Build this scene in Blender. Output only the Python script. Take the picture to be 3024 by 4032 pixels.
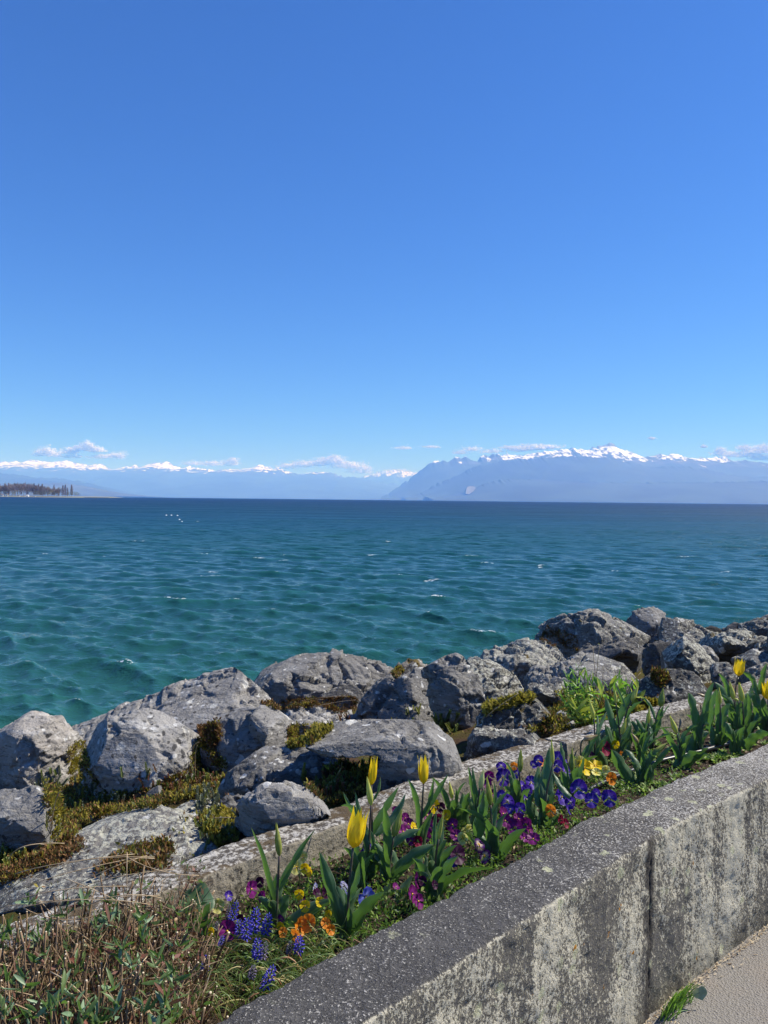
import bpy, bmesh, math, random
import numpy as np
from mathutils import Vector, Matrix
for _o in list(bpy.data.objects): bpy.data.objects.remove(_o)
R = math.radians
scene = bpy.context.scene
col = scene.collection

# ------------------------------------------------------------------ camera
EYE = 1.55            # metres above the pavement
FPX = 3029.0          # focal length in photo pixels (3024 x 4032)
PITCH = math.atan(48/FPX)
ROLL = 0.0109
_f = Vector((0, math.cos(PITCH), -math.sin(PITCH)))
_r0 = Vector((1, 0, 0)); _u0 = _r0.cross(_f)
_r = _r0*math.cos(ROLL) + _u0*math.sin(ROLL)
_u = _u0*math.cos(ROLL) - _r0*math.sin(ROLL)
CAM = Vector((0, 0, EYE))
cd = bpy.data.cameras.new('camera'); cam = bpy.data.objects.new('camera', cd); col.objects.link(cam)
cam.matrix_world = Matrix((( _r.x, _u.x, -_f.x, 0), (_r.y, _u.y, -_f.y, 0), (_r.z, _u.z, -_f.z, EYE), (0, 0, 0, 1)))
cd.sensor_fit = 'VERTICAL'; cd.angle = 2*math.atan(2016/FPX)
cd.clip_start = 0.05; cd.clip_end = 200000
scene.camera = cam
scene.render.resolution_x = 768; scene.render.resolution_y = 1024

# ------------------------------------------------------------------ world, sun, exposure
SUN_AZ, SUN_EL = R(72), R(47)       # azimuth clockwise from the view direction (+Y)
w = bpy.data.worlds.new('World'); scene.world = w; w.use_nodes = True
nt = w.node_tree; nt.nodes.clear()
sky = nt.nodes.new('ShaderNodeTexSky'); sky.sky_type = 'NISHITA'; sky.sun_disc = False
sky.sun_elevation = SUN_EL; sky.sun_rotation = SUN_AZ
sky.altitude = 400; sky.air_density = 1.0; sky.dust_density = 0.25; sky.ozone_density = 4.0
hs = nt.nodes.new('ShaderNodeHueSaturation'); hs.inputs['Saturation'].default_value = 1.12
wb = nt.nodes.new('ShaderNodeMix'); wb.data_type = 'RGBA'; wb.blend_type = 'MULTIPLY'; wb.inputs[0].default_value = 1; wb.inputs[7].default_value = (0.40, 0.66, 1.08, 1)
bg = nt.nodes.new('ShaderNodeBackground'); bg.inputs['Strength'].default_value = 0.095
wo = nt.nodes.new('ShaderNodeOutputWorld')
nt.links.new(sky.outputs[0], hs.inputs['Color']); nt.links.new(hs.outputs[0], wb.inputs[6]); nt.links.new(wb.outputs[2], bg.inputs[0]); nt.links.new(bg.outputs[0], wo.inputs[0])
sl = bpy.data.lights.new('sun', 'SUN'); sl.energy = 5.0; sl.angle = R(0.53); sl.color = (1, 0.965, 0.92)
so = bpy.data.objects.new('sun', sl); col.objects.link(so)
SUN = Vector((math.sin(SUN_AZ)*math.cos(SUN_EL), math.cos(SUN_AZ)*math.cos(SUN_EL), math.sin(SUN_EL)))
so.rotation_euler = SUN.to_track_quat('Z', 'Y').to_euler(); so.location = (20, 10, 30)
scene.view_settings.view_transform = 'Standard'; scene.view_settings.look = 'None'
scene.view_settings.gamma = 1; scene.view_settings.use_curve_mapping = False
scene.view_settings.exposure = 0.54
cy = scene.cycles
cy.max_bounces = 8; cy.diffuse_bounces = 3; cy.glossy_bounces = 3; cy.transmission_bounces = 4
cy.transparent_max_bounces = 8; cy.volume_bounces = 2; cy.caustics_reflective = False; cy.caustics_refractive = False
cy.sample_clamp_indirect = 4; cy.use_denoising = True

# ------------------------------------------------------------------ helpers
def ray(px, py):
    "world direction through a photo pixel, with a forward component of 1"
    return _f + _r*((px-1512)/FPX) - _u*((py-2016)/FPX)
def on_z(px, py, z):
    d = ray(px, py); return CAM + d*((z-EYE)/d.z)
def at_y(px, py, y):
    d = ray(px, py); return CAM + d*(y/d.y)
def to_px(p):
    q = Vector(p)-CAM; t = q.dot(_f); return 1512+FPX*q.dot(_r)/t, 2016-FPX*q.dot(_u)/t

def _h(ix, iy, iz, seed):
    with np.errstate(over='ignore'):
        n = (ix.astype(np.int64)*374761393 + iy.astype(np.int64)*668265263 + iz.astype(np.int64)*2147483647 + seed*1274126177) & 0xFFFFFFFF
        n = ((n ^ (n >> 13))*1274126177) & 0xFFFFFFFF
        n = ((n ^ (n >> 16))*2246822519) & 0xFFFFFFFF
        n = n ^ (n >> 15)
    return (n & 0xFFFFFF)/float(0xFFFFFF)*2-1
def noise(p, seed=0):
    p = np.asarray(p, float); i = np.floor(p); f = p-i; i = i.astype(np.int64)
    f = f*f*f*(f*(f*6-15)+10)
    out = 0
    for a in (0, 1):
        wx = f[:, 0] if a else 1-f[:, 0]
        for b in (0, 1):
            wy = f[:, 1] if b else 1-f[:, 1]
            for c in (0, 1):
                wz = f[:, 2] if c else 1-f[:, 2]
                out = out + wx*wy*wz*_h(i[:, 0]+a, i[:, 1]+b, i[:, 2]+c, seed)
    return out
def fbm(p, octs=4, seed=0, gain=0.5, lac=2.03, ridged=False):
    s = 0; a = 1; t = 0; p = np.asarray(p, float)
    for k in range(octs):
        n = noise(p*lac**k + k*17.3, seed+k)
        if ridged: n = 1-2*np.abs(n)
        s = s+a*n; t += a; a *= gain
    return s/t

def tag(o, label=None, cat=None, group=None, kind=None):
    if label: o['label'] = label
    if cat: o['category'] = cat
    if group: o['group'] = group
    if kind: o['kind'] = kind
    return o
def mesh(name, verts, faces, mat=None, smooth=True):
    me = bpy.data.meshes.new(name)
    if isinstance(faces, np.ndarray) and len(faces):
        v = np.asarray(verts, np.float32); k = faces.shape[1]
        me.vertices.add(len(v)); me.vertices.foreach_set('co', v.ravel())
        me.loops.add(faces.size); me.loops.foreach_set('vertex_index', faces.astype(np.int32).ravel())
        me.polygons.add(len(faces)); me.polygons.foreach_set('loop_start', np.arange(0, faces.size, k, dtype=np.int32))
        me.update(calc_edges=True)
    else:
        me.from_pydata([tuple(q) for q in verts], [], [tuple(q) for q in faces]); me.update()
    if smooth: me.polygons.foreach_set('use_smooth', [True]*len(me.polygons))
    if mat: 
        for m in (mat if isinstance(mat, (list, tuple)) else [mat]): me.materials.append(m)
    return me
def add(name, me, parent=None, loc=None, rot=None, scale=None):
    o = bpy.data.objects.new(name, me); col.objects.link(o)
    if parent: o.parent = parent
    if loc is not None: o.location = loc
    if rot is not None: o.rotation_euler = rot
    if scale is not None: o.scale = scale if hasattr(scale, '__len__') else (scale,)*3
    return o
def empty(name, loc, rot=(0, 0, 0)):
    o = bpy.data.objects.new(name, None); col.objects.link(o); o.location = loc; o.rotation_euler = rot
    o.empty_display_size = 0.05
    return o
def grid_faces(nr, nc, off=0):
    a = np.arange(nr*nc).reshape(nr, nc)+off
    return np.stack([a[:-1, :-1], a[:-1, 1:], a[1:, 1:], a[1:, :-1]], -1).reshape(-1, 4)

class NT:
    "small helper for node materials"
    def __init__(s, name):
        s.m = bpy.data.materials.new(name); s.m.use_nodes = True; s.t = s.m.node_tree; s.n = s.t.nodes
        s.b = s.n['Principled BSDF']; s.out = s.n['Material Output']
    def new(s, typ, **kw):
        q = s.n.new('ShaderNode'+typ)
        for k, v in kw.items():
            if hasattr(q, k) and k not in ('Scale',): setattr(q, k, v)
            else: s.set(q.inputs[k.replace('_', ' ')], v)
        return q
    def set(s, sock, v):
        if isinstance(v, bpy.types.NodeSocket): s.t.links.new(v, sock)
        elif isinstance(v, (tuple, list)) and len(v) == 3 and sock.type == 'RGBA': sock.default_value = (*v, 1)
        else: sock.default_value = v
    def coord(s, kind='Object', scale=None):
        c = s.n.new('ShaderNodeTexCoord').outputs[kind]
        if scale is not None:
            m = s.n.new('ShaderNodeMapping'); s.set(m.inputs['Vector'], c); m.inputs['Scale'].default_value = scale if hasattr(scale, '__len__') else (scale,)*3
            c = m.outputs[0]
        return c
    def pos(s, scale=None):
        c = s.n.new('ShaderNodeNewGeometry').outputs['Position']
        if scale is not None:
            m = s.n.new('ShaderNodeMapping'); s.set(m.inputs['Vector'], c); m.inputs['Scale'].default_value = scale if hasattr(scale, '__len__') else (scale,)*3
            c = m.outputs[0]
        return c
    def noise(s, vec, scale=5, detail=4, rough=0.55, dist=0):
        q = s.n.new('ShaderNodeTexNoise'); s.set(q.inputs['Vector'], vec); s.set(q.inputs['Scale'], scale)
        s.set(q.inputs['Detail'], detail); s.set(q.inputs['Roughness'], rough); s.set(q.inputs['Distortion'], dist)
        return q.outputs[0]
    def voro(s, vec, scale=5, feature='F1', rnd=1.0, out='Distance'):
        q = s.n.new('ShaderNodeTexVoronoi'); q.feature = feature; s.set(q.inputs['Vector'], vec); s.set(q.inputs['Scale'], scale); s.set(q.inputs['Randomness'], rnd)
        return q.outputs[out]
    def math(s, op, a, b=0.0, c=None, clamp=False):
        q = s.n.new('ShaderNodeMath'); q.operation = op; q.use_clamp = clamp; s.set(q.inputs[0], a); s.set(q.inputs[1], b)
        if c is not None: s.set(q.inputs[2], c)
        return q.outputs[0]
    def step(s, v, lo, hi):
        q = s.n.new('ShaderNodeMapRange'); q.interpolation_type = 'SMOOTHSTEP'; s.set(q.inputs[0], v); s.set(q.inputs[1], lo); s.set(q.inputs[2], hi)
        return q.outputs[0]
    def mix(s, f, a, b, mode='MIX'):
        q = s.n.new('ShaderNodeMix'); q.data_type = 'RGBA'; q.blend_type = mode
        s.set(q.inputs[0], f); s.set(q.inputs[6], a); s.set(q.inputs[7], b); return q.outputs[2]
    def ramp(s, v, stops):
        q = s.n.new('ShaderNodeValToRGB'); s.set(q.inputs[0], v); e = q.color_ramp.elements
        while len(e) < len(stops): e.new(0.5)
        for k, (p, c) in enumerate(stops): e[k].position = p; e[k].color = (*c, 1) if len(c) == 3 else c
        return q.outputs[0]
    def bump(s, h, strength=0.5, dist=0.01, prev=None):
        q = s.n.new('ShaderNodeBump'); s.set(q.inputs['Height'], h); q.inputs['Strength'].default_value = strength; q.inputs['Distance'].default_value = dist
        if prev is not None: s.set(q.inputs['Normal'], prev)
        return q.outputs[0]
    def done(s, color=None, rough=None, normal=None, spec=None):
        if color is not None: s.set(s.b.inputs['Base Color'], color)
        if rough is not None: s.set(s.b.inputs['Roughness'], rough)
        if normal is not None: s.set(s.b.inputs['Normal'], normal)
        if spec is not None: s.set(s.b.inputs['Specular IOR Level'], spec)
        return s.m

# ================================================================== WATER
WATER_Z = -1.2
def build_water():
    rng = np.random.default_rng(11)
    # rows in distance from the shore path, columns in bearing: a fan-shaped sheet, dense near, coarse far
    rs = [3.2]
    while rs[-1] < 900: rs.append(rs[-1]*1.0046+0.006)
    while rs[-1] < 2600: rs.append(rs[-1]*1.012)
    rs = np.array(rs + [3200, 4200, 6000, 9000, 14000, 24000, 40000, 59000.])
    th = np.concatenate([R(1)*np.linspace(-95, -35, 14)[:-1], R(1)*np.linspace(-35, 35, 470), R(1)*np.linspace(35, 95, 14)[1:]])
    RR, TT = np.meshgrid(rs, th, indexing='ij')
    X = RR*np.sin(TT); Y = RR*np.cos(TT)
    dr = np.gradient(rs)[:, None]*np.ones_like(TT); dc = RR*np.gradient(th)[None, :]
    pitch = np.maximum(dr*0.9, dc)
    Z = np.zeros_like(X); DX = np.zeros_like(X); DY = np.zeros_like(X)
    wind = R(205)        # waves run towards the shore, slightly to the left
    n = 130
    lam = np.exp(rng.uniform(math.log(0.18), math.log(2.6), n))
    for k in range(n):
        a = wind + rng.normal(0, 0.42 + 0.22*(lam[k] < .8))
        kx, ky = math.sin(a)*2*math.pi/lam[k], math.cos(a)*2*math.pi/lam[k]
        amp = 0.0047*lam[k]**.72*(1 if lam[k] < 1.3 else (1.3/lam[k])**.55) * rng.uniform(.6, 1.3)
        fade = np.clip((lam[k]/pitch-2.4)/2.4, 0, 1)
        ph = kx*X+ky*Y+rng.uniform(0, 6.28)
        q = 0.85
        Z += amp*fade*np.cos(ph)
        DX -= q*amp*fade*math.sin(a)*np.sin(ph); DY -= q*amp*fade*math.cos(a)*np.sin(ph)
    # gusts: patches of stronger and weaker chop
    g = noise(np.stack([X.ravel()/23, Y.ravel()/31, np.zeros(X.size)], 1), 5).reshape(X.shape)
    g = 1+0.28*g
    Z *= g
    v = np.stack([X+DX*g, Y+DY*g, WATER_Z+Z], -1).reshape(-1, 3)
    zc = float(np.percentile(Z[(RR > 5) & (RR < 30)], 99.3)); zh = float(np.percentile(Z[(RR > 5) & (RR < 30)], 75))
    m = NT('lake_water')
    p = m.pos()
    sep = m.new('SeparateXYZ'); m.set(sep.inputs[0], p)
    y = sep.outputs[1]; z = sep.outputs[2]
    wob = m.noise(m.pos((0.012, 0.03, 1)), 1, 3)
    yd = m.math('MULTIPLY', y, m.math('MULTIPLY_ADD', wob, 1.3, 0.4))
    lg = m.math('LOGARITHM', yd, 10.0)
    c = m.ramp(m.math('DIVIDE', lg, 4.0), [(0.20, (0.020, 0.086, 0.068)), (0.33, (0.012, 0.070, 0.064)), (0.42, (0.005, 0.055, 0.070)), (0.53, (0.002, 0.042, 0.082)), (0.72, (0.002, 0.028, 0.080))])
    # brighter green painted on the crests for light through thinner water
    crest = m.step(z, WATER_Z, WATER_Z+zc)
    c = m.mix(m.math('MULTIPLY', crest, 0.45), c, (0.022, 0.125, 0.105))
    # small foam flecks on steep crests, and near ones painted as sparkle
    fo = m.noise(m.pos((0.55, 1.6, 1)), 1.0, 2)
    fo2 = m.noise(m.pos((7, 16, 7)), 1.0, 3)
    far = m.step(y, 30, 400)
    foam_glint = m.math('MULTIPLY', m.step(m.math('ADD', m.math('ADD', fo, m.math('MULTIPLY', crest, 0.07)), m.math('MULTIPLY', m.step(y, 60, 300), .05)), 0.735, 0.765), m.step(fo2, 0.50, 0.60))
    foam_glint = m.math('MULTIPLY', foam_glint, m.math('MULTIPLY', m.step(y, 2200, 700), m.step(y, 14, 34)))
    foam_glint = m.math('MAXIMUM', foam_glint, m.math('MULTIPLY', m.math('MULTIPLY', m.step(z, WATER_Z+zc*.96, WATER_Z+zc*1.1), m.step(m.noise(m.pos((16, 30, 16)), 1, 3), .52, .58)), m.step(m.noise(m.pos((.35, .5, 1)), 1, 2), .50, .56)))  # near crests: pale flecks put into the colour for sparkle
    c = m.mix(foam_glint, c, (0.75, 0.8, 0.82))
    far_h = m.math('ADD', m.noise(m.pos((0.35, 0.9, 1)), 1, 3), m.noise(m.pos((0.06, 0.15, 1)), 1, 3))
    near_b = m.bump(m.noise(m.pos((1.0, 1.7, 1)), 3.2, 5, .64), 0.7, 0.075, m.bump(m.noise(m.pos((1, 1.5, 1)), 13, 3, .6), .6, .018))
    mid_b = m.bump(m.noise(m.pos((1.1, 2.0, 1)), 1, 4, .6), 0.9, 0.22, near_b)
    far_b = m.bump(far_h, 1.0, 0.8, mid_b)
    nv = m.new('Mix'); nv.data_type = 'VECTOR'
    m.set(nv.inputs[0], m.step(y, 40, 220)); nw = m.new('Mix'); nw.data_type = 'VECTOR'; m.set(nw.inputs[0], m.step(y, 10, 60)); m.set(nw.inputs[4], near_b); m.set(nw.inputs[5], mid_b); m.set(nv.inputs[4], nw.outputs[1]); m.set(nv.inputs[5], far_b)
    m.b.inputs['IOR'].default_value = 1.33; m.b.inputs['Specular IOR Level'].default_value = 0.36
    m.set(m.b.inputs['Roughness'], m.math('ADD', m.math('MULTIPLY', m.step(m.math('LOGARITHM', y, 10.0), 0.95, 2.35), 0.47), m.math('MULTIPLY_ADD', foam_glint, 0.5, m.math('MULTIPLY_ADD', m.math('SUBTRACT', m.noise(m.pos((.03, .09, 1)), 1, 4, .6), .5), m.math('MULTIPLY', m.step(y, 20, 120), .5), .05))))
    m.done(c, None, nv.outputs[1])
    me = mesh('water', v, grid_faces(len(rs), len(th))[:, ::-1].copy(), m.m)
    tag(add('water', me), kind='structure')
    # lake bed under everything
    lb = NT('lake_bed'); lb.done((0.05, 0.09, 0.07), 0.9)
    S = 59500
    me = mesh('lake_bed', [(-S, -1900, -2.6), (S, -1900, -2.6), (S, S, -2.6), (-S, S, -2.6)], [(0, 1, 2, 3)], lb.m, False)
    tag(add('lake_bed', me), kind='structure')
build_water()

# ================================================================== MOUNTAINS
def range_material(name, snowline, snow_w, forest=(0.020, 0.034, 0.030), rock=(0.085, 0.088, 0.092), snow_amt=0.0, bare=1e5):
    m = NT(name)
    geo = m.new('NewGeometry'); p = geo.outputs['Position']
    sep = m.new('SeparateXYZ'); m.set(sep.inputs[0], p); z = sep.outputs[2]
    ns = m.new('SeparateXYZ'); m.set(ns.inputs[0], geo.outputs['Normal']); steep = m.math('SUBTRACT', 1.0, ns.outputs[2])
    n1 = m.noise(m.pos(0.0022), 1, 5, .6); n2 = m.noise(m.pos(0.0008), 1, 4)
    base = m.mix(m.step(n1, .42, .62), forest, rock)
    base = m.mix(m.step(m.math('ADD', z, m.math('MULTIPLY', n1, 500)), snowline-150, snowline+250), m.mix(m.step(n2, .4, .6), forest, tuple(c*1.8 for c in forest)), base)
    zz = m.math('ADD', z, m.math('MULTIPLY', m.math('SUBTRACT', n1, .5), snow_w*2.2))
    n3 = m.noise(m.pos((0.0028, 0.0012, 0.0009)), 1, 5, .65)
    zz = m.math('ADD', zz, m.math('MULTIPLY', m.math('SUBTRACT', n3, .5), snow_w*6.5))
    zz = m.math('SUBTRACT', zz, m.math('MULTIPLY', steep, snow_w*0.9))
    sn = m.step(zz, snowline+snow_amt, snowline+snow_amt+snow_w*.25)
    sn = m.math('MULTIPLY', sn, m.step(m.noise(m.pos((.0065, .003, .004)), 1, 4, .6), .40, .50))
    sn = m.math('MULTIPLY', sn, m.math('SUBTRACT', 1.0, m.math('MULTIPLY', m.step(m.math('ADD', z, m.math('MULTIPLY', m.math('SUBTRACT', n1, .5), 500)), bare, bare+60), .85)))
    m.done(m.mix(sn, base, (0.9, 0.92, 0.95)), 0.9)
    return m.m
def mountain_range(name, prof, dist, mat, front=0.35, back=0.2, seed=0, rough=0.10, power=1.25, lean=None, base=-4):
    "terrain whose crest follows a skyline; prof = list of photo pixels, dist = metres (number or function of px)"
    prof = sorted(prof); xs = np.array([p[0] for p in prof], float); ys = np.array([p[1] for p in prof], float)
    N = int((xs[-1]-xs[0])/3.2)+2; px = np.linspace(xs[0], xs[-1], N)
    py = np.interp(px, xs, ys)
    rng = np.random.default_rng(seed)
    jit = noise(np.stack([px/11.0, np.zeros(N), np.zeros(N)], 1), seed)*2.6 + noise(np.stack([px/4.7, np.zeros(N), np.zeros(N)], 1), seed+3)*2.4
    crest = np.zeros((N, 3))
    for i in range(N):
        D = dist(px[i]) if callable(dist) else dist
        q = at_y(px[i], py[i], D); crest[i] = (q.x, q.y, q.z)
    H = np.maximum(crest[:, 2]-WATER_Z, 1.0)
    crest_h = H + jit*dist_scale(crest[:, 1])*np.clip(H/300, 0, 1)
    kk = 41; pad = np.pad(crest_h, (kk, kk), 'edge'); soft = np.convolve(np.convolve(pad, np.ones(kk)/kk, 'same'), np.ones(kk)/kk, 'same')[kk:-kk]
    V = np.concatenate([np.linspace(-1, 0, 46)[:-1], np.linspace(0, 1, 14)])
    verts = np.zeros((len(V), N, 3))
    for j, vv in enumerate(V):
        W = (front if vv < 0 else back)*crest[:, 1]
        y = crest[:, 1]+vv*W*np.ones(N)
        x = crest[:, 0]*(1.0 + 0.0*vv)
        q = np.stack([x/1900, y/7500, np.zeros(N)], 1); q = q+.55*np.stack([noise(np.stack([x/4200, y/3800, np.zeros(N)], 1)+7, seed+80), noise(np.stack([x/3000, y/3000, np.zeros(N)], 1)+19, seed+81), np.zeros(N)], 1)
        sp = fbm(q, 4, seed+40, gain=.42, ridged=True)                # spurs and gullies
        s = 1-abs(vv)
        prof_s = s**power
        wt = s**9; hh = (crest_h*wt+np.minimum(soft, crest_h*1.2+4)*(1-wt))*prof_s*(1+ rough*2.4*sp*(1-s)*1.6) 
        hh += rough*H*0.5*fbm(np.stack([x/900, y/1500, np.ones(N)], 1), 4, seed+60)*np.clip(s*(1-s)*4, 0, 1)
        verts[j, :, 0] = x; verts[j, :, 1] = y; verts[j, :, 2] = WATER_Z+base+np.maximum(hh, 0)*(1 if vv > -0.999 else 0)
        if j == 45: verts[j, :, 2] = WATER_Z+crest_h
    me = mesh(name, verts.reshape(-1, 3), grid_faces(len(V), N)[:, ::-1].copy(), mat)
    return tag(add(name, me), kind='structure')
def dist_scale(y): return y/FPX
c1 = lambda L: [(x*.9114, 1680+y*.9114) for x, y in L]
c2 = lambda L: [(1512+x*.9114, 1680+y*.9114) for x, y in L]
snow_far = c1([(-400, 175), (-300, 160), (-200, 170), (-100, 155), (0, 158), (20, 150), (50, 158), (70, 150), (112, 160), (118, 146), (150, 142), (180, 152), (240, 155), (262, 150), (292, 149), (330, 157), (360, 163), (400, 169), (415, 161), (440, 163), (470, 178), (490, 190), (520, 178), (550, 171), (570, 181), (585, 160), (600, 176), (622, 172), (650, 158), (680, 154), (700, 157), (722, 151), (742, 158), (752, 172), (790, 179), (820, 171), (850, 180), (890, 182), (930, 187), (980, 184), (1050, 184), (1085, 178), (1105, 170), (1130, 165), (1165, 172), (1180, 186), (1206, 176), (1216, 184), (1240, 192), (1290, 206), (1340, 199), (1400, 195), (1440, 201), (1480, 215), (1530, 219), (1580, 225), (1620, 236), (1659, 241), (1710, 246), (1740, 262), (1790, 285), (1830, 305)])
mountain_range('mountain_range', snow_far, 42000, range_material('snowy_alps', 1440, 220), front=.3, back=.15, seed=3, rough=.07, power=1.0)
valley = c1([(1560, 222), (1600, 205), (1640, 196), (1659, 193), (1700, 190), (1760, 196), (1830, 200), (1900, 205)])
mountain_range('distant_peaks', valley, 52000, range_material('far_snow', 1650, 260), front=.08, back=.04, seed=8, rough=.08, power=1.0)
slopes = c1([(-500, 175), (-300, 185), (-100, 195), (0, 202), (60, 206), (130, 215), (200, 222), (300, 230), (380, 243), (430, 257), (470, 272), (520, 288), (560, 300)])
mountain_range('vineyard_hills', slopes, 24000, range_material('wooded_hills', 6000, 200, rock=(0.09, 0.10, 0.06)), front=.3, back=.2, seed=5, rough=.14, power=.95)
low = c1([(-500, 230), (-200, 238), (0, 244), (120, 250), (250, 243), (330, 252), (400, 264), (460, 276), (520, 290), (575, 301)])
mountain_range('lakeside_hills', low, 17000, range_material('near_hills', 6000, 200, forest=(0.045, 0.055, 0.04), rock=(0.16, 0.155, 0.13)), front=.12, back=.2, seed=15, rough=.10, power=.8)
massif = c2([(-10, 302), (5, 297), (20, 290), (60, 262), (90, 238), (104, 234), (120, 214), (150, 195), (180, 171), (200, 159), (212, 150), (230, 145), (243, 152), (255, 147), (275, 156), (285, 150), (300, 137), (322, 130), (332, 136), (348, 129), (366, 134), (388, 150), (402, 152), (418, 128), (434, 122), (452, 127), (468, 120), (480, 124), (490, 117), (504, 125), (530, 118), (545, 125), (560, 122), (590, 124), (620, 120), (650, 112), (690, 107), (730, 105), (770, 98), (800, 97), (806, 87), (822, 92), (832, 98), (850, 94), (875, 101), (890, 97), (900, 88), (916, 90), (930, 82), (945, 80), (958, 73), (974, 69), (988, 73), (1000, 84), (1020, 96), (1040, 108), (1050, 103), (1075, 111), (1100, 120), (1122, 131), (1145, 130), (1170, 122), (1190, 116), (1222, 126), (1250, 116), (1282, 125), (1312, 134), (1350, 139), (1372, 133), (1400, 136), (1440, 131), (1470, 127), (1495, 141), (1520, 149), (1560, 146), (1600, 150), (1659, 158), (1750, 150), (1850, 165), (2000, 160)])
mountain_range('mountain_massif', massif, 27000, range_material('snowy_massif', 1450, 260, snow_amt=40, bare=1880), front=.20, back=.2, seed=21, rough=.045, power=.85)
spur = c2([(80, 304), (140, 296), (200, 264), (240, 240), (290, 222), (330, 205), (370, 182), (410, 168), (450, 160), (500, 150), (560, 142), (640, 136), (700, 131), (780, 127), (860, 129), (980, 136), (1040, 150), (1100, 165), (1150, 176), (1200, 173), (1300, 170), (1350, 176), (1400, 186), (1450, 198), (1520, 212), (1600, 218), (1700, 214), (1850, 200), (2000, 210)])
mountain_range('forest_ridge', spur, 22500, range_material('cliff_forest', 1650, 300, rock=(0.07, 0.075, 0.08)), front=.16, back=.09, seed=27, rough=.06, power=.8)
foot = c2([(180, 304), (280, 298), (360, 276), (420, 250), (500, 230), (600, 227), (700, 231), (800, 236), (950, 239), (1100, 243), (1200, 240), (1400, 240), (1659, 236), (1850, 232), (2000, 236)])
mountain_range('foothills', foot, 18500, range_material('foothill_woods', 6000, 300, rock=(0.06, 0.07, 0.055)), front=.16, back=.1, seed=31, rough=.06, power=.7)
# pale bare quarry face low on the spur
def quarry():
    m = NT('quarry_rock'); m.done(m.mix(m.noise(m.pos(.004), 1, 3), (0.19, 0.19, 0.19), (0.13, 0.13, 0.13)), .9)
    pts = c2([(358, 262), (372, 256), (390, 258), (396, 266), (386, 280), (368, 292), (352, 290)])
    vs = [at_y(x, y, 17000+(292-(y-1680)/.9114)*22) for x, y in pts]; c = sum(vs, Vector())/len(vs)
    vs2 = [v+Vector((0, 400, -60)) for v in vs]
    n = len(vs); V = vs+vs2+[c+Vector((0, 60, 0)), c+Vector((0, 400, -60))]
    F = [(i, (i+1) % n, 2*n) for i in range(n)]+[(i, n+i, n+(i+1) % n, (i+1) % n) for i in range(n)]+[(n+i, 2*n+1, n+(i+1) % n) for i in range(n)]
    tag(add('quarry_face', mesh('quarry_face', V, F, m.m, False)), kind='structure')
quarry()

# ================================================================== HAZE (closed box of even air)
def build_haze():
    bm = bmesh.new(); bmesh.ops.create_cube(bm, size=1)
    for v in bm.verts:
        v.co = Vector(((60000 if v.co.x > 0 else -60000), (60000 if v.co.y > 0 else -2500), (1990 if v.co.z > 0 else -7.5)))
    me = bpy.data.meshes.new('haze'); bm.to_mesh(me); bm.free()
    m = bpy.data.materials.new('haze_air'); m.use_nodes = True; t = m.node_tree; t.nodes.clear()
    o = t.nodes.new('ShaderNodeOutputMaterial'); v = t.nodes.new('ShaderNodeVolumePrincipled')
    v.inputs['Density'].default_value = HAZE_DENSITY; v.inputs['Color'].default_value = HAZE_COLOR
    v.inputs['Anisotropy'].default_value = 0.0
    v.inputs['Absorption Color'].default_value = (1, 1, 1, 1)
    t.links.new(v.outputs[0], o.inputs['Volume'])
    me.materials.append(m); tag(add('haze', me), kind='stuff')
HAZE_DENSITY = 6.2e-5; HAZE_COLOR = (0.17, 0.40, 1.0, 1)
build_haze()

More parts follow.
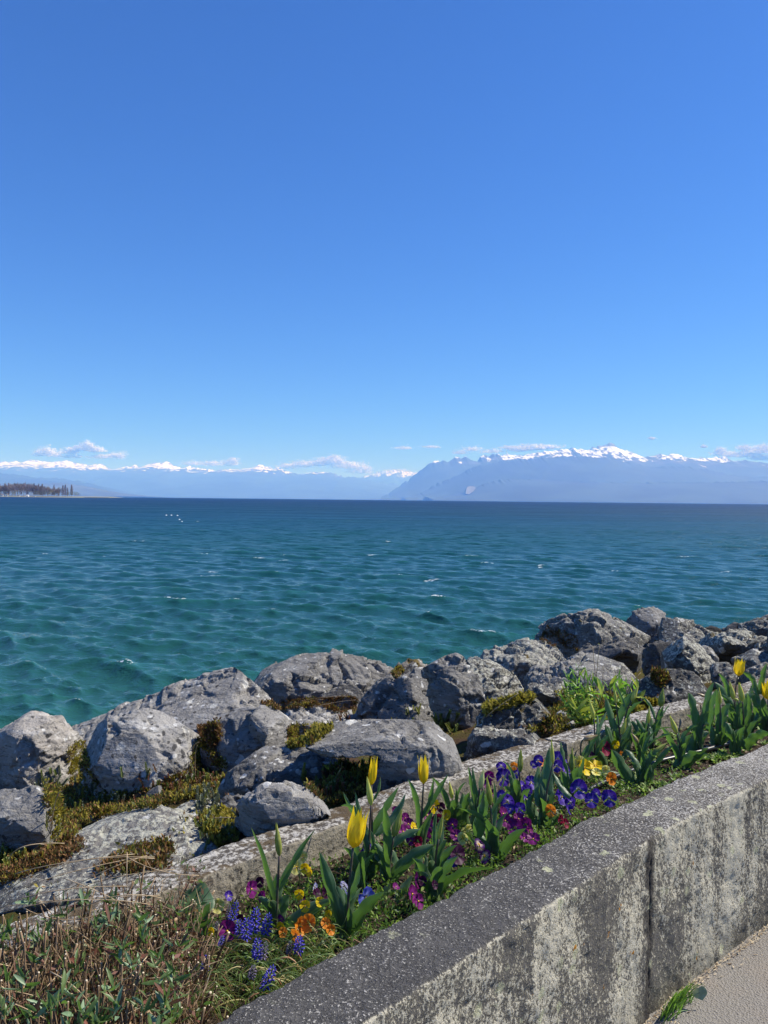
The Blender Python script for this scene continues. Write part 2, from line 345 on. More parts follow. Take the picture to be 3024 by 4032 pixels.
# ================================================================== CLOUDS (loose heaps of small pale puffs, beyond the mountains)
def build_clouds():
    m = NT('cloud_vapour'); t = m.t
    m.b.inputs['Base Color'].default_value = (0.93, 0.94, 0.96, 1); m.b.inputs['Roughness'].default_value = 1
    m.b.inputs['Specular IOR Level'].default_value = 0
    tl = m.new('BsdfTranslucent'); tl.inputs[0].default_value = (0.93, 0.94, 0.96, 1); mx = m.new('MixShader'); mx.inputs[0].default_value = .3
    t.links.new(m.b.outputs[0], mx.inputs[1]); t.links.new(tl.outputs[0], mx.inputs[2]); t.links.new(mx.outputs[0], m.out.inputs[0])
    Y = 64000; rng = np.random.default_rng(5)
    #   label, crop, list of (x, y, rx, ry, n)  in the crop's pixels
    C = [('white puffy cloud heap above the left end of the snowy range', c1, [(372, 88, 34, 20, 520), (410, 102, 38, 12, 420), (330, 96, 40, 12, 300), (300, 110, 45, 14, 160)]),
         ('faint grey wisp left of the puffy cloud heap', c1, [(190, 105, 50, 20, 120), (215, 120, 60, 16, 130), (170, 120, 30, 12, 90)]),
         ('small white puff at the right end of the grey cloud band', c1, [(487, 126, 24, 10, 200), (510, 128, 40, 20, 100), (440, 130, 60, 14, 120), (300, 130, 50, 9, 110)]),
         ('pale cloud puff above the middle of the left snowy range', c1, [(1003, 146, 24, 12, 200), (985, 160, 45, 14, 150), (900, 160, 70, 14, 100), (820, 160, 50, 14, 60)]),
         ('long white cloud bank resting on the peaks left of the valley', c1, [(1425, 150, 60, 18, 620), (1440, 136, 30, 12, 260), (1370, 160, 60, 16, 330), (1300, 165, 60, 18, 220), (1500, 170, 70, 16, 320), (1570, 182, 40, 12, 160), (1240, 172, 50, 16, 130), (1550, 195, 60, 12, 140)]),
         ('low cloud lying over the valley gap between the two mountain groups', c2, [(30, 205, 60, 14, 300), (90, 205, 50, 12, 180), (60, 192, 60, 8, 100), (0, 218, 50, 14, 160)]),
         ('dim grey cloud streak above the valley gap', c2, [(80, 92, 45, 8, 60), (205, 88, 40, 8, 60)]),
         ('flat white cloud behind the left shoulder of the massif', c2, [(640, 92, 90, 13, 420), (540, 90, 40, 8, 200), (700, 88, 60, 10, 260), (590, 100, 60, 12, 140)]),
         ('thin pale cloud over the jagged left peaks of the massif', c2, [(380, 98, 50, 14, 70), (470, 108, 60, 14, 80), (330, 112, 40, 12, 60)]),
         ('tiny lone white cloud high right of the summit', c2, [(1157, 51, 17, 6, 90)]),
         ('small white cloud fleck beside the right cloud bank', c2, [(1383, 86, 14, 9, 90)]),
         ('bright ragged cloud bank above the ridge at the right edge', c2, [(1455, 105, 26, 18, 230), (1480, 118, 60, 12, 220), (1560, 92, 34, 14, 260), (1600, 108, 60, 16, 420), (1640, 90, 40, 14, 240), (1540, 125, 80, 12, 260), (1700, 105, 70, 22, 300), (1640, 135, 60, 16, 240)])]
    for lab, cc, blobs in C:
        V = []; F = []
        for (x, y, rx, ry, n) in blobs:
            n = int(n*7)
            g = rng.normal(0, .42, (n, 3)); 
            # flat-bottomed, lumpy top
            lump = noise(np.stack([g[:, 0]*3+x, g[:, 1]*3, g[:, 2]*3], 1), 9)
            g *= (1+.5*lump)[:, None]; g[:, 1] = np.where(g[:, 1] > 0, g[:, 1]*.55, g[:, 1])
            pp = cc([(x+a*rx, y+b*ry) for a, b in zip(g[:, 0], g[:, 1])])
            for (qx, qy), dz in zip(pp, g[:, 2]):
                c = at_y(qx, qy, Y+dz*rx*14); s = rng.uniform(22, 55)*(rx/45)**.4
                nrm = (Vector((qx-cc([(x, y)])[0][0], dz*10-14, -(qy-cc([(x, y)])[0][1])+6)).normalized()+Vector(rng.normal(0, .45, 3))).normalized(); a = nrm.orthogonal().normalized(); b = nrm.cross(a)
                k = len(V)
                for t_ in range(5):
                    an = t_*2*math.pi/5; V.append(c+(a*math.cos(an)+b*math.sin(an))*s)
                F.append(tuple(range(k, k+5)))
        tag(add('cloud', mesh('cloud', V, F, m.m, False)), lab, 'cloud', 'clouds over the mountains')
build_clouds()

# ================================================================== HEADLAND on the left: low shore, bare trees, small white buildings
HEAD_Y = 1750.0
def build_headland():
    rng = np.random.default_rng(77)
    sh = NT('shore_ground'); n = sh.noise(sh.pos(.03), 1, 4)
    sh.done(sh.mix(n, (0.30, 0.28, 0.22), (0.10, 0.12, 0.06)), .95)
    N = 60; X0 = at_y(-500, 1950, HEAD_Y).x; X1 = at_y(415, 1955, HEAD_Y).x
    V = []; rows = [(-18, -1.0), (0, 1.2), (60, 2.5), (300, 3.0)]
    for dy, h in rows:
        for i in range(N):
            t = i/(N-1); x = X0+(X1-X0)*t
            tip = min(1, (1-t)*6)
            V.append((x+rng.uniform(-2, 2), HEAD_Y+dy*(.3+.7*tip)+(1-tip)*30, WATER_Z+h*(.35+.65*tip)-(0.3 if h > 0 and t > .985 else 0)))
    tag(add('headland_ground', mesh('headland_ground', V, grid_faces(len(rows), N)[:, ::-1].copy(), sh.m)), kind='structure')
    bark = NT('bare_twigs'); bark.done(bark.mix(bark.noise(bark.pos(.05), 1, 2), (0.30, 0.23, 0.19), (0.19, 0.155, 0.13)), .95)
    ever = NT('budding_twigs'); ever.done((0.20, 0.21, 0.09), .95)
    trunkm = NT('grey_bark'); trunkm.done((0.22, 0.19, 0.16), .95)
    def crown(kind, seed):
        r = np.random.default_rng(seed); V = []; F = []
        n = {'round': 900, 'poplar': 520, 'bush': 420}[kind]
        for i in range(n):
            if kind == 'poplar':
                h = r.uniform(.12, 1); rad = .13*math.sin(math.pi*min(1, .12+h*.86))**.7*r.uniform(.2, 1)
                a = r.uniform(0, 6.28); c = np.array([rad*math.cos(a), rad*math.sin(a), h]); d = np.array([.25*math.cos(a), .25*math.sin(a), 1.])
            else:
                a = r.uniform(0, 6.28); e = r.uniform(-.35, 1); rad = r.uniform(.45, 1)**.5*(1+.25*math.sin(a*3+seed))
                rr = (.40 if kind == 'round' else .5)*rad
                c = np.array([rr*math.cos(a)*math.sqrt(max(0, 1-e*e)), rr*math.sin(a)*math.sqrt(max(0, 1-e*e)), (.60 if kind == 'round' else .45)+(.40 if kind == 'round' else .5)*e*rad])
                d = c-np.array([0, 0, .25])
            d = d/np.linalg.norm(d)+r.normal(0, .25, 3); L = r.uniform(.05, .12); wd = r.uniform(.006, .014)
            s = np.cross(d, r.normal(0, 1, 3)); s /= np.linalg.norm(s)+1e-6
            k = len(V); V += [c-s*wd, c+s*wd, c+d*L]; F.append((k, k+1, k+2))
        return V, F
    def trunk(kind, seed):
        r = np.random.default_rng(seed+500); V = []; F = []
        def limb(a, b, ra, rb):
            a = np.array(a, float); b = np.array(b, float); d = b-a; s = np.cross(d, (.3, .9, .1)); s /= np.linalg.norm(s); q = np.cross(d/np.linalg.norm(d), s)
            k = len(V)
            for p, rad in ((a, ra), (b, rb)):
                for j in range(4): V.append(p+(s*math.cos(j*1.571)+q*math.sin(j*1.571))*rad)
            for j in range(4): F.append((k+j, k+(j+1) % 4, k+4+(j+1) % 4, k+4+j))
        top = .95 if kind == 'poplar' else .5
        limb((0, 0, 0), (0, 0, top), .018, .004 if kind == 'poplar' else .012)
        if kind != 'poplar':
            for j in range(9):
                a = r.uniform(0, 6.28); z = r.uniform(.2, .5)
                limb((0, 0, z), (.26*math.cos(a), .26*math.sin(a), z+r.uniform(.2, .42)), .009, .002)
        return V, F
    protos = {}
    for kind in ('round', 'poplar', 'bush'):
        for s in range(3):
            mt = ever.m if kind == 'bush' else bark.m
            protos[kind, s] = (mesh('trunk', *trunk(kind, s), trunkm.m, False), mesh('crown', *crown(kind, s+ord(kind[0])), mt, False))
    # skyline of the wood: photo px x, top y, kind, label
    T = []
    for i in range(58):
        x = -60+i*5.1+rng.uniform(-1.5, 1.5)
        top = np.interp(x, [-60, 0, 30, 60, 110, 125, 160, 200, 240], [1912, 1914, 1913, 1908, 1906, 1911, 1915, 1922, 1930])+rng.uniform(-2.5, 4)
        T.append((x, top, 'round' if rng.random() > .22 else 'poplar', rng.uniform(12, 130), None))
    T += [(20, 1905, 'poplar', 20, None), (34, 1905, 'poplar', 26, None), (134, 1906, 'poplar', 18, None), (152, 1908, 'poplar', 22, None), (166, 1909, 'poplar', 16, None),
          (213, 1911, 'poplar', 30, 'lone slim poplar rising above the low trees, left of the poplar group'),
          (248, 1913, 'poplar', 30, 'slim poplar at the left of the group near the headland tip'),
          (257, 1911, 'poplar', 24, 'tallest broad poplar in the middle of the group near the tip'),
          (266, 1922, 'poplar', 28, 'short poplar just right of the tallest one near the tip'),
          (282, 1911, 'poplar', 22, 'last tall poplar standing apart near the headland tip'),
          (233, 1922, 'round', 22, 'rounded bare tree between the lone poplar and the poplar group'),
          (226, 1928, 'bush', 26, None), (274, 1936, 'bush', 14, 'low pale bush between the last two poplars'), (294, 1934, 'bush', 14, 'pale green budding bush right of the last poplar'),
          (306, 1938, 'bush', 18, 'small dark bush nearest the headland tip'), (172, 1931, 'bush', 10, None), (190, 1929, 'bush', 12, None), (205, 1930, 'bush', 10, None), (148, 1932, 'bush', 9, None), (60, 1932, 'bush', 9, None), (20, 1932, 'bush', 9, None)]
    for i, (px, top, kind, dy, lab) in enumerate(T):
        y = HEAD_Y+dy; q = at_y(px, top, y); base = WATER_Z+1.9+min(1, dy/60)
        h = q.z-base
        e = empty({'poplar': 'poplar_tree', 'round': 'bare_tree', 'bush': 'bush'}[kind], (q.x, y, base-.3), (0, 0, rng.uniform(0, 6.28)))
        wdt = h*rng.uniform(.85, 1.15)*(1.0 if kind != 'bush' else 1.2)
        if kind == 'poplar': wdt = h*rng.uniform(.8, 1.1)
        e.scale = (wdt, wdt, h+.3)
        a, b = protos[kind, i % 3]
        add('trunk', a, e); add('crown', b, e)
        hw = 'outer left' if px < 40 else ('left' if px < 90 else ('middle' if px < 140 else 'right'))
        default = {'round': f'bare brown tree in the {hw} part of the dense headland wood', 'poplar': f'slim bare poplar poking out of the {hw} part of the headland wood', 'bush': 'low dark bush along the foot of the headland wood'}[kind]
        tag(e, lab or default, 'bush' if kind == 'bush' else 'tree', 'trees on the headland')
    # small white buildings and boats by the shore
    wm = NT('white_plaster'); wm.done((0.8, 0.8, 0.78), .8); rm = NT('grey_roof'); rm.done((0.28, 0.22, 0.2), .8); wnd = NT('dark_window'); wnd.done((0.03, 0.035, 0.04), .2)
    def house(px, wpx, hpx, lab, cat='hut', y=HEAD_Y+4, name='shore_hut'):
        q = at_y(px, 1950, y); W = wpx*y/FPX; Hh = hpx*y/FPX; z = WATER_Z+1.2
        e = empty(name, (q.x, y, z)); tag(e, lab, cat, 'white buildings on the headland')
        w, d, h = W/2, W*.4, Hh*.65
        add('wall', mesh('wall', [(-w, -d, -.5), (w, -d, -.5), (w, d, -.5), (-w, d, -.5), (-w, -d, h), (w, -d, h), (w, d, h), (-w, d, h)], [(0, 1, 5, 4), (1, 2, 6, 5), (2, 3, 7, 6), (3, 0, 4, 7)], wm.m, False), e)
        o = .3
        add('roof', mesh('roof', [(-w-o, -d-o, h-.1), (w+o, -d-o, h-.1), (w+o, d+o, h-.1), (-w-o, d+o, h-.1), (-w, 0, Hh), (w, 0, Hh)], [(0, 1, 5, 4), (1, 2, 5), (2, 3, 4, 5), (3, 0, 4), (0, 3, 2, 1)], rm.m if cat != 'hut' else wm.m, False), e)
        for k in (-.5, .35):
            add('window', mesh('window', [(w*k-.4, -d-.03, h*.4), (w*k+.5, -d-.03, h*.4), (w*k+.5, -d-.03, h*.8), (w*k-.4, -d-.03, h*.8)], [(0, 1, 2, 3)], wnd.m, False), e)
    house(109, 8, 7, 'bright white hut on the shore in front of the headland wood')
    house(29, 5, 12, 'tall white house among the trees, left of the white hut', 'house', HEAD_Y+8, 'white_house')
    house(8, 9, 10, 'white house at the extreme left end of the headland', 'house', HEAD_Y+8, 'white_house')
    house(76, 4, 6, 'narrow pale house between the tall white house and the hut', 'house', HEAD_Y+7, 'white_house')
    house(136, 10, 3.4, 'long low white boathouse right of the bright white hut', 'boathouse', HEAD_Y+3, 'boathouse')
    house(95, 9, 3, 'low pale shed left of the bright white hut', 'shed', HEAD_Y+3, 'shed')
    # pier at the headland tip
    pm = NT('pier_concrete'); pm.done((0.25, 0.24, 0.22), .9)
    a = at_y(330, 1950, HEAD_Y+2); b = at_y(430, 1950, HEAD_Y+2); V = []; F = []
    def box(V, F, x0, x1, y0, y1, z0, z1):
        k = len(V); V += [(x0, y0, z0), (x1, y0, z0), (x1, y1, z0), (x0, y1, z0), (x0, y0, z1), (x1, y0, z1), (x1, y1, z1), (x0, y1, z1)]
        F += [(k, k+3, k+2, k+1), (k+4, k+5, k+6, k+7), (k, k+1, k+5, k+4), (k+1, k+2, k+6, k+5), (k+2, k+3, k+7, k+6), (k+3, k, k+4, k+7)]
    e = empty('breakwater', (0, 0, 0)); tag(e, 'long thin pier running out from the headland tip', 'pier')
    box(V, F, a.x, b.x, HEAD_Y+1, HEAD_Y+5, WATER_Z+.6, WATER_Z+1.3); add('deck', mesh('deck', V, F, pm.m, False), e)
    for k in range(9):
        x = a.x+(b.x-a.x)*(k+.5)/9; V = []; F = []; box(V, F, x-.5, x+.5, HEAD_Y+1.5, HEAD_Y+4.5, WATER_Z-1, WATER_Z+.6); add('pile', mesh('pile', V, F, pm.m, False), e)
    # motor boat far out
    q = at_y(1528, 1965, 3200); e = empty('motor_boat', (q.x, 3200, WATER_Z)); tag(e, 'tiny dark boat far out on the lake at the foot of the mountain spur', 'boat')
    bmk = NT('boat_paint'); bmk.done((0.12, 0.12, 0.14), .5)
    L, B = 6.5, 2.2
    add('hull', mesh('hull', [(-L, -B, 1.4), (L*.6, -B, 1.4), (L, 0, 1.9), (L*.6, B, 1.4), (-L, B, 1.4), (-L*.95, -B*.6, -.5), (L*.5, -B*.6, -.5), (L*.8, 0, -.4), (L*.5, B*.6, -.5), (-L*.95, B*.6, -.5)],
        [(0, 1, 6, 5), (1, 2, 7, 6), (2, 3, 8, 7), (3, 4, 9, 8), (4, 0, 5, 9), (0, 4, 3, 2, 1)], bmk.m, False), e)
    V = []; F = []; box(V, F, -L*.5, L*.25, -1.4, 1.4, 1.4, 3.6); add('cabin', mesh('cabin', V, F, wm.m, False), e)
    V = []; F = []; box(V, F, -.15, .15, -.15, .15, 3.6, 6); add('mast', mesh('mast', V, F, bmk.m, False), e)
    # white mooring buoys
    bu = NT('buoy_plastic'); bu.done((0.85, 0.85, 0.8), .35); ir = NT('buoy_ring'); ir.done((.1, .1, .1), .5)
    B5 = [(654, 2028, 'left one of three white floats in a row on the open lake'), (674, 2028, 'middle one of three white floats in a row on the open lake'), (698, 2029, 'right one of three white floats in a row on the open lake'),
          (706, 2045, 'white float just below the row of three floats, the upper of two'), (716, 2053, 'white float lowest of the cluster below the row of three')]
    bod = None
    for px, py, lab in B5:
        q = on_z(px, py+2, WATER_Z); e = empty('buoy', (q.x, q.y, WATER_Z)); tag(e, lab, 'buoy', 'white floats on the lake'); r = 3.8*q.y/FPX
        if bod is None:
            bm = bmesh.new(); bmesh.ops.create_uvsphere(bm, u_segments=14, v_segments=9, radius=1)
            for v in bm.verts: v.co.z = v.co.z*.62+.18
            bod = bpy.data.meshes.new('float'); bm.to_mesh(bod); bm.free(); bod.materials.append(bu.m)
            bm = bmesh.new(); bmesh.ops.create_cone(bm, segments=8, radius1=.1, radius2=.07, depth=.3, cap_ends=True, matrix=Matrix.Translation((0, 0, .9)))
            rng_ = bpy.data.meshes.new('mooring_eye'); bm.to_mesh(rng_); bm.free(); rng_.materials.append(ir.m)
        add('float', bod, e, scale=r); o = add('mooring_eye', rng_, e, scale=r)
build_headland()

# ================================================================== PATH of the flower-bed walls
_pp = np.array([(-3.6, -1.75), (-1.35, .45), (-.316, 1.463), (.374, 2.139), (.78, 2.545), (1.607, 3.21), (2.8, 4.13), (4.6, 5.48), (7.5, 7.6), (13, 11.4), (22, 17.3)])
def _smooth_path():
    P = _pp
    for _ in range(3):       # corner cutting
        Q = [P[0]]
        for a, b in zip(P[:-1], P[1:]): Q += [a*.8+b*.2, a*.2+b*.8]
        P = np.array(Q+[P[-1]])
    L = np.r_[0, np.cumsum(np.hypot(*(P[1:]-P[:-1]).T))]
    s = np.arange(0, L[-1], .02)
    C = np.stack([np.interp(s, L, P[:, 0]), np.interp(s, L, P[:, 1])], 1)
    T = np.gradient(C, axis=0); 
    k = 25; pad = np.pad(T, ((k, k), (0, 0)), 'edge'); T = np.stack([np.convolve(pad[:, i], np.ones(2*k+1)/(2*k+1), 'valid') for i in (0, 1)], 1)
    T /= np.hypot(*T.T)[:, None]
    return s, C, T, np.stack([-T[:, 1], T[:, 0]], 1)
PS, PC, PT, PN = _smooth_path()        # arc length, back edge of the outer wall, tangent, normal (towards the lake)
def path_at(s): 
    s = np.asarray(s, float)
    f = lambda A: np.stack([np.interp(s, PS, A[:, 0]), np.interp(s, PS, A[:, 1])], -1)
    return f(PC), f(PN), f(PT)
def path_sd(x, y):
    "arc position and signed distance lakewards of a ground point"
    d = (PC[:, 0]-x)**2+(PC[:, 1]-y)**2; i = int(np.argmin(d))
    return PS[i], (x-PC[i, 0])*PN[i, 0]+(y-PC[i, 1])*PN[i, 1]
WALL_TOP, WALL_W, SOIL, CURB_TOP, CURB0, CURB1 = 0.55, 0.205, 0.39, 0.50, 0.59, 0.725
S_JOINT = path_sd(.814-.14, 2.295+.15)[0]
def bank(s):
    "height of the ground lakewards of the kerb, by distance from the path line"
    s = np.asarray(s, float)
    return np.where(s < 4.8, .44-.24*(s-.72), -.539-.9*(s-4.8))
def hit_bank(px, py, ds=0.0):
    d = ray(px, py); lo = None
    t = 1.6
    while t < 40:
        p = CAM+d*t; s, o = path_sd(p.x, p.y)
        if o > .6 and (p.z < float(bank(o))+ds or o > 4.5): return p
        t *= 1.008
    return CAM+d*t

# ------------------------------------------------------------------ materials of stone, concrete, soil
def concrete_wall_mat():
    m = NT('lichened_concrete')
    geo = m.new('NewGeometry'); sp = m.new('SeparateXYZ'); m.set(sp.inputs[0], geo.outputs['Normal']); up = m.step(sp.outputs[2], .45, .8)
    ps = m.new('SeparateXYZ'); m.set(ps.inputs[0], geo.outputs['Position']); x = ps.outputs[0]
    P = m.pos(); PV = m.pos((1, 1, .8))
    warp = m.noise(P, 60, 3, .6)
    grain = m.noise(PV, 240, 4, .7)
    fleck = m.noise(PV, 165, 4, .66)
    fleck2 = m.noise(m.pos((1, 1, .75)), 80, 5, .68)
    big = m.noise(P, 4.2, 4, .6); big2 = m.noise(P, 9, 4, .6)
    streak = m.noise(m.pos((9, 9, 1.1)), 1.0, 4, .6)
    dark = m.mix(grain, (0.035, 0.035, 0.036), (0.135, 0.13, 0.125))
    # top: dark weathered skin with pale flecks, paler towards the far right end
    right = m.step(x, .25, 1.5)
    th_top = m.math('MULTIPLY_ADD', right, -0.085, 0.575)
    th_top = m.math('SUBTRACT', th_top, m.math('MULTIPLY', m.math('SUBTRACT', big, .5), .20))
    f_top = m.step(m.math('SUBTRACT', fleck, th_top), 0, .07)
    c_top = m.mix(f_top, m.mix(m.math('MULTIPLY', right, .5), dark, (.17, .15, .12)), m.mix(grain, (.26, .25, .235), (.56, .54, .49)))
    # face: dense pale crust broken by dark vertical runs
    runs = m.math('ADD', m.math('MULTIPLY', m.math('SUBTRACT', streak, .5), 1.25), m.math('MULTIPLY', m.math('SUBTRACT', m.noise(m.pos((1, 1, .6)), 4.5, 4, .62), .5), 1.15))
    low_face = m.step(ps.outputs[2], .16, -.02)  # face mixed browner towards its foot
    th_f = m.math('ADD', m.math('ADD', m.math('MULTIPLY', right, -.02), .475), m.math('MULTIPLY', runs, .34))
    f_f = m.step(m.math('SUBTRACT', m.math('MULTIPLY', m.math('ADD', fleck, fleck2), .5), th_f), -.01, .055)
    crust = m.mix(grain, (.29, .26, .19), (.70, .66, .53))
    dface = m.mix(grain, (.05, .048, .045), (.20, .185, .16))
    c_face = m.mix(f_f, dface, crust)
    c_face = m.mix(m.math('MULTIPLY', low_face, .55), c_face, (.13, .115, .08))
    # soft dark stain running down at the joint
    jc = path_at(S_JOINT); dv = m.new('VectorMath'); dv.operation = 'DOT_PRODUCT'; m.set(dv.inputs[0], geo.outputs['Position']); dv.inputs[1].default_value = (jc[2][0], jc[2][1], 0)
    dd = m.math('ABSOLUTE', m.math('ADD', m.math('SUBTRACT', dv.outputs['Value'], float(jc[0]@jc[2])), m.math('MULTIPLY', m.math('SUBTRACT', m.noise(P, 14, 3), .5), .05)))
    c_face = m.mix(m.math('MULTIPLY', m.step(dd, .045, .012), m.step(m.noise(P, 8, 3), .34, .52)), c_face, m.mix(grain, (.03, .028, .026), (.10, .09, .08)))
    # greenish-yellow round lichens
    v = m.voro(m.noise_warp(P, 30, .012) if hasattr(m, 'noise_warp') else P, 17); vs = m.voro(P, 17, out='Color')
    s0 = m.new('SeparateColor'); m.set(s0.inputs[0], vs)
    ros = m.math('MULTIPLY', m.step(m.math('ADD', v, m.math('MULTIPLY', m.math('SUBTRACT', warp, .5), .55)), .30, .24), m.step(s0.outputs[0], .46, .53))
    ros = m.math('MULTIPLY', ros, m.step(big, .46, .56))
    c = m.mix(up, c_face, c_top)
    c = m.mix(m.math('MULTIPLY', ros, .8), c, m.mix(grain, (.33, .34, .20), (.58, .58, .40)))
    # few orange specks
    v2 = m.voro(P, 7); o = m.math('MULTIPLY', m.step(m.math('ADD', v2, m.math('MULTIPLY', m.math('SUBTRACT', warp, .5), .5)), .04, .02), m.math('SUBTRACT', 1.0, up))
    c = m.mix(o, c, (.42, .19, .03))
    # worn pale arris
    h = m.math('ADD', m.math('MULTIPLY', grain, .4), m.math('ADD', m.math('MULTIPLY', f_f, .5), fleck))
    m.done(c, .95, m.bump(h, .75, .006, m.bump(fleck2, .5, .012)), .2)
    return m.m
def curb_mat():
    m = NT('old_kerb_concrete')
    geo = m.new('NewGeometry'); sp = m.new('SeparateXYZ'); m.set(sp.inputs[0], geo.outputs['Normal']); up = m.step(sp.outputs[2], .35, .75)
    P = m.pos(); g = m.noise(P, 130, 4, .7); f = m.noise(m.pos((1, 1, 1)), 62, 5, .65); b = m.noise(P, 7, 4, .6); b2 = m.noise(m.pos((1, 1, 3)), 11, 4)
    face = m.mix(b2, (.23, .20, .145), (.42, .38, .30)); face = m.mix(m.math('MULTIPLY', g, .5), face, (.16, .14, .11))
    pit = m.math('MULTIPLY', m.step(m.voro(P, 38), .17, .11), m.step(b, .5, .6)); face = m.mix(pit, face, (.02, .018, .015))
    stain = m.step(m.math('ADD', f, m.math('MULTIPLY', b, .6)), .83, .95); face = m.mix(stain, face, (.085, .075, .06))
    top = m.mix(m.step(f, .44, .60), (.075, .066, .056), (.42, .40, .36)); top = m.mix(m.step(m.math('ADD', b, m.math('MULTIPLY', g, .3)), .66, .78), top, (.085, .062, .035))
    top = m.mix(m.step(m.math('SUBTRACT', g, m.math('MULTIPLY', b, .3)), .50, .56), top, (.60, .58, .53))
    m.done(m.mix(up, face, top), .95, m.bump(m.math('ADD', f, m.math('ADD', m.math('MULTIPLY', g, .5), m.math('MULTIPLY', pit, -1.2))), .8, .008), .2)
    return m.m
def soil_mat():
    m = NT('garden_soil'); P = m.pos(); g = m.noise(P, 90, 5, .7); b = m.noise(P, 14, 4)
    c = m.mix(m.step(g, .3, .7), (.014, .010, .007), (.075, .055, .04)); c = m.mix(m.step(m.math('ADD', g, m.math('MULTIPLY', b, .3)), .75, .80), c, (.26, .21, .15))
    m.done(c, .98, m.bump(g, 1, .012), .1); return m.m
def bank_mat():
    m = NT('mossy_ground'); P = m.pos(); g = m.noise(P, 120, 5, .7); b = m.noise(P, 3.1, 4); b2 = m.noise(P, 9, 4)
    c = m.mix(g, (.03, .022, .009), (.13, .095, .035))
    c = m.mix(m.step(b2, .42, .62), c, m.mix(g, (.035, .035, .010), (.15, .14, .03)))
    c = m.mix(m.step(b, .52, .62), c, m.mix(g, (.035, .022, .014), (.13, .08, .045)))
    m.done(c, .98, m.bump(g, 1, .02), .1); return m.m
def pavement_mat():
    m = NT('pavement_concrete'); P = m.pos(); g = m.noise(P, 150, 4, .7); v = m.voro(P, 150); b = m.noise(P, 5, 4)
    c = m.mix(g, (.12, .110, .098), (.33, .31, .28)); c = m.mix(m.step(v, .18, .08), c, (.13, .115, .10)); c = m.mix(m.math('MULTIPLY', m.step(b, .45, .7), .4), c, (.25, .21, .17))
    m.done(c, .95, m.bump(m.math('ADD', g, v), .8, .006), .2); return m.m

def sweep(name, s_list, section, mat, parent=None, amp=.003, seed=0, close_ends=True):
    "section = list of (offset, z); swept along the path; noise-weathered"
    C, Nn, T = path_at(s_list); sec = np.array(section)
    V = np.zeros((len(s_list), len(sec), 3))
    V[:, :, :2] = C[:, None, :]+Nn[:, None, :]*sec[None, :, 0:1]; V[:, :, 2] = sec[None, :, 1]
    # outward direction of the section
    d = np.gradient(sec, axis=0); nn = np.stack([-d[:, 1], d[:, 0]], 1); nn /= np.hypot(*nn.T)[:, None]+1e-9
    P = V.reshape(-1, 3)
    w_ = (fbm(P*9, 3, seed)*1.6+fbm(P*48, 3, seed+9)*.9+fbm(P*150, 2, seed+19)*.5).reshape(len(s_list), len(sec))*amp
    V[:, :, :2] += Nn[:, None, :]*(nn[None, :, 0]*w_)[..., None]; V[:, :, 2] += nn[None, :, 1]*w_
    nr, nc = V.shape[:2]; F = [tuple(q) for q in grid_faces(nr, nc)]
    if close_ends: F += [tuple(range(nc)), tuple((nr-1)*nc+i for i in reversed(range(nc)))]
    me = mesh(name, V.reshape(-1, 3), F, mat)
    bm = bmesh.new(); bm.from_mesh(me); bmesh.ops.recalc_face_normals(bm, faces=bm.faces); bm.to_mesh(me); bm.free()
    return add(name, me, parent)
def rounded(pts, r=.014, step=.008):
    "polyline section with rounded corners, resampled"
    out = []
    for i, (p, q) in enumerate(zip(pts[:-1], pts[1:])):
        p = np.array(p, float); q = np.array(q, float); L = np.hypot(*(q-p)); a = r if i > 0 else 0; b = r if i < len(pts)-2 else 0
        n = max(2, int((L-a-b)/step)); 
        for k in range(n+1): out.append(p+(q-p)*((a+(L-a-b)*k/n)/L))
        if b:
            nx = np.array(pts[i+2], float)-q; nx /= np.hypot(*nx); st = q-(q-p)/L*r; en = q+nx*r
            for k in (1, 2, 3):
                t = k/4; out.append((1-t)**2*st+2*t*(1-t)*q+t*t*en)
    return [tuple(p) for p in out]

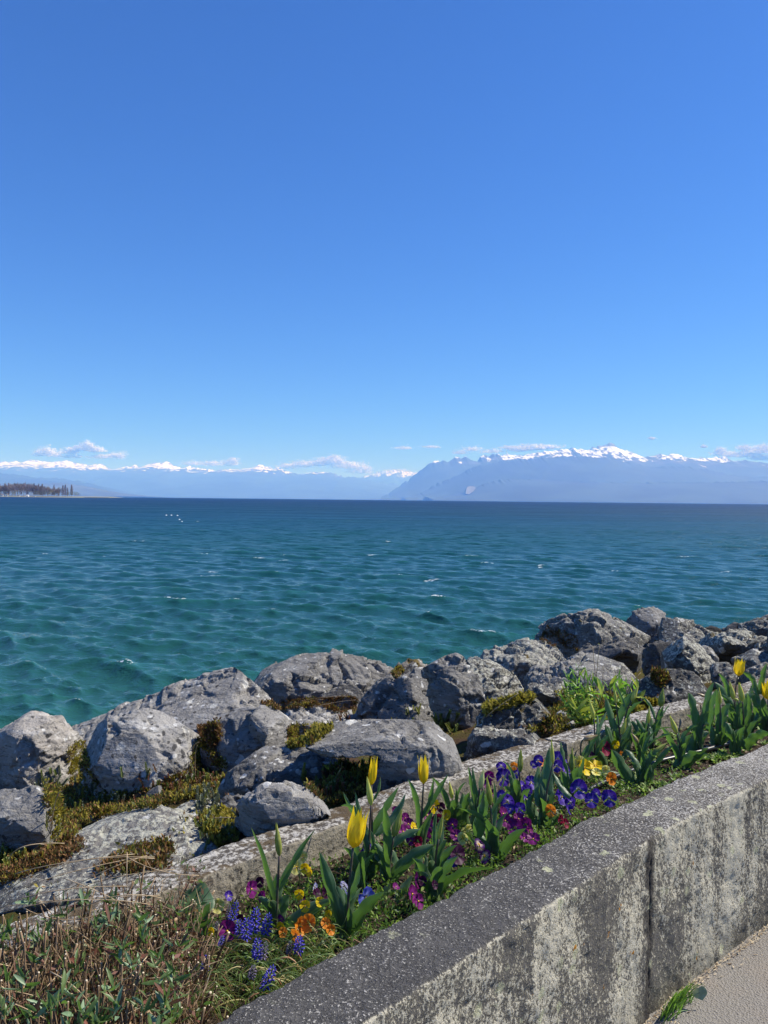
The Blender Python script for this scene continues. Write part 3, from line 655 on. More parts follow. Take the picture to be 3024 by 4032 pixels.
def build_walls():
    wm = concrete_wall_mat(); cm = curb_mat()
    root = empty('garden_wall', (PC[0][0], PC[0][1], 0)); tag(root, 'low thick concrete wall with lichen crust in front of the flower bed', 'wall')
    root.location = (0, 0, 0)
    sec = rounded([(-WALL_W, -.12), (-WALL_W, WALL_TOP), (0, WALL_TOP), (0, .30)], .016, .009)
    sec2 = rounded([(-WALL_W+.004, -.12), (-WALL_W+.004, WALL_TOP-.004), (-.003, WALL_TOP-.004), (-.003, .30)], .016, .009)
    s0 = path_sd(-1.2, .6)[0]
    sweep('wall_section', np.arange(s0, S_JOINT+.001, .009), sec, wm, root, .0055, 3)
    sweep('wall_section', np.arange(S_JOINT+.002, S_JOINT+2.6, .010), sec2, wm, root, .0055, 4)
    coarse = rounded([(-WALL_W, -.12), (-WALL_W, WALL_TOP-.003), (-.003, WALL_TOP-.003), (-.003, .30)], .016, .05)
    sweep('wall_section', np.arange(S_JOINT+2.62, PS[-1]-.1, .06), coarse, wm, root, .003, 5)
    sweep('wall_section', np.arange(.2, s0-.012, .05), coarse, wm, root, .003, 6)
    jm = NT('joint_mortar'); g = jm.noise(jm.pos(), 90, 4, .7); jm.done(jm.mix(g, (.015, .015, .015), (.12, .11, .10)), .95, jm.bump(g, 1, .01), .1)
    js = rounded([(-WALL_W+.008, -.12), (-WALL_W+.008, WALL_TOP-.004), (-.006, WALL_TOP-.004), (-.006, .30)], .012, .009)
    sweep('mortar_joint', np.arange(S_JOINT-.02, S_JOINT+.0201, .005), js, [wm, jm.m], root, .004, 7)
    for p_ in root.children[-1].data.polygons: p_.material_index = 0 if p_.normal.z > .5 else 1
    # inner kerb
    kr = empty('kerb_wall', (0, 0, 0)); tag(kr, 'low old concrete kerb between the flower bed and the boulders', 'kerb')
    ks = rounded([(CURB0, .30), (CURB0+.004, CURB_TOP), (CURB1, CURB_TOP-.008), (CURB1+.01, .25)], .012, .010)
    cuts = [path_sd(-1.6, 1.2)[0]]
    a = path_sd(-1.1, 1.0)[0]
    joints = [a, S_JOINT+.66, S_JOINT+1.75, S_JOINT+3.2]
    for k, (u, v) in enumerate(zip(joints[:-1], joints[1:])):
        sweep('kerb_section', np.arange(u+.0025, v-.0025, .011), ks, cm, kr, .0048, 20+k)
    ck = rounded([(CURB0, .30), (CURB0+.004, CURB_TOP), (CURB1, CURB_TOP-.008), (CURB1+.01, .25)], .012, .04)
    sweep('kerb_section', np.arange(joints[-1]+.01, PS[-1]-.1, .05), ck, cm, kr, .004, 31)
    sweep('kerb_section', np.arange(.2, a-.01, .05), ck, cm, kr, .004, 32)
    # soil of the bed
    ss = np.arange(.3, PS[-1]-.2, .02); oo = np.arange(-.02, .62, .014)
    def sheet(name, ss, oo, zf, mat):
        C, Nn, T = path_at(ss); X = C[:, None, 0]+Nn[:, None, 0]*oo[None]; Y = C[:, None, 1]+Nn[:, None, 1]*oo[None]
        Z = zf(X, Y, oo[None]*np.ones_like(X)); me = mesh(name, np.stack([X, Y, Z], -1).reshape(-1, 3), grid_faces(len(ss), len(oo))[:, ::-1].copy(), mat)
        return tag(add(name, me), kind='structure')
    ss = np.r_[np.arange(.3, S_JOINT+3.2, .02), np.arange(S_JOINT+3.2, PS[-1]-.2, .15)]
    def soilz(X, Y, O):
        P = np.stack([X.ravel(), Y.ravel(), 0*X.ravel()], 1); return (SOIL+.010*fbm(P*7, 3, 2)+.006*fbm(P*40, 3, 3)+.004*fbm(P*110, 2, 4)).reshape(X.shape)
    sheet('garden_soil', ss, oo, soilz, soil_mat())
    oo = np.r_[np.arange(.70, 4.2, .03), np.arange(4.25, 9, .08)]; ss = np.r_[np.arange(.3, S_JOINT+5, .045), np.arange(S_JOINT+5, PS[-1]-.2, .2)]
    def bankz(X, Y, O):
        P = np.stack([X.ravel(), Y.ravel(), 0*X.ravel()], 1); return bank(O)+((.05*fbm(P*2.2, 3, 12)+.018*fbm(P*13, 3, 13)+.008*fbm(P*50, 2, 14)).reshape(X.shape))*np.clip((O-.72)/.15, 0, 1)-.01
    sheet('bank_ground', ss, oo, bankz, bank_mat())
    # pavement in front
    pm = pavement_mat()
    oo = np.r_[np.arange(-WALL_W+.02, -WALL_W-1.2, -.025), np.array([-1.8, -3, -6, -14.])]
    ss = np.r_[np.arange(.3, S_JOINT+2, .04), np.arange(S_JOINT+2, PS[-1]-.2, .3)]
    def pz(X, Y, O):
        P = np.stack([X.ravel(), Y.ravel(), 0*X.ravel()], 1); return (.004*fbm(P*3, 2, 5)+.0015*fbm(P*60, 2, 6)).reshape(X.shape)
    C, Nn, T = path_at(ss)
    o = sheet('pavement', ss, oo, pz, pm); o.data.flip_normals()
build_walls()

# ================================================================== BOULDERS
Z3 = lambda x, y: (x*.6028, 2500+y*.6028)
Z4 = lambda x, y: (900+x*.6028, 2500+y*.6028)
Z5 = lambda x, y: (1900+x*.6775, 2350+y*.6775)
Z7 = lambda x, y: (700+x*.4822, 3000+y*.4822)
_rock_mats = {}
def rock_mat(tone=.22, white=.3, spots=.3, crust=0, moss=0, warm=0.0):
    key = (tone, white, spots, crust, moss, warm)
    if key in _rock_mats: return _rock_mats[key]
    m = NT('grey_boulder'); P = m.pos()
    geo = m.new('NewGeometry'); sp = m.new('SeparateXYZ'); m.set(sp.inputs[0], geo.outputs['Normal']); up = sp.outputs[2]
    wn = m.new('TexNoise'); m.set(wn.inputs['Vector'], P); wn.inputs['Scale'].default_value = 16; wn.inputs['Detail'].default_value = 3
    wv = m.new('VectorMath'); wv.operation = 'MULTIPLY_ADD'; m.set(wv.inputs[0], wn.outputs[1]); wv.inputs[1].default_value = (.06,)*3; m.set(wv.inputs[2], P); PW = wv.outputs[0]
    g = m.noise(P, 85, 5, .72); b = m.noise(P, 4, 5, .6); st = m.noise(m.pos((3, 5, 22)), 1.2, 5, .65)
    c = m.mix(b, (tone*.66*(1+warm), tone*.63, tone*.60*(1-warm)), (tone*1.32*(1+warm), tone*1.27, tone*1.17*(1-warm)))
    c = m.mix(m.math('MULTIPLY', m.step(g, .45, .8), .45), c, (tone*.5, tone*.5, tone*.52))
    c = m.mix(m.math('MULTIPLY', m.step(st, .52, .64), .45), c, (tone*1.7, tone*1.68, tone*1.62))
    c = m.mix(m.math('MULTIPLY', m.step(st, .43, .34), .45), c, (tone*.42, tone*.42, tone*.45))
    patch = m.noise(P, 2.6, 3)
    c = m.mix(m.math('MULTIPLY', m.step(m.noise(P, 9, 4, .6), .52, .62), .40), c, (tone*.45, tone*.44, tone*.42))
    rg = m.math('ABSOLUTE', m.math('SUBTRACT', m.noise(m.pos((2, 3, 9)), 1.6, 5, .6), .5)); c = m.mix(m.math('MULTIPLY', m.step(rg, .012, .002), .7), c, (tone*.2, tone*.2, tone*.2))
    def discs(scale, size, chance, soft=.05, seed=0.0, bias=None):
        q = m.new('VectorMath'); q.operation = 'ADD'; m.set(q.inputs[0], PW); q.inputs[1].default_value = (seed, seed*.7, seed*1.3)
        d = m.voro(q.outputs[0], scale); cc = m.new('SeparateColor'); m.set(cc.inputs[0], m.voro(q.outputs[0], scale, out='Color'))
        r = m.math('MULTIPLY', cc.outputs[1], size)
        e = m.step(m.math('SUBTRACT', m.math('ADD', d, m.math('MULTIPLY', m.math('SUBTRACT', g, .5), .2)), m.math('ADD', r, size*.35)), soft, -soft)
        ch = m.step(m.math('ADD', cc.outputs[0], m.math('MULTIPLY', m.math('SUBTRACT', patch, .5), 1.1)), 1-chance-.02, 1-chance+.02)
        return m.math('MULTIPLY', e, ch)
    if spots > 0:
        c = m.mix(m.math('MULTIPLY', discs(17, .22, spots*.9, .04, 3.1), .85), c, (.035, .034, .035))
        c = m.mix(m.math('MULTIPLY', discs(33, .26, spots*.9, .05, 9.7), .8), c, (.045, .044, .045))
    if white > 0:
        c = m.mix(m.math('MULTIPLY', discs(10, .25, white*.75, .03, 5.3), .88), c, m.mix(g, (.40, .39, .35), (.70, .69, .64)))
        c = m.mix(m.math('MULTIPLY', discs(23, .28, white*.8, .05, 1.9), .8), c, (.58, .58, .56))
    if crust > 0:
        f = m.noise(m.pos((1, 1, 1)), 34, 5, .66); f2 = m.noise(P, 75, 4, .7)
        k = m.step(m.math('ADD', m.math('MULTIPLY', f, .6), m.math('MULTIPLY', f2, .4)), .56-.12*crust, .61-.12*crust)
        k = m.math('MULTIPLY', k, m.step(up, -.1, .4))
        c = m.mix(k, c, m.mix(g, (.22, .215, .175), (.52, .52, .44)))
        k2 = m.step(m.noise(P, 27, 5, .7), .58, .66); c = m.mix(m.math('MULTIPLY', k2, .7), c, (.045, .043, .04))
    if moss > 0:
        f = m.noise(P, 6, 5, .65); k = m.math('MULTIPLY', m.step(f, .66-.2*moss, .72-.2*moss), m.step(up, -.3, .35))
        c = m.mix(k, c, m.mix(g, (.045, .03, .012), (.17, .125, .035)))
    h = m.math('ADD', m.math('MULTIPLY', g, .6), st)
    m.done(c, .92, m.bump(h, .65, .02, m.bump(m.noise(P, 26, 5, .65), .6, .03)), .25)
    _rock_mats[key] = m.m; return m.m

def hull_mesh(pts):
    bm = bmesh.new()
    for p in pts: bm.verts.new(p)
    r = bmesh.ops.convex_hull(bm, input=bm.verts)
    bmesh.ops.delete(bm, geom=[g for g in r['geom_interior'] if isinstance(g, bmesh.types.BMVert)], context='VERTS')
    loose = [v for v in bm.verts if not v.link_faces]
    if loose: bmesh.ops.delete(bm, geom=loose, context='VERTS')
    bmesh.ops.recalc_face_normals(bm, faces=bm.faces)
    return bm
ROCKS = []
def rock(label, hulls, base, mat, rough=1.0, seed=0, voxel=1.0, dz=0.0, group='boulders between the kerb and the lake', under=.0):
    """hulls: list of dicts with o=[(px,py[,f])] outline, i=[(px,py,f)] inner points, lean, yaw, deep.
    f = depth relative to the ground contact, in rock widths."""
    c = hit_bank(*base, dz); D = (c-CAM).dot(_f)
    allx = [p[0] for h in hulls for p in h['o']]; ally = [p[1] for h in hulls for p in h['o']]
    W = (max(allx)-min(allx))/FPX*D; Wp = max(allx)-min(allx); x0 = (max(allx)+min(allx))/2; yb = max(ally); yt = min(ally)
    bmo = bmesh.new(); W = min(W, 1.0*W); Ws = min(W, (yb-yt)/FPX*D*1.7)
    for h in hulls:
        pts = []; lean = h.get('lean', .55); yaw = h.get('yaw', .15); deep = h.get('deep', 1.0)
        def P(px, py, f): 
            return CAM+ray(px, py)*(D+Ws*f)
        front = []; gx = sum(p[0] for p in h['o'])/len(h['o']); gy = sum(p[1] for p in h['o'])/len(h['o'])
        for p in h['o']:
            p = (gx+(p[0]-gx)*1.11, gy+(p[1]-gy)*1.11)+tuple(p[2:])
            t = min(1, max(0, (yb-p[1])/(yb-yt))); f = p[2] if len(p) > 2 else .08+lean*t**1.2+yaw*(p[0]-x0)/Wp+under*(1-t)
            front.append((p[0], p[1], f)); pts.append(P(p[0], p[1], f))
        for p in h.get('i', []): pts.append(P(*p))
        cx = sum(p[0] for p in front)/len(front); cyy = sum(p[1] for p in front)/len(front)
        cc = P(cx, cyy, .4)
        for p in front:
            q = P(p[0], p[1], p[2]); b = cc+(q-cc)*.78; b += Vector((0, 1, -.35 if p[1] < cyy else -.1))*Ws*deep*.75
            pts.append(b)
        # foot sunk into the bank
        for p in front:
            if p[1] > cyy: q = P(p[0], p[1], p[2]); pts.append(Vector((q.x, q.y+.1*Ws, q.z-.30*Ws)) if not h.get('nofoot') else q)
        hb = hull_mesh(pts); me_ = bpy.data.meshes.new('t'); hb.to_mesh(me_); hb.free(); bmo.from_mesh(me_); bpy.data.meshes.remove(me_)
    me = bpy.data.meshes.new('boulder'); bmo.to_mesh(me); bmo.free()
    o = bpy.data.objects.new('boulder', me); col.objects.link(o)
    vs = max(D/769*1.5, Ws/105)*voxel
    md = o.modifiers.new('r', 'REMESH'); md.mode = 'VOXEL'; md.voxel_size = vs; md.use_smooth_shade = True
    dg = bpy.context.evaluated_depsgraph_get(); ev = o.evaluated_get(dg); me2 = bpy.data.meshes.new_from_object(ev)
    o.modifiers.clear(); o.data = me2; bpy.data.meshes.remove(me); me2.name = 'boulder'
    n = len(me2.vertices); co = np.zeros(n*3); me2.vertices.foreach_get('co', co); co = co.reshape(-1, 3)
    no = np.zeros(n*3); me2.vertices.foreach_get('normal', no); no = no.reshape(-1, 3)
    k = 1/max(Ws, .2); q = co+seed*3.7
    q = q+0.10*Ws*np.stack([noise(co*k*2.3, seed+a) for a in (1, 2, 3)], 1)
    # chipped facets: each cell of a jittered lattice carries its own tilted plane
    def chips(q, f, sd):
        u = q*f; i = np.floor(u); best = np.full(len(u), 9.); val = np.zeros(len(u))
        for dx in (-1, 0, 1):
            for dy in (-1, 0, 1):
                for dz_ in (-1, 0, 1):
                    c_ = (i+(dx, dy, dz_)).astype(np.int64); h_ = [_h(c_[:, 0], c_[:, 1], c_[:, 2], sd+e)*.5+.5 for e in range(6)]
                    ctr = c_+np.stack(h_[:3], 1); d = u-ctr; dd = (d**2).sum(1); w_ = dd < best
                    v_ = (d*(np.stack(h_[3:], 1)*2-1)).sum(1); best = np.where(w_, dd, best); val = np.where(w_, v_, val)
        return val
    disp = chips(q, 1.7*k, seed+50)*.065+chips(q, 4.6*k, seed+70)*.030+fbm(q*k*5, 3, seed)*.012+fbm(q*k*22, 3, seed+5, ridged=True)*.007
    # blocks broken out along joints, and ledges along the bedding
    rot = np.linalg.qr(np.random.default_rng(seed+11).normal(0, 1, (3, 3)))[0]; qr = q@rot*np.array([1, 1.5, 2.1])
    def blocks(u, sd):
        i = np.floor(u); best = np.full(len(u), 9.); sec_ = np.full(len(u), 9.); val = np.zeros(len(u))
        for dx in (-1, 0, 1):
            for dy in (-1, 0, 1):
                for dz_ in (-1, 0, 1):
                    c_ = (i+(dx, dy, dz_)).astype(np.int64); h_ = [_h(c_[:, 0], c_[:, 1], c_[:, 2], sd+e)*.5+.5 for e in range(4)]
                    d = u-(c_+np.stack(h_[:3], 1)); dd = np.abs(d).max(1); w_ = dd < best; sec_ = np.where(w_, best, np.minimum(sec_, dd)); val = np.where(w_, h_[3]*2-1, val); best = np.where(w_, dd, best)
        return val, np.clip((sec_-best)/.10, 0, 1)
    b1, e1 = blocks(qr*k*2.1, seed+210); b2, e2 = blocks(qr*k*5.3, seed+230)
    disp += b1*.050+b2*.014-.018*(1-e1)-.006*(1-e2)
    u_ = q@rot[0]*k*4.5+.5*noise(q*k*2, seed+240); fr = u_-np.floor(u_); disp += .030*(fr**1.6-.4)*(noise(q*k*1.4, seed+241) > -.2)
    # bedding planes
    ang = seed*1.7; bd = co@np.array([.25*math.cos(ang), .25*math.sin(ang), 1.0]); disp += .012*noise(np.stack([bd*k*14, co[:, 0]*k*1.2, co[:, 1]*k*1.2], 1), seed+30)
    crk = np.abs(noise(q*k*2.2+31, seed+91)+.35*noise(q*k*7+5, seed+92)); disp -= .035*np.exp(-(crk/.035)**2)*(noise(q*k*1.3, seed+95) > -.1)
    co += no*(disp*Ws*rough)[:, None]
    # broken faces: shave the lump with flat planes
    rr = np.random.default_rng(seed+900); cen = co.mean(0)
    for _ in range(12):
        n_ = rr.normal(0, 1, 3); n_[1] -= .35; n_ /= np.linalg.norm(n_); dt = (co-cen)@n_; hq = np.quantile(dt, rr.uniform(.92, .985)); ex = np.clip(dt-hq, 0, None)
        co -= n_[None]*(ex*.93)[:, None]
    co += no*((fbm(q*k*14, 3, seed+7)*.004+chips(q, 13*k, seed+33)*.004)*Ws)[:, None]
    me2.vertices.foreach_set('co', co.ravel()); me2.update(); me2.materials.clear(); me2.materials.append(mat)
    me2.polygons.foreach_set('use_smooth', [True]*len(me2.polygons))
    # origin at the boulder's foot
    ctr = Vector((co[:, 0].mean(), co[:, 1].mean(), co[:, 2].min())); me2.transform(Matrix.Translation(-ctr)); o.location = ctr
    tag(o, label, 'boulder', group); ROCKS.append(o); return o
A = lambda Z, L: [Z(*p[:2])+tuple(p[2:]) for p in L]
GREY = rock_mat(.23, .22, .25); PALE = rock_mat(.31, .25, .55); LICH = rock_mat(.17, .75, .55); DARK = rock_mat(.12, .2, .2, 0, .25)
CRUST = rock_mat(.12, .35, .1, .7, .2); CRUST2 = rock_mat(.13, .2, .0, .4, .2); MOSSY = rock_mat(.10, .1, .1, .3, .6); CLEAN = rock_mat(.24, .05, .05); WHITE = rock_mat(.27, .12, .03); WARM = rock_mat(.33, .15, .15, 0, 0, .04)

def build_rocks():
    # ---- far row first
    rock('angular dark boulder highest at the right edge of the picture, by the water', [dict(o=A(Z5, [(1550, 230), (1552, 185), (1580, 150), (1659, 120), (1740, 100), (1780, 160), (1760, 250), (1640, 245)]), i=A(Z5, [(1620, 180, -.05)]), lean=.3)], Z5(1640, 300), CRUST2, seed=1)
    rock('low dark boulder left of the angular one at the right edge, by the water', [dict(o=A(Z5, [(1415, 200), (1440, 170), (1480, 152), (1530, 150), (1562, 156), (1570, 200), (1500, 225), (1440, 220)]), lean=.2)], Z5(1490, 275), DARK, seed=2)
    rock('small wet black rock poking out at the waterline on the right', [dict(o=A(Z5, [(1278, 192), (1300, 175), (1325, 169), (1370, 182), (1425, 208), (1420, 240), (1330, 250)]), lean=.3)], Z5(1350, 285), rock_mat(.05, 0, 0), seed=3)
    rock('grey jagged boulder topping the far heap, with a peaked crown', [dict(o=A(Z5, [(858, 130), (900, 92), (940, 76), (965, 75), (1000, 94), (1040, 92), (1062, 98), (1078, 142), (1072, 200), (1000, 262), (940, 240), (880, 180)]), i=A(Z5, [(980, 140, .1)]), lean=.4)], Z5(980, 330), GREY, seed=4, rough=1.2)
    rock('pale lichen boulder sloping down right of the peaked grey one', [dict(o=A(Z5, [(1060, 160), (1100, 134), (1130, 129), (1200, 140), (1250, 172), (1340, 215), (1360, 250), (1290, 290), (1200, 290), (1100, 270), (1060, 210)]), lean=.8)], Z5(1170, 350), CRUST2, seed=5)
    rock('largest far boulder, brown and shaded at left with pale right flank', [dict(o=A(Z5, [(303, 275, .5), (345, 225, .5), (380, 168, .5), (440, 150, .45), (490, 135, .4), (540, 98, .4), (600, 90, .4), (650, 100, .45), (700, 106, .5), (760, 103, .55), (820, 110, .6), (880, 138, .6), (940, 182, .55), (995, 255, .45), (970, 310, .3), (800, 360, .1), (640, 360, .1), (520, 350, .2), (400, 320, .35)]), i=A(Z5, [(620, 160, .12), (660, 230, 0), (690, 320, -.05), (560, 300, .05)]), deep=.7)], Z5(720, 400), rock_mat(.19, .25, .1, .35, .2), seed=6, rough=.9)
    rock('small dark rounded boulder wedged under the far peaked boulder', [dict(o=A(Z5, [(990, 280), (1000, 250), (1040, 208), (1085, 193), (1130, 218), (1140, 260), (1100, 300), (1030, 310)]), lean=.3)], Z5(1070, 350), DARK, seed=7)
    rock('broad overhanging boulder with pale top and black underside at far right', [dict(o=A(Z5, [(1278, 275), (1340, 235), (1430, 205), (1540, 204), (1600, 230), (1659, 262), (1740, 300), (1750, 380), (1600, 372), (1500, 388), (1400, 380), (1320, 345)]), i=A(Z5, [(1350, 262, -.08), (1500, 280, -.14), (1650, 300, -.1)]), lean=.6, yaw=0)], Z5(1480, 410), CRUST, seed=8, under=.25)
    rock('dark faceted boulder below the largest far boulder', [dict(o=A(Z5, [(590, 335), (640, 305), (690, 285), (740, 252), (800, 240), (870, 262), (935, 315), (940, 400), (900, 440), (760, 420), (650, 380)]), i=A(Z5, [(700, 320, -.06), (800, 290, -.05), (900, 335, -.02)]), lean=.35, yaw=.0)], Z5(790, 450), rock_mat(.13, .12, .1), seed=9, under=.2)
    rock('upright dark blue-grey block standing left of the leaning slab', [dict(o=A(Z5, [(950, 380), (962, 300), (985, 272), (1060, 260), (1112, 276), (1120, 360), (1100, 450), (960, 450)]), i=A(Z5, [(1060, 330, -.05)]), lean=.15, yaw=0)], Z5(1030, 470), rock_mat(.12, .1, .1), seed=10)
    rock('long leaning slab with crusted right face and black left face', [dict(o=A(Z5, [(1065, 400, .2), (1085, 300, .3), (1110, 262, .3), (1200, 260, .4), (1270, 285, .5), (1335, 370, .5), (1400, 430, .45), (1470, 520, .4), (1440, 570, .2), (1340, 560, 0), (1240, 470, 0), (1150, 450, .1)]), i=A(Z5, [(1150, 300, .1), (1205, 370, 0), (1260, 440, -.06), (1320, 520, -.1)]))], Z5(1240, 520), CRUST, seed=11)
    rock('small smooth rounded rock behind the leaning slab', [dict(o=A(Z5, [(1275, 290), (1300, 280), (1340, 300), (1372, 345), (1380, 380), (1330, 385), (1290, 350)]), lean=.4)], Z5(1330, 440), GREY, seed=12)
    rock('low pale boulder right of the leaning slab foot', [dict(o=A(Z5, [(1335, 385), (1400, 375), (1450, 395), (1475, 430), (1500, 490), (1490, 540), (1400, 540), (1350, 450)]), lean=.6)], Z5(1430, 530), CRUST2, seed=13)
    rock('dark boulder at the right edge behind the yellow tulips', [dict(o=A(Z5, [(1508, 345), (1560, 320), (1640, 318), (1740, 340), (1760, 460), (1640, 480), (1560, 465), (1525, 400)]), i=A(Z5, [(1570, 350, -.02)]), lean=.4)], Z5(1620, 480), CRUST2, seed=14)
    rock('low brownish boulder at the right edge, just above the kerb', [dict(o=A(Z5, [(1540, 440), (1580, 400), (1640, 385), (1760, 400), (1780, 500), (1700, 540), (1560, 530)]), lean=.5)], Z5(1640, 530), rock_mat(.16, .25, .2, .2, .4, .1), seed=15)
    rock('pale crusted boulder with broad domed top left of the largest far boulder', [dict(o=A(Z5, [(-20, 380), (30, 330), (60, 318), (120, 296), (190, 276), (262, 267), (320, 280), (380, 300), (460, 328), (530, 352), (530, 420), (420, 480), (300, 530), (180, 500), (60, 440)]), i=A(Z5, [(250, 370, .1), (370, 400, .05)]), lean=.9, yaw=.1)], Z5(250, 560), rock_mat(.20, .4, .1, .65, .1), seed=16)
    rock('pale streaked boulder slanting down behind the rust-coloured grass', [dict(o=A(Z5, [(-130, 400), (-110, 360), (-60, 350), (10, 392), (80, 425), (150, 455), (215, 490), (255, 545), (240, 590), (120, 620), (-10, 620), (-90, 520)]), lean=.85, yaw=.1)], Z5(90, 640), CRUST, seed=17)
    rock('domed grey boulder behind the tall green weed', [dict(o=A(Z5, [(285, 520), (330, 478), (400, 432), (520, 400), (600, 350), (660, 325), (720, 317), (780, 345), (840, 398), (885, 455), (905, 505), (860, 560), (700, 590), (500, 600), (330, 600)]), i=A(Z5, [(640, 430, .1)]), lean=.95, yaw=.1)], Z5(600, 610), rock_mat(.21, .45, .3, .25, .05), seed=18)
    rock('small pale rock left of the tall green weed', [dict(o=A(Z5, [(262, 545), (300, 520), (380, 508), (450, 508), (505, 530), (510, 580), (440, 640), (330, 640), (275, 600)]), i=A(Z5, [(380, 545, -.05)]), lean=.7)], Z5(390, 660), CRUST2, seed=19, under=.15)
    rock('dark mossy boulder under the yellow moss left of the weed', [dict(o=A(Z5, [(10, 700), (60, 650), (150, 615), (260, 590), (345, 585), (400, 640), (420, 720), (400, 800), (250, 830), (100, 830), (20, 790)]), lean=.4)], Z5(220, 850), MOSSY, seed=20)
    rock('dark rounded boulder with a tuft of brown moss on top', [dict(o=A(Z5, [(900, 570), (935, 505), (990, 458), (1060, 428), (1140, 423), (1220, 453), (1285, 505), (1318, 550), (1290, 600), (1180, 625), (1080, 630), (960, 620)]), lean=.4)], Z5(1110, 640), rock_mat(.10, .3, .1, .25, .1), seed=21, rough=.7)
    rock('small dark lump at the left foot of the dark rounded boulder', [dict(o=A(Z5, [(885, 590), (900, 555), (955, 530), (1010, 548), (1030, 600), (960, 630)]), lean=.4)], Z5(950, 640), rock_mat(.12, .35, .1), seed=22)
    # ---- middle row
    rock('big broad grey boulder in the middle, silhouetted against the water', [
        dict(o=A(Z4, [(70, 275), (110, 240), (180, 190), (240, 160), (320, 154), (400, 172), (420, 300), (400, 430), (250, 450), (180, 440), (160, 360), (110, 345)]), lean=.5, yaw=.0),
        dict(o=A(Z4, [(160, 360, .2), (210, 262, .35), (300, 190, .4), (400, 165, .45), (440, 125, .5), (490, 98, .55), (560, 104, .6), (610, 122, .6), (680, 155, .6), (750, 160, .6), (800, 170, .6), (850, 161, .65), (920, 183, .65), (980, 218, .65), (1040, 258, .6), (1090, 300, .55), (1070, 360, .4), (980, 420, .2), (880, 450, .1), (700, 470, 0), (540, 480, 0), (400, 480, 0), (220, 470, .05)]), i=A(Z4, [(320, 200, .22), (300, 330, .02), (480, 330, .06), (500, 190, .28), (800, 260, .35)]))], Z4(520, 500), rock_mat(.20, .25, .12), seed=23, rough=.9)
    rock('small brown-mottled rock peeping between the two grey boulders by the water', [dict(o=A(Z4, [(1060, 265), (1090, 225), (1120, 200), (1180, 167), (1240, 165), (1300, 208), (1320, 265), (1240, 320), (1100, 320)]), lean=.4)], Z4(1190, 380), rock_mat(.14, .3, .1, .2, .5, .1), seed=24, rough=1.2)
    rock('tall wedge-shaped grey boulder with a black left face', [dict(o=A(Z4, [(818, 500, .35), (900, 400, .4), (1000, 340, .4), (1100, 298, .38), (1190, 260, .32), (1260, 254, .35), (1320, 288, .4), (1398, 310, .45), (1405, 400, .35), (1370, 540, .15), (1330, 600, 0), (1240, 610, -.05), (1150, 600, -.1), (950, 600, .15), (850, 590, .3)]), i=A(Z4, [(1175, 300, .12), (1150, 420, 0), (1148, 560, -.12)]))], Z4(1150, 600), rock_mat(.19, .35, .3), seed=25)
    rock('grey boulder with pale lichen flecks right of the tall wedge', [dict(o=A(Z4, [(1290, 205), (1335, 177), (1420, 173), (1500, 170), (1560, 198), (1605, 262), (1650, 330), (1665, 430), (1640, 520), (1560, 600), (1480, 600), (1400, 560), (1370, 430), (1380, 320), (1320, 262)]), i=A(Z4, [(1440, 320, .05)]), lean=.65, yaw=.15)], Z4(1500, 620), rock_mat(.21, .4, .2), seed=26)
    rock('pale jagged boulder between the flecked boulder and the crusted dome', [dict(o=A(Z4, [(1515, 192), (1555, 158), (1610, 175), (1680, 225), (1720, 290), (1700, 380), (1620, 400), (1560, 300)]), lean=.6)], Z4(1640, 470), CRUST, seed=27)
    rock('long pale rock with a pointed right peak on the left shore', [
        dict(o=A(Z3, [(425, 668, .75), (470, 622, .85), (560, 570, .95), (700, 513, 1.0), (900, 486, 1.0), (1100, 436, 1.0), (1220, 396, .95), (1320, 352, .9), (1400, 310, .85), (1480, 245, .8), (1518, 220, .75), (1560, 224, .75), (1575, 290, .7), (1620, 340, .65), (1690, 410, .6), (1730, 490, .5), (1640, 620, .2), (1450, 690, .05), (1100, 740, 0), (800, 745, .1), (520, 745, .3)]), i=A(Z3, [(1540, 330, .45), (1400, 480, .25)]), deep=.6)], Z3(1150, 790), rock_mat(.27, .3, .3), seed=28, rough=.42)
    rock('low pale flat rock lying in front of the big broad boulder', [dict(o=A(Z4, [(330, 530), (430, 502), (530, 470), (600, 474), (700, 503), (760, 514), (850, 555), (800, 600), (700, 640), (600, 680), (480, 680), (380, 640), (338, 590)]), i=A(Z4, [(520, 590, -.05)]), lean=1.0)], Z4(540, 690), rock_mat(.28, .55, .35), seed=29)
    rock('grey block with a black cleft and a smooth pale column on its right', [
        dict(o=A(Z4, [(-155, 640, .3), (-110, 565, .4), (-60, 520, .4), (0, 490, .4), (60, 476, .4), (130, 465, .4), (200, 480, .4), (220, 700, .1), (190, 860, 0), (0, 930, 0), (-120, 920, .1), (-155, 780, .2)]), i=A(Z4, [(-20, 700, .08)])),
        dict(o=A(Z4, [(120, 495, .1), (150, 460, .25), (200, 444, .3), (290, 464, .3), (325, 505, .3), (350, 590, .3), (388, 655, .3), (408, 705, .3), (395, 790, .1), (290, 800, -.12), (255, 700, -.1), (190, 580, 0)]), i=A(Z4, [(215, 540, -.12), (262, 680, -.2), (240, 480, 0)]))], Z4(150, 900), rock_mat(.24, .35, .3), seed=30, rough=.55)
    rock('boulder spotted with round white and dark lichens beside the cleft block', [dict(o=A(Z4, [(-80, 1060), (-20, 950), (60, 830), (150, 748), (250, 756), (390, 752), (470, 738), (550, 768), (620, 785), (668, 830), (710, 866), (780, 900), (780, 980), (680, 1060), (500, 1090), (300, 1100), (100, 1120), (-60, 1110)]), i=A(Z4, [(350, 900, .05), (600, 900, .1)]), lean=.85, yaw=.0)], Z4(300, 1090), LICH, seed=31, rough=.6)
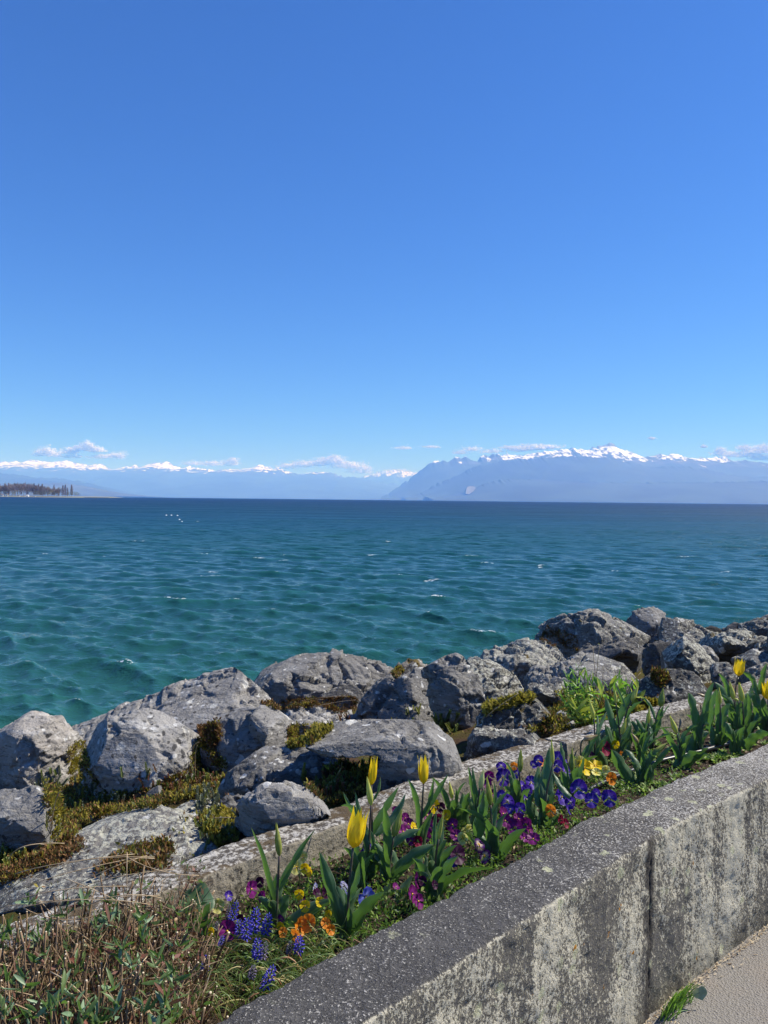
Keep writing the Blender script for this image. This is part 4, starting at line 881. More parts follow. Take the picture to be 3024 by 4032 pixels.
    rock('large blocky boulder with flat top and dark cavity beneath, centre', [
        dict(o=A(Z4, [(515, 722, .3), (590, 662, .4), (650, 630, .5), (720, 585, .7), (860, 558, .8), (1060, 534, .9), (1180, 538, .9), (1260, 558, .8), (1340, 598, .7), (1375, 632, .6), (1250, 740, 0), (1040, 790, .05), (800, 795, .1), (690, 775, .15), (630, 785, .2), (540, 750, .25)]), i=A(Z4, [(560, 705, .12), (800, 680, .04), (1045, 700, 0)]), nofoot=True),
        dict(o=A(Z4, [(1040, 720, .02), (1250, 660, .25), (1370, 630, .4), (1470, 640, .4), (1512, 700, .4), (1522, 820, .3), (1495, 905, .15), (1350, 980, .0), (1200, 1030, -.05), (1050, 1050, -.05), (960, 1000, .05), (1000, 850, .05)]), i=A(Z4, [(1180, 760, .02), (1420, 720, .15)]))], Z4(1200, 1040), rock_mat(.20, .35, .35), seed=32, rough=.5)
    rock('flat-topped black-sided boulder right of the blocky centre boulder', [dict(o=A(Z5, [(-75, 850), (-50, 780), (0, 768), (60, 780), (140, 785), (230, 778), (305, 785), (358, 826), (370, 870), (250, 930), (120, 960), (0, 970), (-70, 930)]), i=A(Z5, [(-20, 830, -.06), (120, 835, -.1), (280, 850, -.06)]), lean=.8, yaw=0)], Z5(120, 950), rock_mat(.13, .6, .1, .4), seed=33, under=.25)
    # ---- near row
    rock('pale upright boulder at the left edge with a black left side', [dict(o=A(Z3, [(-90, 640, .5), (0, 590, .4), (50, 565, .3), (95, 535, .25), (180, 498, .3), (290, 528, .4), (330, 600, .42), (416, 650, .5), (432, 720, .5), (425, 830, .4), (390, 960, .25), (260, 1060, .05), (130, 1070, 0), (-80, 1070, .35)]), i=A(Z3, [(65, 620, .08), (70, 740, 0), (110, 900, -.06), (235, 720, .06)]))], Z3(180, 1060), WARM, seed=34, rough=.7)
    rock('big pale boulder dotted with black and white lichen spots, left', [dict(o=A(Z3, [(548, 620, .35), (600, 562, .45), (700, 530, .5), (880, 514, .5), (960, 506, .5), (1050, 538, .5), (1150, 570, .5), (1225, 602, .5), (1290, 668, .5), (1275, 760, .4), (1245, 860, .3), (1180, 940, .2), (1130, 1000, .1), (1000, 1050, 0), (850, 1040, 0), (720, 1030, .1), (640, 960, .25), (560, 820, .3), (545, 720, .35)]), i=A(Z3, [(600, 800, .12), (790, 830, -.02), (800, 980, .02), (930, 590, .26), (950, 800, .0), (1190, 820, .18)]))], Z3(900, 1050), PALE, seed=35, rough=.5)
    rock('grey block with a flat lit top at the lower left edge', [dict(o=A(Z3, [(-120, 1050, .5), (0, 1042, .5), (100, 1018, .5), (200, 1006, .5), (232, 1020, .45), (272, 1075, .35), (302, 1165, .2), (315, 1300, .2), (290, 1340, .2), (180, 1440, .2), (40, 1500, .2), (-120, 1500, .2)]), i=A(Z3, [(-100, 1200, 0), (0, 1200, -.02), (150, 1192, -.04), (290, 1220, .0)]))], Z3(100, 1490), GREY, seed=36, rough=.6)
    rock('small crusted rock in the moss above the flat lichened slab', [dict(o=A(Z3, [(1125, 1160), (1180, 1110), (1240, 1083), (1330, 1088), (1400, 1118), (1455, 1165), (1440, 1220), (1300, 1240), (1180, 1220)]), lean=.9)], Z3(1290, 1240), CRUST, seed=37)
    rock('tiny grey stone in the yellow moss above the lichened slab', [dict(o=A(Z3, [(575, 1160), (630, 1130), (690, 1135), (720, 1150), (700, 1190), (640, 1205), (590, 1190)]), lean=.7)], Z3(640, 1205), GREY, seed=38)
    rock('wide sloping foreground slab encrusted with pale lichen', [dict(o=A(Z3, [(240, 1500, .1), (430, 1375, .35), (500, 1335, .45), (590, 1240, .7), (700, 1188, .85), (830, 1138, 1.0), (960, 1133, 1.0), (1080, 1150, .95), (1170, 1190, .85), (1285, 1240, .7), (1345, 1312, .5), (1405, 1362, .35), (1440, 1430, .15), (1380, 1490, .05), (1100, 1530, 0), (800, 1540, 0), (450, 1540, 0)]), i=A(Z3, [(1180, 1300, .4), (900, 1300, .5)]))], Z3(850, 1540), rock_mat(.16, .5, .1, .75, .25), seed=39, rough=.4)
    rock('flat low slab running under the dry shrub at lower left', [dict(o=A(Z3, [(-160, 1660, .5), (0, 1610, .7), (60, 1560, .8), (250, 1475, .9), (500, 1400, .9), (900, 1480, .7), (1180, 1500, .5), (1100, 1600, .2), (700, 1690, .1), (300, 1740, 0), (-160, 1800, .1)]))], Z3(400, 1740), rock_mat(.15, .3, .1, .5, .3), seed=40, rough=.35)
    rock('broken rock with white rim and blue-black hollow front beside the kerb', [dict(o=A(Z7, [(455, 560, .3), (500, 440, .2), (590, 310, .3), (640, 240, .45), (700, 193, .55), (800, 198, .6), (900, 208, .6), (1000, 228, .55), (1080, 268, .5), (1150, 318, .45), (1205, 362, .35), (1248, 415, .2), (1180, 440, .2), (1100, 470, .25), (900, 560, .25), (650, 690, .2), (560, 690, .2), (470, 660, .25)]), i=A(Z7, [(560, 400, .04), (620, 330, .02), (740, 250, .12), (860, 275, .1), (960, 285, .1), (1060, 330, .06), (1150, 395, .02)]), nofoot=True, deep=.8)], Z7(640, 700), WHITE, seed=41, rough=.75)
    rock('small dark rock wedged under the spotted boulder', [dict(o=A(Z7, [(330, 330), (370, 250), (470, 290), (560, 300), (590, 400), (520, 460), (420, 470), (350, 420)]), lean=.4)], Z7(450, 470), LICH, seed=42)
    # beyond the frame edges
    rock('grey boulder just outside the left edge', [dict(o=[(-520, 2960), (-420, 2840), (-260, 2790), (-120, 2850), (-60, 3000), (-120, 3200), (-400, 3240)], lean=.5)], (-280, 3220), GREY, seed=43, voxel=1.5)
    rock('dark boulder just outside the right edge', [dict(o=[(3100, 2500), (3180, 2400), (3330, 2380), (3450, 2460), (3450, 2620), (3200, 2660), (3110, 2600)], lean=.5)], (3280, 2700), CRUST2, seed=44, voxel=1.5)
build_rocks()

# ================================================================== PLANTS
CA = lambda x, y: (1000+x*.2712, 3150+y*.2712)
CB = lambda x, y: (1400+x*.3014, 2950+y*.3014)
CC = lambda x, y: (1850+x*.3617, 2900+y*.3617)
CD = lambda x, y: (2250+x*.2411, 2600+y*.2411)
CE = lambda x, y: (2600+x*.2556, 2550+y*.2556)
CF = lambda x, y: (1700+x*.2411, 2900+y*.2411)
CG = lambda x, y: (800+x*.2712, 3400+y*.2712)
T7c = lambda x, y: (700+x*.4822, 3000+y*.4822)
T8c = lambda x, y: (1300+x*.6028, 2850+y*.6028)
def leafy(name, c, c2, trans=.35, rough=.45, veins=False, back=None):
    "thin leaf or petal: diffuse + light shining through"
    m = NT(name); P = m.coord('Object'); g = m.noise(m.pos(), 60, 3)
    cc = m.mix(m.step(g, .35, .65), c, c2)
    m.done(cc, rough, None, .35)
    tl = m.new('BsdfTranslucent'); m.set(tl.inputs[0], m.mix(1.0, cc, (1.0, 1.0, .55), 'MULTIPLY') if back is None else back)
    mx = m.new('MixShader'); mx.inputs[0].default_value = trans
    m.t.links.new(m.b.outputs[0], mx.inputs[1]); m.t.links.new(tl.outputs[0], mx.inputs[2]); m.t.links.new(mx.outputs[0], m.out.inputs[0])
    return m.m
def tulip_leaf_mat():
    m = NT('tulip_leaf'); uv = m.n.new('ShaderNodeUVMap').outputs[0]
    sp = m.new('SeparateXYZ'); m.set(sp.inputs[0], uv); u = m.math('ABSOLUTE', m.math('SUBTRACT', sp.outputs[0], .5))
    mp = m.n.new('ShaderNodeMapping'); m.set(mp.inputs[0], uv); mp.inputs['Scale'].default_value = (26, 1.2, 1)
    ve = m.noise(mp.outputs[0], 1, 2); g = m.noise(m.pos(), 22, 3); oi = m.n.new('ShaderNodeObjectInfo').outputs['Random']
    c = m.mix(m.step(g, .35, .65), (.050, .105, .052), (.095, .165, .090)); c = m.mix(m.math('MULTIPLY', oi, .5), c, (.10, .16, .045))
    c = m.mix(m.math('MULTIPLY', m.step(ve, .45, .65), .35), c, (.15, .22, .13)); c = m.mix(m.math('MULTIPLY', m.step(u, .44, .49), .75), c, (.34, .38, .24))
    c = m.mix(m.math('MULTIPLY', m.step(m.math('ADD', sp.outputs[1], m.math('MULTIPLY', oi, .06)), .955, .995), .8), c, (.30, .22, .10))
    m.done(c, .36, m.bump(ve, .35, .002), .45); tl = m.new('BsdfTranslucent'); m.set(tl.inputs[0], m.mix(ve, (.12, .30, .03), (.24, .46, .06))); mx = m.new('MixShader'); mx.inputs[0].default_value = .27
    m.t.links.new(m.b.outputs[0], mx.inputs[1]); m.t.links.new(tl.outputs[0], mx.inputs[2]); m.t.links.new(mx.outputs[0], m.out.inputs[0]); return m.m
M_TLEAF = tulip_leaf_mat()
def leaf_mesh(V, F, mat, cols=5):
    me = mesh('leaf', V, F, mat); n = len(V)//cols; uv = me.uv_layers.new(name='UVMap')
    a = np.array([((i % cols)/(cols-1), (i//cols)/(n-1)) for i in range(len(V))], np.float32); li = np.zeros(len(me.loops), np.int32); me.loops.foreach_get('vertex_index', li)
    uv.data.foreach_set('uv', a[li].ravel()); return me
M_TSTEM = leafy('tulip_stem', (.10, .065, .055), (.085, .10, .06), .05)
M_GSTEM = leafy('green_stem', (.07, .13, .04), (.10, .16, .05), .05)
M_YEL = leafy('yellow_petal', (.80, .56, .012), (.86, .66, .02), .30, .4, back=(.95, .72, .02, 1))
M_LEM = leafy('lemon_bud', (.48, .50, .10), (.62, .60, .16), .3, .4, back=(.7, .75, .12, 1))
M_GBUD = leafy('green_bud', (.20, .25, .05), (.36, .36, .09), .25, .4, back=(.4, .5, .06, 1))
M_PALE = leafy('pale_bud', (.60, .62, .26), (.66, .66, .34), .3, .4, back=(.8, .85, .3, 1))
M_PINK = leafy('blushed_bud', (.42, .30, .17), (.50, .42, .20), .25, .4, back=(.6, .45, .2, 1))
M_PFOL = leafy('pansy_leaf', (.035, .08, .018), (.075, .145, .032), .3, .5, back=(.22, .4, .05, 1))
M_STRAW = leafy('dry_straw', (.38, .27, .15), (.55, .42, .26), .1, .6)
M_TWIG = leafy('cut_stem', (.10, .068, .038), (.25, .165, .092), .0, .7)
M_TWIGEND = leafy('cut_end', (.62, .52, .36), (.5, .42, .3), .0, .7)

rng = np.random.default_rng(2024)
def clamp_bed(p):
    s, o = path_sd(p.x, p.y); o2 = min(max(o, .035), .555)
    if abs(o2-o) > 1e-6:
        C, N_, T_ = path_at(s); return Vector((C[0]+N_[0]*o2, C[1]+N_[1]*o2, p.z))
    return p
def bez(a, m, b, n):
    a, m, b = map(Vector, (a, m, b)); c = m*2-(a+b)*.5
    return [a*(1-t)**2+c*(2*t*(1-t))+b*t*t for t in [i/n for i in range(n+1)]]
def ribbon(pts, width, face=0.0, fold=.35, wave=.0, waves=3, prof=None, tipw=.0, cols=5, thick=0, phase=0.0):
    "leaf blade along pts; face = turn of the blade about its own axis, 0 looks to -Y"
    V = []; n = len(pts)-1
    for i, p in enumerate(pts):
        t = i/n; T = (pts[min(i+1, n)]-pts[max(i-1, 0)]).normalized()
        s = T.cross(Vector((0, 1, 0.001))).normalized(); b = s.cross(T)
        fa = face+.35*math.sin(t*2.2+phase)
        u = s*math.cos(fa)+b*math.sin(fa); nn = u.cross(T)
        w = width*.5*(prof(t) if prof else (0.30+.70*math.sin(math.pi*min(1, t*1.15+.18))**.8 if t < .55 else 1.0*(math.cos((t-.50)/.50*math.pi/2))**.85))
        w = max(w, .0004)
        for j in range(cols):
            q = (j/(cols-1))*2-1
            wv = wave*w*math.sin(t*waves*6.28+phase*3+(1.3 if q > 0 else 0))*abs(q)**2
            V.append(p+u*(q*w)+nn*(fold*w*(abs(q)**1.5)+wv))
    return V, [tuple(f) for f in grid_faces(n+1, cols)]
def tube(pts, r0, r1, k=6, cap=True):
    V = []; F = []; n = len(pts)-1
    for i, p in enumerate(pts):
        T = (Vector(pts[min(i+1, n)])-Vector(pts[max(i-1, 0)])).normalized(); s = T.orthogonal().normalized() if i == 0 else (s-T*s.dot(T)).normalized()
        b = T.cross(s); r = r0+(r1-r0)*i/n
        for j in range(k): V.append(Vector(p)+(s*math.cos(j*6.2832/k)+b*math.sin(j*6.2832/k))*r)
    for i in range(n):
        for j in range(k): F.append((i*k+j, i*k+(j+1) % k, (i+1)*k+(j+1) % k, (i+1)*k+j))
    if cap: F.append(tuple(range(k))[::-1]); F.append(tuple(n*k+j for j in range(k)))
    return V, F
def local(V, o): return [v-o for v in V]

# ---- petals, unit length along +Z, standing at +X
def petal_mesh(name, kind, mat, seed=0):
    r = random.Random(seed); V = []; R_, C_ = 11, 5
    for i in range(R_):
        t = i/(R_-1)
        if kind == 'open':
            rad = float(np.interp(t, [0, .08, .22, .42, .65, .85, 1], [.03, .13, .205, .222, .200, .190, .215])); half = float(np.interp(t, [0, .15, .4, .62, .8, .92, 1], [.5, .66, .70, .56, .27, .10, .01]))
        else:
            rad = float(np.interp(t, [0, .08, .25, .45, .65, .82, .93, 1], [.03, .11, .172, .160, .110, .058, .034, .03])); half = float(np.interp(t, [0, .6, .8, .93, 1], [.95, .95, .9, .7, .1]))
        for j in range(C_):
            q = (j/(C_-1))*2-1; a = q*half*(1.05 if kind == 'open' else 1.1)
            rr = rad*(1+.05*abs(q)) if kind == 'open' else rad*(1-.02*abs(q))
            V.append((rr*math.cos(a)+(0.0), rr*math.sin(a)*(1 if kind != 'open' else .95), t+.012*r.uniform(-1, 1)*(0 < t < 1)))
    return mesh(name, V, grid_faces(R_, C_), mat)
PET = {}
for k_, mt_ in (('open', M_YEL), ('bud', M_LEM), ('gbud', M_GBUD), ('pale', M_PALE), ('pink', M_PINK)):
    PET[k_] = petal_mesh('petal', 'open' if k_ == 'open' else 'bud', mt_, 3)
def put_flower(root, base, tip, width, kind):
    ax = tip-base; L = ax.length; q = ax.to_track_quat('Z', 'Y').to_matrix().to_4x4(); n = 6 if kind == 'open' else 4
    wr = width/(.46 if kind == 'open' else .36); a0 = rng.uniform(0, 6.28)
    for k in range(n):
        inner = k % 2
        a = a0+k*2*math.pi/n
        sc = Matrix.Diagonal((wr*(.9 if inner else 1.), wr*(.9 if inner else 1.), L*(1-.05*inner-.04*rng.random()), 1))
        tilt = Matrix.Rotation(R(rng.uniform(-2, 3)) if kind == 'open' else R(rng.uniform(-.8, .8)), 4, 'Y')
        o = add('petal', PET[kind], root); o.matrix_local = Matrix.Translation(base)@q@Matrix.Rotation(a, 4, 'Z')@tilt@sc
TULIP_GROUP = 'tulips in the flower bed'
def tulip(label, base, flower=None, leaves=(), stem=None, stemmat=None, cat='tulip', extra=4):
    """base = photo point of the foot; flower = (kind, base pt, tip pt, width px); leaves = (foot, mid, tip, width px[, face])"""
    g = clamp_bed(on_z(*base, SOIL+.005)); 
    root = empty('tulip', g); tag(root, label, cat, TULIP_GROUP); Y = g.y
    def at(p, dy=0.0): return at_y(p[0], p[1], Y+dy)-g
    ppm = FPX/Y
    if flower:
        kind, fb, ft, fw = flower; dyf = 0.0
        b = at(fb); t = at(ft, rng.uniform(-.012, .012))
        if stem is None: mid = (at(fb)+Vector((0, 0, 0)))*.5+Vector((rng.uniform(-.006, .006), rng.uniform(-.01, .01), 0)); pts = bez((0, 0, -.02), mid, b, 8)
        else:
            ps = [Vector((0, 0, -.02))]+[at(p) for p in stem]+[b]; pts = []
            for i in range(len(ps)-1):
                for k in range(4): pts.append(ps[i].lerp(ps[i+1], k/4))
            pts.append(b)
            for _ in range(3): pts = [pts[0]]+[(pts[i-1]+pts[i]*2+pts[i+1])*.25 for i in range(1, len(pts)-1)]+[pts[-1]]
        V, F = tube(pts, .0042, .0030, 7); add('stem', mesh('stem', V, F, stemmat or M_TSTEM), root)
        put_flower(root, b, t, fw/ppm, kind)
    for i, lf in enumerate(leaves):
        f, m_, t, w_ = lf[:4]; face = lf[4] if len(lf) > 4 else rng.uniform(-.55, .55)
        d = rng.uniform(-.02, .035)
        a = at(f); 
        if a.z < .02: a.z = min(a.z, -.005)
        pts = bez(a, at(m_, d), at(t, d*2), 15)
        V, F = ribbon(pts, w_/ppm*1.12, face, rng.uniform(.3, .6), rng.uniform(.12, .32), rng.uniform(2.0, 3.4), phase=rng.uniform(0, 6))
        me = leaf_mesh(V, F, M_TLEAF); o = add('leaf', me, root)
    for i in range(extra):      # low leaves round the foot
        a = rng.uniform(0, 6.28); h = rng.uniform(.07, .15); r_ = rng.uniform(.03, .08); d = Vector((math.cos(a), math.sin(a)*.6, 0))
        pts = bez((0, 0, -.01), d*r_*.35+Vector((0, 0, h*.6)), d*r_+Vector((0, 0, h)), 13); V, F = ribbon(pts, rng.uniform(.022, .038), rng.uniform(-.9, .9), rng.uniform(.3, .6), rng.uniform(.12, .3), 2.6, phase=rng.uniform(0, 6))
        add('leaf', leaf_mesh(V, F, M_TLEAF), root)
    return root
def L_(Z, *ls): return [tuple([Z(*l[0]), Z(*l[1]), Z(*l[2]), l[3]*SCL[Z]]+list(l[4:])) for l in ls]
SCL = {CA: .2712, CB: .3014, CC: .3617, CD: .2411, CE: .2556, CF: .2411, CG: .2712, T7c: .4822, T8c: .6028}
def F_(Z, kind, b, t, w): return (kind, Z(*b), Z(*t), w*SCL[Z])

def build_tulips():
    tulip('slender green tulip bud on a dark stem, leftmost tulip, against the kerb', CA(320, 1890), F_(CA, 'gbud', (370, 815), (322, 318), 110),
          L_(CA, ((300, 1890), (205, 1180), (-40, 400), 125, .3), ((340, 1330), (560, 930), (885, 430), 95, -.2), ((300, 2040), (620, 1690), (1190, 1430), 190, .5), ((320, 1850), (370, 1620), (350, 1330), 80)), stem=[CA(335, 1400)])
    tulip('tallest bright yellow tulip, nearest the camera', CA(1340, 2010), F_(T7c, 'open', (1430, 700), (1490, 372), 148),
          L_(CA, ((1320, 1990), (1130, 1360), (952, 745), 170, .2), ((1350, 1440), (1450, 1240), (1530, 900), 110, .5), ((1360, 2010), (1390, 1750), (1380, 1560), 80)) +
          L_(T7c, ((1375, 1500), (1500, 1250), (1690, 1060), 115, .1), ((1290, 1570), (1255, 1440), (1155, 1300), 95, .4)), stem=[CA(1375, 1300)])
    tulip('yellow tulip standing behind the green bud, left of centre', CB(220, 1600), F_(CB, 'open', (205, 468), (250, 92), 118),
          L_(CB, ((190, 1150), (370, 800), (560, 495), 90), ((250, 1110), (480, 890), (652, 575), 100, .6), ((230, 1300), (-20, 870), (-160, 560), 60), ((210, 700), (300, 560), (322, 360), 45)), stem=[CB(215, 1000)])
    tulip('plump yellow-green bud in front of the left yellow tulip', CB(170, 1700), F_(CB, 'bud', (205, 735), (150, 348), 95),
          L_(CB, ((180, 1540), (150, 1250), (115, 1050), 85), ((140, 1800), (220, 1520), (385, 1270), 170, .2), ((150, 1350), (60, 900), (-5, 560), 60), ((160, 1250), (20, 850), (-190, 740), 90, .5), ((150, 1900), (60, 1650), (-60, 1400), 110), ((190, 1500), (235, 1250), (195, 1060), 60)))
    tulip('tulip leaf pair without flower behind the tallest yellow tulip', CB(70, 1850), None,
          L_(CB, ((60, 1850), (60, 1500), (130, 1330), 110), ((30, 1800), (-20, 1600), (50, 1280), 90), ((90, 1850), (10, 1350), (-60, 1080), 100)))
    tulip('yellow tulip with crown-like pointed petals at the centre of the bed', CB(860, 1420), F_(CB, 'open', (888, 452), (890, 62), 134),
          L_(CB, ((830, 1200), (795, 720), (688, 395), 85, .4), ((862, 880), (960, 710), (1022, 365), 60), ((872, 870), (1050, 600), (1212, 325), 65), ((850, 1400), (840, 1200), (880, 980), 90)), stem=[CB(860, 900)])
    tulip('closed green bud leaning right beside the centre yellow tulip', CB(430, 1760), F_(CB, 'gbud', (495, 1140), (612, 765), 112),
          L_(CB, ((430, 1430), (405, 1080), (368, 752), 110, .2), ((480, 1260), (640, 1120), (850, 1040), 95, .5), ((425, 1680), (385, 1420), (372, 1200), 100), ((430, 1760), (700, 1440), (1055, 1240), 150, .2), ((490, 1680), (535, 1510), (480, 1310), 100)), stem=[CB(450, 1450)])
    tulip('narrow yellow-tipped bud wrapped in a tall leaf, centre of the bed', CB(1035, 1760), F_(CB, 'bud', (1085, 1180), (1152, 795), 52),
          L_(CB, ((1040, 1740), (1075, 1250), (1142, 860), 115, .1), ((1080, 1800), (1100, 1620), (1075, 1440), 80), ((990, 1720), (995, 1520), (958, 1380), 80), ((1020, 1250), (1035, 1020), (1058, 815), 50), ((900, 1760), (930, 1560), (900, 1380), 90), ((860, 1740), (820, 1500), (850, 1330), 110)))
    tulip('flat broad tulip leaves draped over the wall edge in the foreground', CB(1010, 1990), None,
          L_(CB, ((1010, 2010), (1300, 1690), (1828, 1560), 175, -.5), ((520, 2080), (600, 1860), (750, 1635), 110), ((230, 2150), (330, 1960), (468, 1745), 130)), cat='tulip')
    tulip('short slim yellowish bud before the kerb, right of the centre yellow tulip', CF(330, 1500), F_(CF, 'bud', (335, 1015), (283, 715), 82),
          L_(CF, ((300, 1230), (180, 900), (-5, 670), 85), ((360, 1200), (405, 1040), (395, 860), 60), ((450, 1500), (520, 1150), (505, 905), 120), ((600, 1500), (560, 1180), (618, 910), 140), ((330, 1500), (300, 1250), (380, 1030), 170, .2), ((400, 1100), (440, 880), (560, 740), 40), ((470, 1400), (420, 1200), (470, 1060), 120)))
    tulip('pale cream-green bud, largest of the buds left of the violet pansies', CF(770, 1620), F_(CF, 'pale', (790, 852), (850, 515), 104),
          L_(CF, ((755, 1250), (660, 860), (598, 490), 75), ((745, 1000), (700, 720), (664, 490), 55), ((740, 1500), (800, 1180), (860, 860), 130), ((650, 1500), (700, 1280), (830, 1000), 90)), stem=[CF(745, 1100)])
    tulip('long green bud with yellow tip right of the pale bud', CF(985, 1990), F_(CF, 'gbud', (960, 1120), (898, 655), 118),
          L_(CF, ((985, 1320), (1080, 1100), (1270, 870), 75), ((995, 1650), (1040, 1150), (1015, 735), 65), ((975, 1960), (900, 1480), (450, 1175), 200, .5), ((740, 1640), (800, 1290), (885, 930), 190), ((1000, 2060), (1030, 1750), (1000, 1560), 110), ((1050, 2080), (1240, 1760), (1540, 1500), 165), ((730, 1800), (640, 1680), (540, 1580), 60), ((960, 2000), (880, 1800), (690, 1640), 120)), stem=[CF(985, 1600)])
    tulip('slim bud on a purple stem rising among the left violet pansies', CC(530, 800), F_(CC, 'gbud', (545, 390), (556, 125), 66),
          L_(CC, ((530, 740), (480, 570), (422, 405), 55), ((500, 560), (450, 380), (358, 268), 35), ((300, 800), (350, 560), (425, 360), 30)), stem=[CC(537, 550)])
    tulip('tall thin yellow-green bud sheathed by broad leaf among violet pansies', CC(800, 980), F_(CC, 'bud', (905, 300), (888, 20), 46),
          L_(CC, ((810, 900), (850, 440), (868, 115), 110), ((840, 700), (820, 480), (905, 270), 110, .1), ((760, 760), (742, 520), (752, 320), 80), ((850, 900), (880, 640), (918, 430), 70), ((1095, 660), (980, 530), (905, 385), 60), ((800, 1060), (690, 840), (600, 670), 135, .1), ((820, 1090), (880, 960), (960, 865), 120, .1), ((640, 780), (690, 660), (790, 595), 60), ((790, 980), (800, 760), (830, 560), 80)), stem=[CC(830, 600)])
    tulip('slim closed bud left of the pair of yellow pansies', CC(1100, 720), F_(CC, 'gbud', (1108, 385), (1115, 112), 64),
          L_(CC, ((1095, 500), (1030, 230), (983, 50), 50), ((1120, 500), (1180, 430), (1250, 200), 55), ((1080, 700), (1010, 560), (915, 400), 50)), stem=[CC(1103, 550)])
    tulip('pinkish bud nodding sideways on a bent stem above yellow pansies', CD(140, 1900), F_(CD, 'pink', (190, 1300), (445, 1215), 98),
          L_(CD, ((140, 1900), (320, 1420), (492, 1175), 80), ((10, 2020), (160, 1800), (290, 1610), 60), ((170, 2010), (480, 1860), (820, 1850), 105, .6), ((250, 2080), (430, 1990), (612, 1850), 95)), stem=[CD(158, 1700), CD(145, 1450), CD(160, 1330)])
    tulip('slender green-yellow bud standing before the kerb left of the tall weed', CD(390, 1720), F_(CD, 'bud', (370, 955), (292, 622), 78),
          L_(CD, ((400, 1260), (490, 1030), (575, 840), 60), ((420, 1200), (435, 1020), (418, 890), 45), ((390, 1700), (420, 1400), (470, 1180), 110), ((560, 1720), (520, 1600), (460, 1480), 120)), stem=[CD(380, 1250)])
    tulip('bud in the tallest leaf tuft in front of the weed, its left bud', CD(740, 1480), F_(CD, 'bud', (725, 705), (702, 432), 66),
          L_(CD, ((720, 1150), (640, 850), (553, 600), 115), ((860, 760), (800, 580), (720, 410), 45), ((760, 1300), (700, 1130), (690, 920), 100)), stem=[CD(755, 900)])
    tulip('bud leaning right at the top of the leaf tuft in front of the weed', CD(800, 1480), F_(CD, 'bud', (982, 665), (1098, 398), 92),
          L_(CD, ((750, 1060), (860, 760), (1010, 510), 100), ((890, 950), (1000, 790), (1165, 660), 70), ((780, 1300), (900, 1100), (880, 860), 90), ((920, 1200), (960, 1050), (930, 880), 70)), stem=[CD(840, 1100), CD(915, 780)])
    tulip('pale yellow bud in the middle of the leaf tuft below the weed', CD(730, 1620), F_(CD, 'bud', (818, 1212), (897, 935), 88),
          L_(CD, ((690, 1600), (630, 1320), (543, 1010), 85), ((720, 1850), (690, 1650), (665, 1480), 90), ((740, 1580), (860, 1310), (985, 1050), 110), ((760, 1650), (880, 1500), (960, 1300), 120), ((700, 1500), (650, 1300), (680, 1120), 70)), stem=[CD(770, 1400)])
    tulip('thin pale bud by the kerb between leaf tuft and feathery green bud', CD(1200, 1500), F_(CD, 'bud', (1262, 1030), (1270, 735), 56),
          L_(CD, ((1210, 1380), (1240, 1120), (1232, 850), 70), ((1190, 1200), (1135, 1080), (1050, 950), 75), ((1300, 1320), (1320, 1180), (1280, 1040), 80), ((1180, 1450), (1210, 1320), (1160, 1180), 70)))
    tulip('green striped feathery bud on a dark slanting stem above the kerb', CD(1330, 1420), F_(CD, 'gbud', (1450, 765), (1502, 445), 118),
          L_(CD, ((1350, 1230), (1440, 970), (1502, 735), 100), ((1370, 960), (1290, 740), (1145, 595), 50), ((1480, 900), (1540, 820), (1610, 710), 45), ((1300, 1300), (1330, 1100), (1290, 900), 90)), stem=[CD(1350, 1150), CD(1385, 920)], stemmat=M_TSTEM)
    tulip('blushed small bud leaning left behind the long leaf of the front clump', CD(1150, 1650), F_(CD, 'pink', (1092, 1345), (972, 1175), 72),
          L_(CD, ((1150, 1700), (1060, 1380), (938, 1130), 80), ((1130, 1500), (1150, 1300), (1180, 1180), 70)))
    tulip('brownish green bud leaning far right in the big clump beside the wall', CD(1150, 2000), F_(CD, 'gbud', (1325, 1535), (1590, 1335), 104),
          L_(CD, ((1090, 2080), (850, 1760), (657, 1455), 185, .1), ((1150, 1860), (1020, 1600), (865, 1455), 95), ((1200, 2080), (1390, 1700), (1680, 1370), 105), ((1180, 1500), (1360, 1180), (1660, 1105), 60), ((1200, 1480), (1400, 1290), (1670, 1200), 55), ((1150, 2000), (1180, 1780), (1140, 1450), 95), ((1300, 2000), (1290, 1800), (1220, 1700), 110), ((1120, 2060), (1100, 1850), (1060, 1700), 80)), stem=[CD(1180, 1700)])
    tulip('pointed pale bud leaning left, alone over the black pipe', CE(320, 1830), F_(CE, 'bud', (252, 1322), (142, 1035), 88),
          L_(CE, ((300, 1560), (420, 1310), (585, 1205), 85), ((370, 1930), (180, 1500), (13, 1215), 100), ((220, 1930), (450, 1720), (745, 1650), 190, .2), ((390, 1930), (600, 1700), (742, 1545), 150), ((340, 1700), (370, 1600), (320, 1450), 60)), stem=[CE(310, 1500)])
    tulip('leaf clump with a small yellow bud lying low, above the pipe', CE(600, 1640), F_(CE, 'bud', (680, 1175), (775, 1168), 62),
          L_(CE, ((590, 1450), (530, 950), (428, 695), 130, .1), ((600, 1450), (650, 1130), (775, 975), 100), ((700, 1200), (720, 820), (825, 530), 90), ((730, 1250), (780, 900), (860, 650), 85), ((520, 1640), (560, 1430), (760, 1300), 190, .1), ((480, 1640), (500, 1540), (560, 1300), 150), ((560, 1250), (480, 1090), (392, 1040), 50), ((650, 1600), (640, 1380), (650, 940), 80)), stem=[CE(610, 1400), CE(650, 1200)])
    tulip('small pale bud lying sideways over the kerb behind the leaf clump', CE(760, 1250), F_(CE, 'pink', (695, 762), (560, 698), 52), [], stem=[CE(740, 950)])
